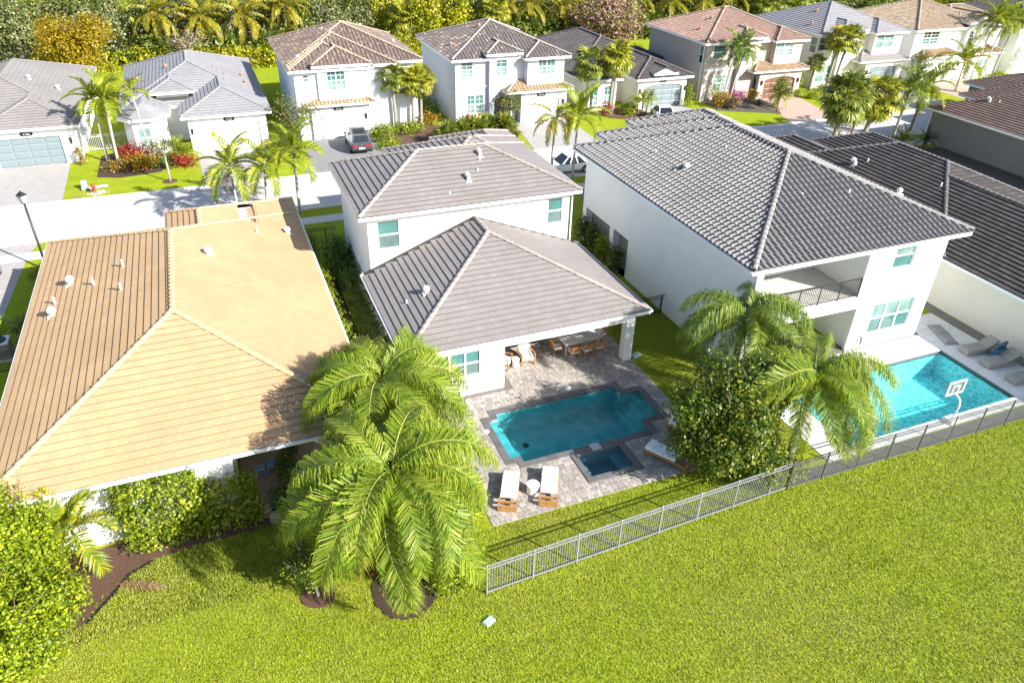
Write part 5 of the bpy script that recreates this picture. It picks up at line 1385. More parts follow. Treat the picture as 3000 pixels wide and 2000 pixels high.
# ------------------------------------------------------------------ near planting
palm('queen_palm', 'biggest queen palm with long drooping fronds at the left end of the grey fence', 3.5, 18.0, 5.2, 'queen', 42, 1.12, 'queen palms', (-.1, .1), tr=.19, emin=-.75, emax=1.1, seed=1)
palm('queen_palm', 'queen palm standing behind the biggest one, beside the white window wall', 4.3, 23.4, 5.3, 'queen', 36, 1.08, 'queen palms', (.05, -.1), tr=.18, emin=-.7, emax=1.15, seed=2)
palm('queen_palm', 'queen palm against the left white wall of the balcony house', 21.6, 23.5, 4.6, 'queen_dark', 24, 1.05, 'queen palms', (.1, .05), tr=.17, emin=-.45, emax=1.2, seed=3)
palm('queen_palm', 'queen palm leaning over the turquoise pool beside the dark round tree', 21.3, 18.5, 4.5, 'queen', 26, 1.05, 'queen palms', (.15, .0), tr=.17, emin=-.75, emax=1.1, seed=12)
tree('ficus_tree', 'dense dark rounded tree with yellow tips behind the fence between the two pools', 17.75, 18.8, 6.0, 2.5, 'ficus', 32000, .155, .8, None, 5, tr=.16, nb=12, low=.02, shell=.55)
tree('clusia_tree', 'large bright lime green tree at the bottom left corner of the photo', -9.5, 18.9, 4.0, 3.3, 'lime', 34000, .125, .5, None, 6, nb=12, low=.0, shell=.5)
tree('clusia_tree', 'tall lime green tree in front of the tan roof at the left edge', -9.0, 22.0, 5.1, 2.3, 'lime', 21000, .125, .5, None, 7, nb=10, low=.02, shell=.5)
tree('ball_tree', 'small ball shaped clipped tree in a round mulch ring on the lawn', .5, 18.5, 2.7, 1.05, 'ficus', 3200, .11, 1.0, None, 8, bark='chalk', tr=.05, low=.3, shell=.6)
shrub('hedge', 'tall clipped green hedge under the tan roof eave', -4.35, 23.25, 1.35, .5, 3.0, 'hedge', 6500, .15, None, 9, 'hedge', True)
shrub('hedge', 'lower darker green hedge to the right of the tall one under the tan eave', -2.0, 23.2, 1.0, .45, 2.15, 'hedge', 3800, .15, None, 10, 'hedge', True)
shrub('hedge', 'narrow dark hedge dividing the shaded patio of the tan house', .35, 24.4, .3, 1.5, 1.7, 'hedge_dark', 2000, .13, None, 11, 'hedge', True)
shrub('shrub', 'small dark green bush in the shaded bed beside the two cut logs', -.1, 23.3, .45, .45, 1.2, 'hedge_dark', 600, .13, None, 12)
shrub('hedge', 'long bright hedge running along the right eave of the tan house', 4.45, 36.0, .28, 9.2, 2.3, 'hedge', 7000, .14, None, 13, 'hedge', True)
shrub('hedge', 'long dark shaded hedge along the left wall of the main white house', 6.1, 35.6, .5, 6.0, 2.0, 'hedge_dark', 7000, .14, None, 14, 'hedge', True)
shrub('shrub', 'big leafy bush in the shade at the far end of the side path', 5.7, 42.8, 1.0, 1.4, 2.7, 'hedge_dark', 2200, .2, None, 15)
shrub('hedge', 'light green hedge between the biggest queen palm and the fence end', 5.7, 19.0, 1.0, 2.4, 2.5, 'lime', 9000, .13, None, 16, 'hedge')
shrub('hedge', 'green hedge along the left side of the paver patio below the palms', 6.7, 23.6, .55, 3.8, 2.0, 'hedge', 5500, .14, None, 17, 'hedge', True)
shrub('shrub', 'bright bush at the foot of the biggest queen palm', 5.3, 17.2, 1.1, .7, 1.9, 'lime', 3200, .13, None, 18)
shrub('red_plant', 'small red leaved plant in the mulch under the biggest queen palm', 2.3, 19.0, .3, .3, .7, 'redleaf', 160, .16, None, 19, 'plant')
palm('palm', 'small palm with arching yellow green fronds between the lime tree and the tall hedge', -7.2, 22.9, 1.7, 'street', 11, .85, None, (0, -.1), tr=.07, emin=-.2, emax=1.2, seed=5, shaft=.35)
shrub('shrub', 'low shrub spilling through the fence below the dark round tree', 19.3, 17.55, 1.1, .45, .8, 'hedge', 900, .13, None, 21)
shrub('shrub', 'grassy yellow green clump at the fence foot under the leaning palm', 20.6, 17.6, .6, .4, .6, 'street_palm', 400, .22, None, 22)
for i, (y, lb) in enumerate(((41.8, 'tall dark shrub in the front wall opening of the barrel roof house'), (40.2, 'dark shrub in the middle of the larger wall opening'), (39.0, 'yellowish shrub at the rear edge of the larger wall opening'), (37.3, 'dark shrub in the smaller wall opening of the barrel roof house'))):
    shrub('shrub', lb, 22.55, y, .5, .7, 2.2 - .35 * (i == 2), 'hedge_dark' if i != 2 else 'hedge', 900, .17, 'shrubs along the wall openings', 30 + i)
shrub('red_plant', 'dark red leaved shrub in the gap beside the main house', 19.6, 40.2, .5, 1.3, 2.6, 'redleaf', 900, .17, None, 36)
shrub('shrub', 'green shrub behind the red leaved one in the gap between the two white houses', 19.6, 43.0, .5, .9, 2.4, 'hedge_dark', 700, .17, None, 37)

fl = link('fallen_frond', frond_mesh(2.0, 34, .42, 'dead', .12, -.25, .5, .1, .05, 99, .03, .1, .2))
fl.location = (-6.2, 21.55, .10); fl.rotation_euler = (.2, 0, -.42); tag(fl, 'dry brown fallen palm frond lying on the lawn by the mulch', 'palm frond')

# near left strip by the driveway
shrub('hedge', 'round clipped bush beside the air conditioner at the left edge', -11.1, 40.9, .75, 1.0, 1.5, 'hedge_dark', 1500, .13, None, 40)
shrub('hedge', 'bright sunlit hedge end at the left edge above the air conditioner', -12.9, 41.4, .9, .9, 1.3, 'hedge', 1500, .13, None, 41)
shrub('shrub', 'yellow green bush at the foot of the street lamp', -10.35, 49.3, .7, .7, 1.2, 'lime', 1000, .13, None, 42)
shrub('shrub', 'low yellow bush between the lamp and the grey driveway', -11.7, 48.6, .45, .7, .7, 'lime', 600, .12, None, 43)

# ------------------------------------------------------------------ street palms, near verge
SP = [(.7, 53.6, 3.6, 'street palm nearest the tan roof with a brown hanging frond', 1), (2.75, 53.6, 3.4, 'street palm in the middle of the three behind the tan roof', 0), (5.0, 53.7, 4.3, 'tallest of the three street palms behind the tan roof', 0)]
for x, y, h, lb, dd in SP: palm('street_palm', lb, x, y, h, 'street', 13, 1.12, 'palms along the near verge', (rnd.uniform(-.2, .2), 0), 'bark_pale', .10, .7, -.5, 1.1, int(x * 10), dead=dd * 2)
palm('street_palm', 'yellowing street palm left of the pair beyond the main house roof', 25.5, 53.6, 4.9, 'coco', 13, .62, 'palms along the near verge', (.1, 0), 'bark_pale', .10, .6, -.45, 1.0, 77)
palm('street_palm', 'bright green street palm right of the pair in front of the barrel roof', 27.5, 53.6, 4.8, 'street', 14, 1.2, 'palms along the near verge', (.15, 0), 'bark_pale', .10, .7, -.5, 1.1, 78)

# ------------------------------------------------------------------ far front yards
palm('foxtail_palm', 'left of two slim palms in front of the light taupe house', -8.8, 70.4, 4.7, 'street', 12, 1.05, 'slim palms between the left houses', (.1, .1), 'bark_pale', .11, .6, -.45, 1.1, 81)
palm('foxtail_palm', 'right of two slim palms in front of the light taupe house', -7.9, 69.2, 5.1, 'street', 13, 1.1, 'slim palms between the left houses', (.2, .1), 'bark_pale', .11, .6, -.5, 1.1, 82)
palm('foxtail_palm', 'thin palm standing before the bay window', -5.3, 69.4, 5.6, 'street', 9, .75, 'slim palms between the left houses', (-.3, .2), 'bark_pale', .07, .4, -.3, 1.1, 83)
shrub('shrub', 'red leaved shrub row in front of the bay window', -6.5, 70.2, 1.6, .6, 1.3, 'redleaf', 1300, .2, None, 50)
shrub('shrub', 'yellow croton bushes in front of the red shrub row', -6.6, 67.7, 2.4, 1.0, 1.1, 'croton', 1700, .2, None, 51)
shrub('shrub', 'green shrub at the right end of the yellow crotons', -4.3, 67.6, 1.1, .9, 1.0, 'hedge_dark', 800, .18, None, 52)
shrub('shrub', 'red leaved shrub by the pale house driveway', -2.7, 67.4, 1.1, .8, 1.0, 'redleaf', 800, .2, None, 53)
palm('areca_palm', 'bushy areca palm clump beside the white garage door', -2.9, 68.6, .6, 'areca', 18, 1.1, None, (0, 0), 'bark_palm', .06, 0, -.1, 1.3, 84, 'palm')
tree('young_tree', 'young sparse tree on the lawn by the red hydrant', -3.9, 63.75, 4.0, 1.35, 'sparse', 800, .17, 2.2, None, 54, bark='bark_pale', tr=.07, low=.5, shell=.2)
tree('topiary', 'small cone shaped bush beside the grey garage door', -10.75, 70.2, 1.8, .42, 'croton', 450, .14, .4, None, 55, low=.02, nb=3, cat='shrub')
tree('crape_tree', 'sprawling half bare tree left of the white arched garage', 7.1, 68.7, 5.3, 2.5, 'sparse', 1700, .19, 1.4, None, 56, tr=.10, low=.22, shell=.2)
shrub('shrub', 'dark green bush under the half bare tree', 6.3, 69.3, 1.2, 1.0, 1.6, 'hedge_dark', 900, .2, None, 57)
for i, (x, y, h, lb, lx) in enumerate(((16.95, 71.7, 5.2, 'fan palm before the pale blue house, leftmost of its three', -.2), (18.65, 71.5, 4.7, 'middle of the three fan palms before the pale blue house', .1), (19.5, 71.7, 4.7, 'rightmost of the three fan palms before the pale blue house', .15))):
    palm('fan_palm', lb, x, y, h, 'fan' if i == 0 else 'fan_bright', 26, 1.0, 'fan palms by the pale blue house', (lx, 0), 'bark_palm', .16, 0, -.9, 1.3, 90 + i)
shrub('shrub', 'rounded bright bush right of the dark grey car', 14.9, 69.0, 1.3, 1.2, 1.7, 'hedge', 1400, .2, None, 58)
shrub('shrub', 'low yellow bush beside the dark grey car', 14.9, 66.4, 1.2, .8, .9, 'lime', 900, .17, None, 59)
shrub('shrub', 'bushy green shrub below the three fan palms', 17.8, 70.5, 1.8, 1.2, 1.1, 'hedge', 1200, .2, None, 60)
shrub('shrub', 'orange red shrub right of the three fan palms', 20.6, 72.4, 1.2, .9, 1.3, 'croton', 900, .2, None, 61)
shrub('shrub', 'red leaved shrub under the lower left window of the grey white house', 25.0, 71.3, 1.6, .5, 1.0, 'redleaf', 800, .2, None, 62)
PM = [(20.6, 65.6), (22.1, 66.4), (23.5, 66.2), (24.9, 66.8), (26.3, 66.3)]
for i, (x, y) in enumerate(PM):
    palm('palmetto', ['leftmost low palmetto in the bed before the grey white house', 'second low palmetto from the left in the bed', 'low palmetto in the middle of the bed', 'fourth low palmetto from the left in the bed', 'rightmost low palmetto in the bed before the grey white house'][i], x, y, .25, 'palmetto', 22, 1.25, 'palmettos in front of the grey white house', (0, 0), 'bark_palm', .08, 0, -.1, 1.35, 100 + i, 'palm')
tree('young_tree', 'loose grey green young tree before the arched entry', 28.2, 70.2, 3.6, 1.5, 'sparse', 1100, .17, 1.2, None, 63, tr=.06, low=.25, shell=.2)
shrub('shrub', 'dark hedge in the side yard between the pale blue and grey white houses', 21.5, 76.5, .9, 2.2, 1.4, 'hedge_dark', 1200, .2, None, 64, 'hedge', True)
tree('side_tree', 'dark leafy small tree in the side yard beside the grey white house', 21.7, 79.5, 3.8, 1.1, 'hedge_dark', 900, .25, 1.0, None, 65, low=.2)
for i, (x, y, h, lb, kd) in enumerate(((37.7, 71.2, 5.3, 'darker fan palm before the black roofed house', 'fan'), (39.9, 70.3, 5.7, 'left trunk of the brighter fan palm pair before the black roofed house', 'fan_bright'), (40.3, 70.5, 5.8, 'right trunk of the brighter fan palm pair before the black roofed house', 'fan_bright'))):
    palm('fan_palm', lb, x, y, h, kd, 30, 1.15, 'fan palms before the black roofed house', (.25 if i else -.1, 0), 'bark_palm', .17, 0, -.95, 1.3, 110 + i)
shrub('red_plant', 'red leaved plant left of the bright fan palm trunks', 39.5, 70.2, .7, .6, 1.5, 'redleaf', 300, .24, None, 66, 'plant')
shrub('shrub', 'yellow green bush at the foot of the bright fan palm trunks', 42.0, 70.0, 1.1, .9, 1.2, 'lime', 700, .2, None, 67)
for i in range(3):
    palm('dwarf_palm', ['left stem of the dwarf palm clump by the white car', 'middle stem of the dwarf palm clump by the white car', 'right stem of the dwarf palm clump by the white car'][i], 42.9 + i * .55, 69.2 + .15 * i, 1.5 + .1 * i, 'dwarf', 16, 1.0, 'dwarf palm clump', ((i - 1) * .35, 0), 'bark_brown', .07, 0, -.5, 1.2, 120 + i)
sp_ = empty('spiral_topiary', (50.1, 70.6, 0), 0, 'spiral clipped topiary at the right of the grey arched garage', 'shrub')
bl = []
for k in range(22):
    f = k / 21; a = f * 4 * PI; bl.append((math.cos(a) * .22 * (1.1 - f), math.sin(a) * .22 * (1.1 - f), .3 + f * 2.3, .5 * (1.1 - f * .75), .5 * (1.1 - f * .75), .2))
link('foliage', leaf_mesh('foliage', bl, 1300, .13, 'hedge', 68, shell=.7), sp_)
shrub('shrub', 'dark bush between the spiral topiary and the beige wall', 51.4, 73.2, .6, .9, 1.8, 'hedge_dark', 600, .2, None, 69)
cy = empty('cypress', (54.2, 71.3, 0), 0, 'column shaped cypress against the beige wall', 'shrub')
link('foliage', leaf_mesh('foliage', [(0, 0, 1.6, .5, .5, 1.7), (0, 0, 1.0, .55, .55, 1.0)], 900, .15, 'hedge', 70, shell=.7), cy)
shrub('shrub', 'orange and yellow flowering bush in the rock bed of the beige house', 53.6, 69.4, 1.1, .9, 1.7, 'croton', 900, .2, None, 71)
shrub('shrub', 'pink tipped bush right of the orange flowering bush', 54.7, 68.5, .9, .8, 1.3, 'pink', 600, .2, None, 72)
shrub('bougainvillea', 'bright magenta bougainvillea below the lower window of the beige house', 56.6, 70.6, 1.3, .5, 1.5, 'magenta', 900, .18, None, 73)
shrub('shrub', 'yellow leaved shrub right of the magenta bougainvillea', 58.6, 70.5, .9, .7, 1.4, 'croton', 500, .2, None, 74)
palm('cycad', 'small dark spiky plant in the rock bed', 58.6, 69.0, .15, 'cycad', 16, .6, None, (0, 0), 'bark_palm', .1, 0, .0, 1.2, 130, 'plant')
palm('foxtail_palm', 'left of the two slim palms before the beige house', 53.8, 69.5, 6.0, 'foxtail', 12, 1.1, 'slim palms before the beige house', (.8, 0), 'bark_pale', .10, .5, -.55, 1.1, 131)
palm('foxtail_palm', 'right of the two slim palms before the beige house', 55.0, 69.8, 5.6, 'foxtail', 12, 1.1, 'slim palms before the beige house', (.9, 0), 'bark_pale', .10, .5, -.55, 1.1, 132)
palm('dwarf_palm', 'multi stemmed dwarf date palm at the end of the rock bed', 59.7, 67.5, 1.3, 'dwarf', 26, 1.5, None, (.3, 0), 'bark_brown', .1, 0, -.5, 1.3, 133)
tree('young_tree', 'small round headed tree with thin trunk by the red driveway', 58.4, 65.6, 4.1, 1.35, 'forest', 1300, .17, 2.0, None, 75, tr=.05, low=.45, shell=.3)
for i, (x, y) in enumerate(((65.4, 70.8), (66.2, 69.8), (66.9, 69.0))):
    shrub('ball_bush', ['farthest of three clipped balls beside the red driveway', 'middle of three clipped balls beside the red driveway', 'nearest of three clipped balls beside the red driveway'][i], x, y, .6, .6, .95, 'lime', 450, .14, 'clipped balls along the red driveway', 140 + i)
cy = empty('topiary', (66.0, 71.6, 0), 0, 'tall rounded topiary at the corner of the beige garage', 'shrub')
link('foliage', leaf_mesh('foliage', [(0, 0, .6, .5, .5, .6), (0, 0, 1.9, .6, .6, 1.2)], 900, .16, 'lime', 76, shell=.7), cy)
shrub('shrub', 'yellow green hedge in front of the lower window of the pale grey roof house', 71.6, 71.9, 2.4, .8, .9, 'lime', 1100, .18, None, 77)
palm('fan_palm', 'small fan palm at the left corner of the pale grey roof house', 68.5, 72.2, 3.3, 'fan', 20, .8, 'fan palms before the pale grey roof house', (.15, 0), 'bark_palm', .14, 0, -.8, 1.3, 150)
palm('fan_palm', 'left of two tall fan palms before the pale grey roof house', 69.6, 70.7, 6.2, 'fan_bright', 28, 1.15, 'fan palms before the pale grey roof house', (.5, 0), 'bark_palm', .16, 0, -.95, 1.3, 151)
palm('fan_palm', 'right of two tall fan palms before the pale grey roof house', 70.9, 70.9, 6.1, 'fan', 28, 1.15, 'fan palms before the pale grey roof house', (.7, 0), 'bark_palm', .16, 0, -.95, 1.3, 152)
tree('young_tree', 'thin tree in front of the pale grey roof house garage', 82.4, 69.5, 4.6, 1.3, 'sparse', 800, .2, 1.6, None, 78, tr=.06, low=.35, shell=.2)
palm('street_palm', 'palm with upright spear leaf before the gabled house garage', 87.0, 67.0, 3.0, 'street', 12, 1.5, None, (0, 0), 'bark_pale', .10, .5, -.4, 1.2, 153)
for i, (x, y, h) in enumerate(((93.0, 70.0, 7.2), (94.9, 70.2, 6.7), (97.3, 70.4, 6.5))):
    palm('foxtail_palm', ['leftmost of three slender palms before the gabled house', 'middle of three slender palms before the gabled house', 'rightmost of three slender palms before the gabled house'][i], x, y, h, 'street', 12, 1.2, 'slender palms before the gabled house', (1.2, .2), 'bark_pale', .11, .6, -.5, 1.1, 160 + i)
shrub('shrub', 'low green bushes at the foot of the slender palms', 96.6, 69.6, 2.6, .8, 1.0, 'hedge', 900, .22, None, 79)
tree('grey_tree', 'loose grey green tree at the right edge of the photo', 104.2, 68.5, 6.0, 2.2, 'forest_grey', 1500, .26, 2.0, None, 80, tr=.09, low=.2, shell=.3)
# near verge on the right, beyond the charcoal roof
palm('fan_palm', 'largest fan palm with boot covered trunk, left of the group beyond the charcoal roof', 54.2, 52.6, 5.2, 'fan', 40, 1.55, 'palm group beyond the charcoal roof', (.35, 0), 'bark_boot', .24, 0, -1.0, 1.35, 170)
palm('fan_palm', 'second fan palm with boot covered trunk in the group beyond the charcoal roof', 58.8, 53.4, 4.5, 'fan_bright', 38, 1.5, 'palm group beyond the charcoal roof', (.6, 0), 'bark_boot', .22, 0, -1.0, 1.35, 171)
palm('fan_palm', 'thin small fan palm between the two boot covered trunks', 56.7, 53.0, 3.4, 'fan', 14, .7, 'palm group beyond the charcoal roof', (.2, 0), 'bark_brown', .09, 0, -1.1, 1.0, 172)
palm('street_palm', 'left feather palm of the group near the brown roof', 62.2, 52.9, 5.0, 'foxtail', 13, 1.25, 'palm group beyond the charcoal roof', (.4, 0), 'bark_palm', .12, .5, -.5, 1.2, 173)
palm('street_palm', 'right feather palm of the group near the brown roof', 65.0, 53.6, 4.6, 'street', 13, 1.25, 'palm group beyond the charcoal roof', (.5, 0), 'bark_brown', .12, .5, -.6, 1.1, 174, dead=1)
palm('cycad', 'left dark cycad below the feather palms', 61.6, 51.2, .9, 'cycad', 26, 1.35, 'dark cycads', (0, 0), 'bark_brown', .2, 0, -.3, 1.2, 175, 'plant')
palm('cycad', 'right dark cycad below the feather palms', 64.0, 50.6, .9, 'cycad', 24, 1.2, 'dark cycads', (0, 0), 'bark_brown', .2, 0, -.3, 1.2, 176, 'plant')
tree('young_tree', 'bare leafed pale tree behind the boot covered trunks', 57.2, 55.0, 3.2, 2.0, 'twig', 700, .14, 1.0, None, 81, tr=.05, low=.2, shell=.15)

# ------------------------------------------------------------------ hedgerow and woodland behind the far houses
HR = [(-9.0, 107.0, 9.0), (6.5, 104.2, 6.0), (24.0, 101.0, 4.5), (53.0, 97.0, 6.5)]
HL = ['yellow green hedge behind the pale grey house, left part', 'bright clipped hedge between the pale grey and pale blue houses', 'bright shrub mass between the pale blue and grey white houses', 'low yellow hedge behind the black roofed house']
for i, (x, y, w_) in enumerate(HR): shrub('hedge', HL[i], x, y, w_, 1.5, 2.2 if i < 2 else 3.4 if i == 2 else 1.6, 'forest_lime', 3600, .34, 'hedges behind the far houses', 180 + i, 'hedge', i < 2)
tree('gold_tree', 'golden yellow round tree behind the light taupe house', -13.0, 101.0, 7.6, 4.2, 'gold', 14000, .27, 2.5, None, 190, tr=.3, nb=12, low=.05, shell=.5)
tree('lime_tree', 'lime green tree at the left edge behind the light taupe house', -27.5, 106.0, 7.0, 5.5, 'forest_lime', 5000, .42, 2, None, 191, tr=.25, nb=9, low=.03)
tree('pink_tree', 'pink flowering tree behind the black roofed house', 57.5, 104.5, 8.0, 7.0, 'pink', 8000, .42, 2, None, 192, tr=.25, nb=12, low=.0)
tree('bare_tree', 'bare twiggy bush behind the pale grey roof', -1.2, 104.0, 5.0, 2.6, 'twig', 1200, .22, 1.2, None, 193, tr=.1, low=.1, shell=.1)
CO = [(-3.9, 109.0, 5.9), (1.4, 109.0, 5.4), (6.6, 109.0, 5.3), (12.0, 110.5, 6.0), (46.5, 109.0, 5.3), (52.1, 108.5, 4.9), (43.0, 110.0, 5.6), (65.5, 110.0, 5.6), (71.3, 109.0, 4.8), (77.4, 109.0, 4.8), (83.3, 110, 5.2)]
CL = ['leftmost coconut palm behind the pale grey house', 'second coconut palm behind the pale grey house', 'third coconut palm from the left, above the bright hedge', 'coconut palm just left of the umber roof', 'coconut palm behind the black roof, right of its pair', 'rightmost coconut palm left of the pink tree', 'coconut palm above the grey white house roof', 'coconut palm right of the pink tree', 'coconut palm behind the rose roof, left of its ridge', 'coconut palm behind the rose roof, right of its ridge', 'coconut palm above the rose roof ridge']
for i, (x, y, h) in enumerate(CO):
    palm('coconut_palm', CL[i], x, y, h, 'coco', 20, 1.12, 'coconut palms behind the far houses', (rnd.uniform(-.5, .5), 0), 'bark_palm', .2, 0, -.85, 1.1, 200 + i, dead=3)
SB = [(27.1, 106.0, 4.6, 'fan_bright'), (40.5, 107.0, 4.9, 'fan_bright'), (88.0, 107, 4.6, 'fan'), (92.0, 108, 4.7, 'fan'), (35.0, 110, 6.4, 'fan'), (97, 109, 5, 'fan')]
SBL = ['sabal palm behind the gap between the blue and grey houses', 'sabal palm above the grey white house roof', 'left sabal palm behind the rose roof', 'right sabal palm behind the rose roof', 'sabal palm beside the lime pine behind the grey white house', 'sabal palm behind the pale grey flat roof']
for i, (x, y, h, kd) in enumerate(SB): palm('sabal_palm', SBL[i], x, y, h, kd, 34, 1.6, 'sabal palms in the far trees', (0, 0), 'bark_palm', .2, 0, -1.1, 1.35, 220 + i)
# broad trees of the wood: a handful of crowns shared by the individuals
wrnd = random.Random(5)
protos = {}
def wood_tree(kind, label, x, y, h, R, grp, rot):
    key = (kind, wrnd.randrange(2))
    if key not in protos:
        protos[key] = tree('woodland_tree', label, x, y, 9.0, 4.6, kind, 3000, .46, 3, grp, 300 + len(protos), tr=.22, nb=11, low=.04, shell=.5)
        t = protos[key]
    else: t = copy_tree(protos[key], (x, y, 0), rot, label, grp)
    s = h / 9.0; t.scale = (R / 4.6, R / 4.6, s); t.rotation_euler = (0, 0, rot)
    return t
KD = {'forest': 'dark green broadleaf tree in the wood behind the houses', 'forest_grey': 'grey green broadleaf tree in the wood behind the houses', 'forest_lime': 'yellow green tree in the wood behind the houses'}
GR = {'forest': 'dark green woodland trees', 'forest_grey': 'grey green woodland trees', 'forest_lime': 'yellow green woodland trees'}
for row, (y0, hh) in enumerate(((109.5, 7.5), (113.5, 8.5), (116.5, 9.5))):
    x = -42 + row * 2.5
    while x < 150:
        y = y0 + wrnd.uniform(-1.2, 1.2)
        k = wrnd.choice(['forest', 'forest', 'forest', 'forest_grey', 'forest_grey'] if x < 22 else ['forest', 'forest', 'forest_lime', 'forest_grey'] if x < 42 else ['forest', 'forest', 'forest', 'forest_grey'] if x < 74 else ['forest', 'forest_lime', 'forest', 'forest_grey'])
        if row == 0 and -7 < x < 15: k = 'forest'; hq = 3.6
        elif row == 0 and (40 < x < 56 or 64 < x < 86): k = 'forest'; hq = 3.6
        else: hq = hh * wrnd.uniform(.8, 1.15)
        wood_tree(k, KD[k], x, y, hq, wrnd.uniform(2.6, 3.9), GR[k], wrnd.uniform(0, 6.28))
        x += wrnd.uniform(3.6, 5.4)
tree('pine_tree', 'bright lime pine behind the grey white house, left one', 30.0, 104.5, 9.0, 2.6, 'forest_lime', 2600, .4, 4, 'bright pines behind the grey white house', 240, tr=.18, nb=9, low=.1, shell=.2)
tree('pine_tree', 'bright lime pine behind the grey white house, right one', 34.5, 107.0, 9.5, 2.8, 'forest_lime', 2600, .4, 4, 'bright pines behind the grey white house', 241, tr=.18, nb=9, low=.1, shell=.2)
# broad leaved understory below the coconut palms
und = [(x, 107.8 + (x % 3) * .4, 1.5, 1.6, 1.2, 1.9) for x in np.arange(-7, 16, 1.5)] + [(x, 107.5 + (x % 3) * .4, 1.6, 1.6, 1.2, 2.2) for x in np.arange(40, 86, 1.5)]
us = link('understory', leaf_mesh('understory', und, 9000, .75, 'forest', 250, shell=.4, ncl=6, up=.1)); tag(us, 'dark broad leaved undergrowth filling the ground below the coconut palms', 'undergrowth', kind='stuff')

# ------------------------------------------------------------------ lawn grass relief
g = np.random.default_rng(3)
def inpoly(P, poly):
    x, y = P[:, 0], P[:, 1]; r = np.zeros(len(P), bool); n = len(poly)
    for i in range(n):
        (ax, ay), (bx, by) = poly[i], poly[(i + 1) % n]
        c = ((ay > y) != (by > y)) & (x < (bx - ax) * (y - ay) / ((by - ay) or 1e-9) + ax); r ^= c
    return r
BEDS = [[(-9.5, 18.9), (-7.0, 20.2), (-6.3, 21.2), (-5.8, 21.9), (-5.0, 22.3), (-3.2, 22.5), (-1.2, 22.5), (.3, 22.6), (1.0, 22.9), (1.4, 23.6), (-9.9, 23.6)], blob(3.45, 17.75, 1.15, 1.35, 60, seed=4, wob=.05), blob(.52, 18.55, .62, .56, 40, seed=3, wob=.04)]
def grass(n, x0, x1, y0, y1, holes, hmin=.05, hmax=.11, w=.05):
    P = np.stack([g.uniform(x0, x1, n), g.uniform(y0, y1, n)], 1)
    keep = np.ones(n, bool)
    for h in holes: keep &= ~((P[:, 0] > h[0]) & (P[:, 0] < h[1]) & (P[:, 1] > h[2]) & (P[:, 1] < h[3]))
    for b_ in BEDS: keep &= ~inpoly(P, b_)
    P = P[keep]; m = len(P)
    a = g.uniform(0, 2 * PI, m); hgt = g.uniform(hmin, hmax, m); le = g.uniform(.02, .09, m)
    A = np.stack([P[:, 0] - np.sin(a) * w * .5, P[:, 1] + np.cos(a) * w * .5, np.zeros(m)], 1)
    B = np.stack([P[:, 0] + np.sin(a) * w * .5, P[:, 1] - np.cos(a) * w * .5, np.zeros(m)], 1)
    Cc = np.stack([P[:, 0] + np.cos(a) * le, P[:, 1] + np.sin(a) * le, hgt], 1)
    return np.stack([A, B, Cc], 1).reshape(-1, 3)
V = np.concatenate([grass(520000, -12, 46, 6.5, 19.35, [(20.5, 38.3, 16.95, 19.4)], .03, .075, .034), grass(45000, -8, 4.5, 19.35, 23, []), grass(40000, 18.8, 22.9, 19.4, 36, [], .03, .075, .034)])
gr = link('grass', np_mesh('grass', V, np.arange(len(V), dtype=np.int32), M['blade'], 3)); tag(gr, 'short yellow green lawn grass in the foreground', 'grass', kind='stuff')

# ------------------------------------------------------------------ fences
def fence(label, pts, h, mat, pmat, step=.1, post=1.83, name='picket_fence', group=None, pw=.016, z0=.06):
    f = empty(name, (*pts[0], 0), 0, label, 'fence', group)
    pk = MB(); pk.box(-pw / 2, pw / 2, -pw / 2, pw / 2, z0, h - .03); pme = pk.mesh('picket', M[pmat])
    po = MB(); po.bbox(-.03, .03, -.03, .03, -.1, h + .03, .008); pome = po.mesh('fence_post', M[mat])
    ox, oy = pts[0]
    for a, b in zip(pts[:-1], pts[1:]):
        d = Vector((b[0] - a[0], b[1] - a[1], 0)); L = d.length; d.normalize(); ang = math.atan2(d.y, d.x)
        for z in (.12, h - .18, h - .02):
            r = MB(); n = Vector((-d.y, d.x, 0)) * .018
            A, B = Vector((*a, 0)), Vector((*b, 0))
            r.prism([tuple(A - n)[:2], tuple(B - n)[:2], tuple(B + n)[:2], tuple(A + n)[:2]], z - .018, z + .018); r.build('rail', M[mat], f, True)
        k = int(L / step)
        for i in range(1, k):
            if abs((i * step) % post) < .04: continue
            o = link('picket', pme, f); o.location = (a[0] + d.x * i * step - ox, a[1] + d.y * i * step - oy, 0); o.rotation_euler = (0, 0, ang)
        for i in range(int(L / post) + 1):
            o = link('fence_post', pome, f); o.location = (a[0] + d.x * i * post - ox, a[1] + d.y * i * post - oy, 0); o.rotation_euler = (0, 0, ang)
    return f
fence('light grey metal picket fence behind the grey paver patio', [(6.15, 16.45), (19.9, 17.0)], 1.5, 'alu_light', 'alu_light')
fence('grey picket fence with dark posts beside the turquoise pool', [(20.0, 17.0), (40.5, 16.75)], 1.5, 'bronze_light', 'alu_light', group=None)
fence('black picket fence closing the gap beside the tan house', [(4.1, 47.9), (6.65, 47.7)], 1.25, 'black', 'black')
fence('black picket gate between the main house and the balcony house', [(18.7, 31.75), (22.9, 31.75)], 1.25, 'black', 'black', .11, 2.0)
fence('black picket fence at the left edge below the air conditioner', [(-14.5, 37.85), (-10.0, 37.85)], 1.2, 'black', 'black', .11)
fence('white picket fence between the light taupe house and the bay window house', [(-10.6, 74.0), (-7.0, 74.0)], 1.4, 'trim', 'trim', .14)
fence('black picket fence between the grey white house and the black roofed house', [(35.0, 76.0), (38.1, 76.0)], 1.4, 'black', 'black', .14)
fence('dark picket fence beside the beige house garage', [(66.2, 75.0), (69.6, 75.0)], 1.4, 'black', 'black', .14)

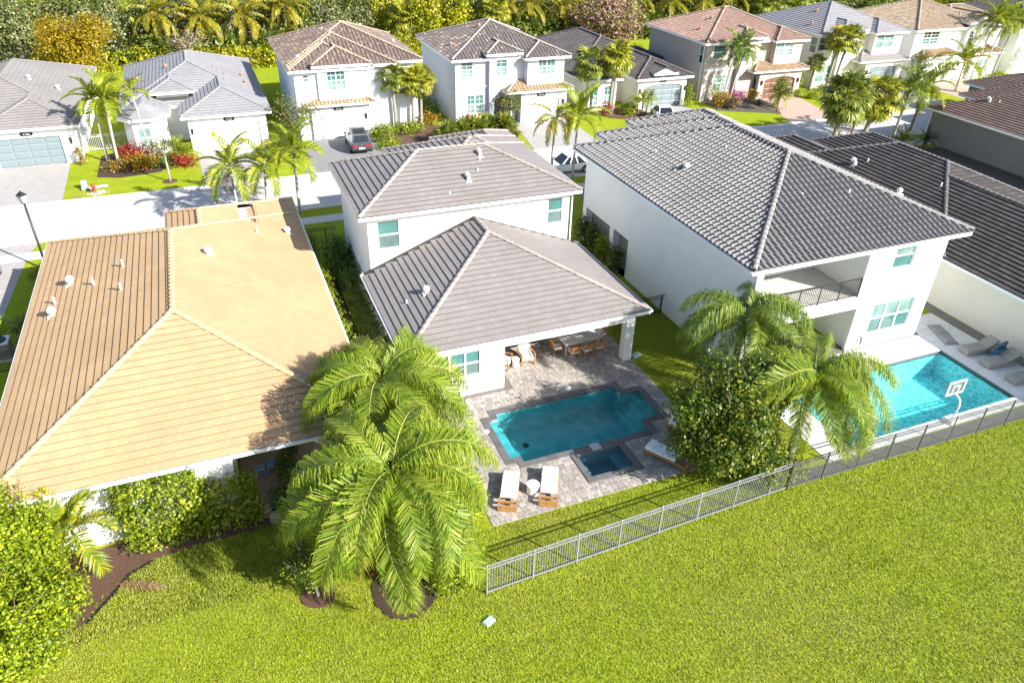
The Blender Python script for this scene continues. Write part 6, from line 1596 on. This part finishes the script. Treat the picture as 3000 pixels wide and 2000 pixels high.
# ------------------------------------------------------------------ furniture on the patio
def lounger(label, loc, rz, group):
    t = empty('sun_lounger', loc, rz, label, 'sun lounger', group)
    for s in (-1, 1):
        m = MB(); m.box(s * .36 - .03, s * .36 + .03, -1.0, 1.0, .20, .31); m.build('side_rail', M['teak'], t, False)
        for y in (-.96, .9):
            m = MB(); m.box(s * .36 - .035, s * .36 + .035, y - .04, y + .04, 0, .20); m.build('leg', M['teak'], t, False)
    for y in (-.98, -.72, .97):
        m = MB(); m.box(-.33, .33, y - .03, y + .03, .205, .305); m.build('cross_rail', M['teak'], t, False)
    m = MB(); m.box(-.33, .33, -1.01, -.95, .02, .2); m.build('end_panel', M['teak'], t, False)
    for k in range(9):
        y = -.42 + k * .165; m = MB(); m.box(-.33, .33, y, y + .09, .285, .31); m.build('slat', M['teak'], t, False)
    m = MB(); m.bbox(-.35, .35, -.52, .97, .312, .42, .035); m.build('cushion', M['cushion'], t, False)
    m = MB(); m.bbox(-.33, .33, .62, .95, .42, .47, .03); m.build('head_cushion', M['cushion'], t, False)
    return t
lg = 'white cushioned teak loungers'
l0 = lounger('teak lounger with white cushion, left of the white drum table', (8.75, 20.83, .03), -.465, lg)
copy_tree(l0, (10.42, 20.5, .03), -.465, 'teak lounger with white cushion, right of the white drum table')
copy_tree(l0, (16.15, 20.45, .03), .55, 'teak lounger with white cushion beside the spa, against the dark tree')
copy_tree(l0, (18.1, 21.6, .03), .55, 'teak lounger almost hidden behind the dark round tree')
def drum(label, loc, r, h):
    t = empty('drum_table', loc, 0, label, 'side table')
    m = MB(); m.lathe([(r * .92, 0), (r, .03), (r * .93, h * .25), (r * .90, h * .5), (r * .93, h * .75), (r, h - .05)], n=24); link('body', m.mesh('body', M['drum'], True), t)
    m = MB(); m.lathe([(r, h - .05), (r * 1.02, h - .02), (r * .98, h), (.01, h + .002)], n=24); link('table_top', m.mesh('table_top', M['drum']), t)
    return t
drum('white drum side table between the two teak loungers', (9.72, 20.6, .03), .27, .48)
drum('small white drum table between the two wooden armchairs', (12.55, 29.5, .03), .2, .5)
tb = empty('dining_table', (16.45, 29.9, .03), .05, 'whitewashed outdoor dining table under the covered patio', 'table')
for k in range(5):
    m = MB(); m.bbox(-1.12, 1.12, -.46 + k * .185, -.46 + k * .185 + .178, .70, .745, .006); m.build('table_plank', M['table'], tb, False)
m = MB(); m.box(-1.0, 1.0, -.36, .36, .62, .70); m.build('apron', M['table'], tb, False)
for sx in (-1, 1):
    for sy in (-1, 1):
        m = MB(); m.box(sx * 1.0 - .05, sx * 1.0 + .05, sy * .36 - .05, sy * .36 + .05, 0, .70); m.build('leg', M['table'], tb, False)
def chair(label, loc, rz):
    t = empty('dining_chair', loc, rz, label, 'chair', 'teak dining chairs')
    for sx in (-1, 1):
        m = MB(); m.tube([(sx * .25, -.24, 0), (sx * .26, -.25, .45), (sx * .26, -.33, .92)], .024, 6); m.build('rear_leg', M['teak'], t, False)
        m = MB(); m.tube([(sx * .26, .24, 0), (sx * .26, .24, .66)], .024, 6); m.build('front_leg', M['teak'], t, False)
        m = MB(); m.box(sx * .26 - .03, sx * .26 + .03, -.27, .28, .65, .68); m.build('armrest', M['teak'], t, False)
    m = MB(); m.box(-.25, .25, -.25, .25, .40, .44); m.build('seat', M['teak'], t, False)
    m = MB(); m.bbox(-.24, .24, -.22, .26, .44, .51, .03); m.build('seat_cushion', M['cushion'], t, False)
    m = MB(); m.add([(-.25, -.325, .9), (.25, -.325, .9), (.25, -.35, .9), (-.25, -.35, .9), (-.25, -.265, .55), (.25, -.265, .55), (.25, -.29, .55), (-.25, -.29, .55)], [(0, 1, 5, 4), (2, 3, 7, 6), (0, 3, 2, 1), (4, 5, 6, 7), (1, 2, 6, 5), (3, 0, 4, 7)]); m.build('backrest', M['teak'], t, False)
    return t
c0 = chair('teak dining chair on the pool side of the table, left of three', (15.75, 29.15, .03), .0)
for loc, rz, lb in (((16.5, 29.12, .03), .05, 'teak dining chair on the pool side of the table, middle of three'), ((17.2, 29.16, .03), -.03, 'teak dining chair on the pool side of the table, right of three'),
                    ((15.05, 29.85, .03), -PI / 2, 'teak dining chair at the left end of the table'), ((17.95, 30.25, .03), PI / 2 + .2, 'teak dining chair at the right end of the table')):
    copy_tree(c0, loc, rz, lb)
def armchair(label, loc, rz):
    t = empty('armchair', loc, rz, label, 'armchair', 'wooden patio armchairs')
    for sx in (-1, 1):
        m = MB(); m.box(sx * .36 - .03, sx * .36 + .03, -.40, -.33, 0, .62); m.build('front_leg', M['teak'], t, False)
        m = MB(); m.tube([(sx * .36, .36, 0), (sx * .36, .30, .4), (sx * .36, .52, .98)], .03, 6); m.build('rear_leg', M['teak'], t, False)
        m = MB(); m.box(sx * .36 - .035, sx * .36 + .035, -.42, .38, .60, .64); m.build('armrest', M['teak'], t, False)
    m = MB(); m.box(-.33, .33, -.40, .32, .26, .32); m.build('seat', M['teak'], t, False)
    m = MB(); m.bbox(-.32, .32, -.39, .28, .32, .46, .04); m.build('seat_cushion', M['cushion'], t, False)
    rot = Matrix.Translation((0, .26, .44)) @ Matrix.Rotation(-.38, 4, 'X'); m = MB(); m.bbox(-.31, .31, 0, .13, 0, .55, .03); m.v = [tuple(rot @ Vector(v)) for v in m.v]; m.build('back_cushion', M['cushion'], t, False)
    m = MB(); m.box(-.39, .39, .50, .55, .93, 1.0); m.build('top_rail', M['teak'], t, False)
    return t
a0 = armchair('wooden armchair with white cushions facing the pool, right of the small drum', (13.25, 29.75, .03), -.05)
copy_tree(a0, (11.95, 29.75, .03), .9, 'wooden armchair half hidden behind the white patio wall corner')
s = empty('hose_reel', (19.05, 28.2, 0), .3, 'small flat green plastic box on the grass by the patio column', 'hose box')
m = MB(); m.bbox(-.28, .28, -.16, .16, 0, .14, .03); m.build('case', M['util_green'], s, False); m = MB(); m.bbox(-.2, .2, -.1, .1, .14, .18, .02); m.build('lid', M['util_green'], s, False)

# ------------------------------------------------------------------ furniture at the turquoise pool
def wicker(label, loc, rz):
    t = empty('wicker_lounger', loc, rz, label, 'sun lounger', 'grey wicker loungers')
    m = MB(); m.bbox(-1.0, .28, -.36, .36, .02, .34, .03); m.build('base', M['wicker'], t, False)
    m = MB(); m.bbox(.28, .95, -.36, .36, .02, .16, .03); m.build('rear_base', M['wicker'], t, False)
    for k in range(9):
        x = -.97 + k * .137; m = MB(); m.box(x, x + .12, -.34, .34, .34, .355); m.build('weave_band', M['wicker'], t, False)
    rot = Matrix.Translation((.28, 0, .30)) @ Matrix.Rotation(-.52, 4, 'Y')
    m = MB(); m.bbox(0, .82, -.36, .36, 0, .07, .02); m.v = [tuple(rot @ Vector(v)) for v in m.v]; m.build('backrest', M['wicker'], t, False)
    for k in range(5):
        m = MB(); x = .04 + k * .155; m.box(x, x + .13, -.34, .34, .07, .083); m.v = [tuple(rot @ Vector(v)) for v in m.v]; m.build('back_band', M['wicker'], t, False)
    return t
w0 = wicker('grey wicker lounger farthest from the fence, behind the blue panel', (37.25, 22.1, .03), -.12)
copy_tree(w0, (37.25, 20.75, .03), -.12, 'grey wicker lounger in the middle, right of the blue panel')
copy_tree(w0, (37.25, 19.2, .03), -.10, 'grey wicker lounger nearest the fence at the right edge')
pd = empty('mattress', (36.85, 24.05, .03), -.36, 'grey lounger cushion lying flat on the white deck', 'cushion')
m = MB()
nx, ny = 5, 12
vs = []
for j in range(ny + 1):
    for i in range(nx + 1):
        x, y = -.40 + .8 * i / nx, -1.05 + 2.1 * j / ny
        e = min(1, min(i, nx - i) * 1.0) * min(1, min(j, ny - j) * 1.0)
        vs.append((x, y, .05 + .10 * e + .03 * math.sin(j * 1.1) * e - (.05 if j == 6 else 0) * e))
m.add(vs, [(j * (nx + 1) + i, j * (nx + 1) + i + 1, (j + 1) * (nx + 1) + i + 1, (j + 1) * (nx + 1) + i) for j in range(ny) for i in range(nx)])
m.box(-.40, .40, -1.05, 1.05, 0, .051); link('padding', m.mesh('padding', M['cushion_grey']), pd)
m = MB(); m.box(-.4, .4, -.01, .01, .105, .13); link('seam', m.mesh('seam', M['wicker']), pd)
bl = empty('pool_float', (37.75, 21.45, .03), .12, 'navy blue panel with white print propped between two wicker loungers', 'pool float')
rot = Matrix.Rotation(.22, 4, 'X')
m = MB(); m.bbox(-.45, .45, -.09, .09, 0, .95, .04); m.v = [tuple(rot @ Vector(v)) for v in m.v]; link('panel', m.mesh('panel', M['navy']), bl)
m = MB(); m.bbox(-.50, .30, -.22, -.10, 0, .72, .04); m.v = [tuple(rot @ Vector(v)) for v in m.v]; link('front_pad', m.mesh('front_pad', M['navy']), bl)
m = MB(); r_ = random.Random(4)
for k in range(9):
    cx_, cz_ = r_.uniform(-.28, .1), r_.uniform(.25, .6); w_ = r_.uniform(.03, .09)
    n_ = 7; m.poly([tuple(rot @ Vector((cx_ + w_ * r_.uniform(.6, 1.3) * math.cos(2 * PI * q / n_), -.2235 - .001 * k, cz_ + w_ * .7 * r_.uniform(.6, 1.3) * math.sin(2 * PI * q / n_)))) for q in range(n_)])
link('print', m.mesh('print', M['trim']), bl)
bh = empty('basketball_hoop', (30.6, 17.97, .03), 0, 'white poolside basketball hoop with curved pole', 'basketball hoop')
m = MB(); m.bbox(-.35, .35, -.22, .28, 0, .2, .06); link('base', m.mesh('base', M['trim']), bh)
m = MB(); m.tube([(.0, 0, .15), (.12, 0, .5), (.2, .03, .85), (.18, .1, 1.15), (.0, .22, 1.4), (-.06, .34, 1.5)], .045, 10); link('pole', m.mesh('pole', M['trim'], True), bh)
m = MB(); w2, h2, zc = .56, .38, 1.72
for (a, b_, c_, d_) in ((-w2, w2, -h2, -h2 + .07), (-w2, w2, h2 - .07, h2), (-w2, -w2 + .07, -h2 + .07, h2 - .07), (w2 - .07, w2, -h2 + .07, h2 - .07), (-.22, .22, .08, .13), (-.22, -.17, -h2 + .07, .08), (.17, .22, -h2 + .07, .08)): m.box(a, b_, .36, .42, zc + c_, zc + d_)
link('backboard_frame', m.mesh('backboard_frame', M['trim']), bh)
m = MB(); m.box(-w2 + .07, w2 - .07, .385, .395, zc - h2 + .07, zc + h2 - .07); link('backboard_panel', m.mesh('backboard_panel', M['pane_grey']), bh)
m = MB(); n_ = 18; m.tube([(.22 * math.cos(2 * PI * k / n_), .66 + .22 * math.sin(2 * PI * k / n_), zc - .22) for k in range(n_ + 1)], .012, 5, False); link('rim', m.mesh('rim', M['hydrant']), bh)
hs = empty('garden_hose', (30.9, 24.55, .03), 0, 'dark coiled hose hanging on the white wall by the patio opening', 'hose')
m = MB()
for q in range(3):
    R_ = .2 + .03 * q; m.tube([(R_ * .6 * math.cos(2 * PI * k / 16), -.03 * q, .55 + R_ * 1.3 * math.sin(2 * PI * k / 16)) for k in range(17)], .018, 5, False)
link('coil', m.mesh('coil', M['black'], True), hs); m = MB(); m.box(-.05, .05, -.02, .14, .78, .86); link('bracket', m.mesh('bracket', M['alu']), hs)
pl_ = MB(); pl_.tube([(37.6, 24.35, .07), (38.25, 24.95, .07)], .025, 6); tag(pl_.build('pool_pole', M['trim']), 'white pole lying on the deck near the grey cushion', 'pole')

# ------------------------------------------------------------------ lawn and yard bits
ub = empty('utility_cover', (5.81, 15.34, 0), .45, 'pale green plastic valve box cover in the open lawn', 'valve box')
m = MB(); m.bbox(-.21, .21, -.15, .15, -.05, .07, .02); link('rim', m.mesh('rim', M['util_grey']), ub); m = MB(); m.bbox(-.18, .18, -.12, .12, .07, .085, .01); link('lid', m.mesh('lid', M['util_green']), ub)
for (x, y, lb) in ((-.74, 23.2, 'cut log stump nearer the hedge in the dark bed'), (-.45, 22.75, 'cut log stump nearer the lawn in the dark bed')):
    st = empty('log_stump', (x, y, 0), 0, lb, 'log', 'cut log stumps'); m = MB(); m.lathe([(.24, 0), (.23, .3), (.235, .32)], n=16); link('bark', m.mesh('bark', M['bark_brown']), st); m = MB(); m.lathe([(.225, .321), (.21, .335), (.02, .337)], n=16); link('cut_face', m.mesh('cut_face', M['stump']), st)
for (x, y, lb) in ((-.75, 25.6, 'left small sky blue stool on the shaded tan house patio'), (-.25, 25.7, 'right small sky blue stool on the shaded tan house patio')):
    st = empty('stool', (x, y, .02), .1, lb, 'stool', 'sky blue stools'); m = MB(); m.bbox(-.2, .2, -.2, .2, .42, .47, .02); link('seat', m.mesh('seat', M['skyblue']), st)
    for sx in (-1, 1):
        for sy in (-1, 1): m = MB(); m.box(sx * .17 - .02, sx * .17 + .02, sy * .17 - .02, sy * .17 + .02, 0, .42); link('leg', m.mesh('leg', M['skyblue']), st)
gl = empty('grill', (.7, 26.0, .02), .1, 'black kettle grill in the shade of the tan house patio', 'grill')
m = MB(); m.lathe([(.05, .5), (.24, .6), (.28, .72), (.24, .88), (.05, .96)], n=14); link('kettle', m.mesh('kettle', M['black'], True), gl)
for k in range(3):
    a = 2 * PI * k / 3; m = MB(); m.tube([(.15 * math.cos(a), .15 * math.sin(a), .56), (.28 * math.cos(a), .28 * math.sin(a), 0)], .015, 5); link('leg', m.mesh('leg', M['black']), gl)
ac = empty('air_conditioner', (-12.25, 39.5, 0), 0, 'brown air conditioning unit with a round fan grille at the left edge', 'air conditioner')
m = MB(); m.bbox(-.5, .5, -.45, .45, .05, .92, .04); link('casing', m.mesh('casing', M['acgrey']), ac)
m = MB(); m.bbox(-.52, .52, -.47, .47, .92, .99, .03); link('top', m.mesh('top', M['acwhite']), ac)
m = MB()
for R_ in (.12, .22, .32, .40): m.tube([(R_ * math.cos(2 * PI * k / 20), R_ * math.sin(2 * PI * k / 20), 1.0) for k in range(21)], .018, 4, False)
m.lathe([(.41, .985), (.40, .992), (.01, .993)], n=20); link('fan_grille', m.mesh('fan_grille', M['black']), ac)
m = MB(); m.box(-.7, .7, -.6, .6, 0, .05); link('pad', m.mesh('pad', M['concrete']), ac)

lp = empty('street_lamp', (-11.25, 49.55, 0), 0, 'black street lamp with lantern head at the left edge of the road', 'street lamp')
m = MB(); m.lathe([(.16, 0), (.16, .25), (.1, .35), (.075, .6), (.06, 4.45)], n=12); link('pole', m.mesh('pole', M['black'], True), lp)
m = MB(); m.lathe([(.05, 4.45), (.12, 4.5), (.12, 4.54)], n=8); m.lathe([(.30, 5.0), (.31, 5.02), (.12, 5.2), (.05, 5.22), (.03, 5.3)], n=4); link('lantern_roof', m.mesh('lantern_roof', M['black']), lp)
m = MB(); m.lathe([(.13, 4.54), (.26, 5.0)], n=4); link('lantern_glass', m.mesh('lantern_glass', M['lampglass']), lp)
for k in range(4):
    a = PI / 2 * k; m = MB(); m.tube([(.135 * math.cos(a), .135 * math.sin(a), 4.54), (.27 * math.cos(a), .27 * math.sin(a), 5.0)], .014, 4); link('lantern_bar', m.mesh('lantern_bar', M['black']), lp)
hy = empty('fire_hydrant', (-9.4, 63.0, 0), .4, 'red fire hydrant on the lawn by the far kerb', 'hydrant')
m = MB(); m.lathe([(.17, 0), (.17, .05), (.12, .07), (.11, .45), (.16, .47), (.16, .52), (.13, .62), (.07, .72), (.03, .74), (.035, .79)], n=14); link('barrel', m.mesh('barrel', M['hydrant'], True), hy)
for (dx, dy, rr) in ((1, 0, .06), (-1, 0, .06), (0, -1, .075)):
    m = MB(); m.tube([(0, 0, .38), (dx * .2, dy * .2, .38)], rr, 8); link('outlet', m.mesh('outlet', M['hydrant']), hy)
rk = random.Random(9)
rc = MB()
for k in range(46):
    a = rk.uniform(0, 6.28); R_ = rk.uniform(.25, .75); x, y, s_ = -9.15 + R_ * math.cos(a), 62.75 + R_ * .6 * math.sin(a), rk.uniform(.05, .1)
    rc.lathe([(s_ * .6, 0), (s_, s_ * .5), (s_ * .5, s_), (.005, s_ * 1.05)], x, y, 5)
tag(rc.build('rocks', M['chalk']), 'ring of small white rocks round the red hydrant', 'rocks', kind='stuff')
pb = empty('utility_pedestal', (-10.15, 64.15, 0), .1, 'pale green utility pedestal box behind the hydrant', 'utility box')
m = MB(); m.bbox(-.22, .22, -.18, .18, -.05, .55, .05); link('box', m.mesh('box', M['util_green']), pb); m = MB(); m.bbox(-.24, .24, -.2, .2, .55, .66, .06); link('cap', m.mesh('cap', M['util_green']), pb)
pp = empty('pipe', (-9.4, 63.85, .13), .1, 'grey horizontal pipe on the grass behind the hydrant', 'pipe')
m = MB(); m.tube([(-.85, 0, 0), (.85, 0, 0)], .12, 10); link('tube', m.mesh('tube', M['util_grey']), pp)
for x in (-.88, .88): m = MB(); m.tube([(x - .05, 0, 0), (x + .05, 0, 0)], .135, 10); link('collar', m.mesh('collar', M['util_grey']), pp)
mc = MB(); mc.lathe([(.26, 0), (.26, .03), (.02, .035)], -10.5, 62.2, 16); tag(mc.build('meter_lid', M['acgrey']), 'round grey meter lid in the grass left of the hydrant', 'lid')
pt = empty('flower_pot', (13.95, 72.9, 0), 0, 'orange pot with yellow flowers by the pale blue house entry', 'flower pot')
m = MB(); m.lathe([(.18, 0), (.28, .45), (.3, .5)], n=12); link('pot', m.mesh('pot', M['orange_pot']), pt); link('flowers', leaf_mesh('flowers', [(0, 0, .75, .35, .35, .35)], 220, .14, 'croton', 5), pt)

# ------------------------------------------------------------------ cars
def car(name, label, loc, rz, mat, L=4.9, W=1.95, Hh=1.72, suv=True, group='parked cars'):
    t = empty(name, loc, rz, label, 'car', group); h = W / 2; b = L / 2
    belt = 1.02 if suv else .88; roof = Hh
    # stations along the length: y, lower z, shoulder z, half width
    st = [(-b, .42, belt - .10, h * .86), (-b + .12, .32, belt - .01, h * .95), (-b + .7, .26, belt, h), (0, .25, belt - .02, h), (b - 1.35, .25, belt - .04, h), (b - .45, .27, belt - .16, h * .96), (b - .08, .34, belt - .30, h * .86), (b, .45, belt - .42, h * .78)]
    m = MB(); vs = []; n = len(st)
    for (y, z0, z1, w) in st: vs += [(-w * .9, y, z0), (-w, y, z0 + .14), (-w, y, z0 + (z1 - z0) * .62), (-w * .93, y, z1), (w * .93, y, z1), (w, y, z0 + (z1 - z0) * .62), (w, y, z0 + .14), (w * .9, y, z0)]
    fs = []
    for i in range(n - 1):
        for k in range(8):
            k2 = (k + 1) % 8; fs.append((i * 8 + k, i * 8 + k2, (i + 1) * 8 + k2, (i + 1) * 8 + k))
    fs += [tuple(range(8)), tuple(reversed(range((n - 1) * 8, n * 8)))]
    m.add(vs, fs); body = link('body', m.mesh('body', M[mat], False), t)
    yb0, yb1 = (-b + .10, b - 1.25) if suv else (-b + .75, b - 1.45); yt0, yt1 = (-b + .42, b - 2.0) if suv else (-b + 1.45, b - 2.2)
    wb, wt = h * .90, h * .70
    base = [(-wb, yb0, belt - .03), (wb, yb0, belt - .03), (wb, yb1, belt - .07), (-wb, yb1, belt - .07)]
    top = [(-wt, yt0, roof - .03), (wt, yt0, roof - .05), (wt, yt1, roof - .04), (-wt, yt1, roof - .04)]
    ym = (yt0 + yt1) / 2
    m = MB(); m.add(base + top + [(-wt * .98, ym, roof), (wt * .98, ym, roof)], [(0, 1, 5, 4), (1, 2, 6, 9, 5), (2, 3, 7, 6), (3, 0, 4, 8, 7), (4, 5, 9, 8), (8, 9, 6, 7)]); link('cabin', m.mesh('cabin', M[mat]), t)
    def pane(nm, q, k=.86, off=.012, ky=None):
        c = sum((Vector(p) for p in q), Vector()) / 4; nn = (Vector(q[1]) - Vector(q[0])).cross(Vector(q[3]) - Vector(q[0])).normalized()
        if nn.dot(c - Vector((0, (yb0 + yb1) / 2, .9))) < 0: nn = -nn
        P = [c + (Vector(p) - c) * k + nn * off for p in q]; mm = MB(); mm.add(P + [p - nn * .01 for p in P], [(0, 1, 2, 3), (0, 4, 5, 1), (1, 5, 6, 2), (2, 6, 7, 3), (3, 7, 4, 0)]); link(nm, mm.mesh(nm, M['carglass']), t)
    pane('rear_window', [base[0], base[1], top[1], top[0]], .84); pane('windscreen', [base[2], base[3], top[3], top[2]], .9)
    for sx, (i0, i1) in ((1, (1, 2)), (-1, (0, 3))):
        A, B, Cc, Dd = Vector(base[i0]), Vector(base[i1]), Vector(top[i1]), Vector(top[i0])
        for f0, f1 in ((.03, .34), (.36, .64), (.66, .95)): pane('side_window', [A.lerp(B, f0), A.lerp(B, f1), Dd.lerp(Cc, f1), Dd.lerp(Cc, f0)], .88)
    if suv:
        mm = MB(); mm.add([(-wt * .8, yt0 + .25, roof + .004), (wt * .8, yt0 + .25, roof + .004), (wt * .8, yt1 - .1, roof + .004), (-wt * .8, yt1 - .1, roof + .004)], [(0, 1, 2, 3)]); link('sunroof', mm.mesh('sunroof', M['carglass']), t)
        for sx in (-1, 1): mm = MB(); mm.tube([(sx * wt * .93, yt0 + .1, roof + .0), (sx * wt * .93, yt0 + .2, roof + .05), (sx * wt * .93, yt1 - .2, roof + .05), (sx * wt * .93, yt1, roof)], .02, 5); link('roof_rail', mm.mesh('roof_rail', M['black']), t)
    for sx in (-1, 1):
        mm = MB(); mm.bbox(sx * h * .60 - .24, sx * h * .60 + .24, -b - .01, -b + .09, belt - .30, belt - .14, .02); link('tail_light', mm.mesh('tail_light', M['redlens']), t)
        mm = MB(); mm.bbox(sx * h * .60 - .2, sx * h * .60 + .2, b - .14, b - .02, belt - .44, belt - .36, .02); link('headlight', mm.mesh('headlight', M['lampglass']), t)
        mm = MB(); mm.bbox(sx * (h + .09) - .09, sx * (h + .09) + .09, b - 1.75, b - 1.6, belt + .02, belt + .2, .03); link('mirror', mm.mesh('mirror', M[mat]), t)
        for y in (-b + .92, b - .95):
            R_ = .37 if suv else .33; x = sx * (h - .1)
            mm = MB(); mm.tube([(x - .12, y, R_), (x + .12, y, R_)], R_, 18); wh = link('wheel', mm.mesh('wheel', M['tyre']), t)
            mm = MB(); mm.tube([(x + sx * .115, y, R_), (x + sx * .128, y, R_)], R_ * .66, 14); rr_ = link('rim', mm.mesh('rim', M['rim']), wh)
            mm = MB(); mm.tube([(x + sx * .03, y, R_), (x + sx * .105, y, R_)], R_ * 1.12, 18); link('wheel_arch', mm.mesh('wheel_arch', M['black']), t)
    mm = MB(); mm.bbox(-.26, .26, -b - .03, -b - .005, .50, .64, .006); link('number_plate', mm.mesh('number_plate', M['plate']), t)
    mm = MB(); mm.bbox(-h * .8, h * .8, -b - .05, -b + .1, .34, .48, .03); link('rear_bumper', mm.mesh('rear_bumper', M['black']), t)
    mm = MB(); mm.tube([(0, -b - .012, belt - .16), (0, -b + .01, belt - .16)], .055, 10); link('badge', mm.mesh('badge', M['rim']), t)
    return t
car('parked_car', 'dark grey sport utility car parked before the white arched garage', (12.4, 68.0, .015), -.06, 'car_grey')
car('parked_car', 'white sedan on the driveway of the black roofed house', (44.6, 66.8, .015), PI - .25, 'car_white', 4.7, 1.85, 1.45, False)
car('parked_car', 'silver car on the road behind the fan palm group', (71.2, 62.4, .01), PI / 2 + .05, 'car_silver', 4.6, 1.85, 1.5, False)
car('parked_car', 'black car cut off by the left edge of the photo', (-14.75, 48.5, .015), PI + .05, 'car_black', 4.8, 1.9, 1.6)
car('parked_car', 'white car peeking out between the main house and the barrel roof house', (28.0, 55.9, .01), PI / 2, 'car_white', 4.7, 1.85, 1.5, False)
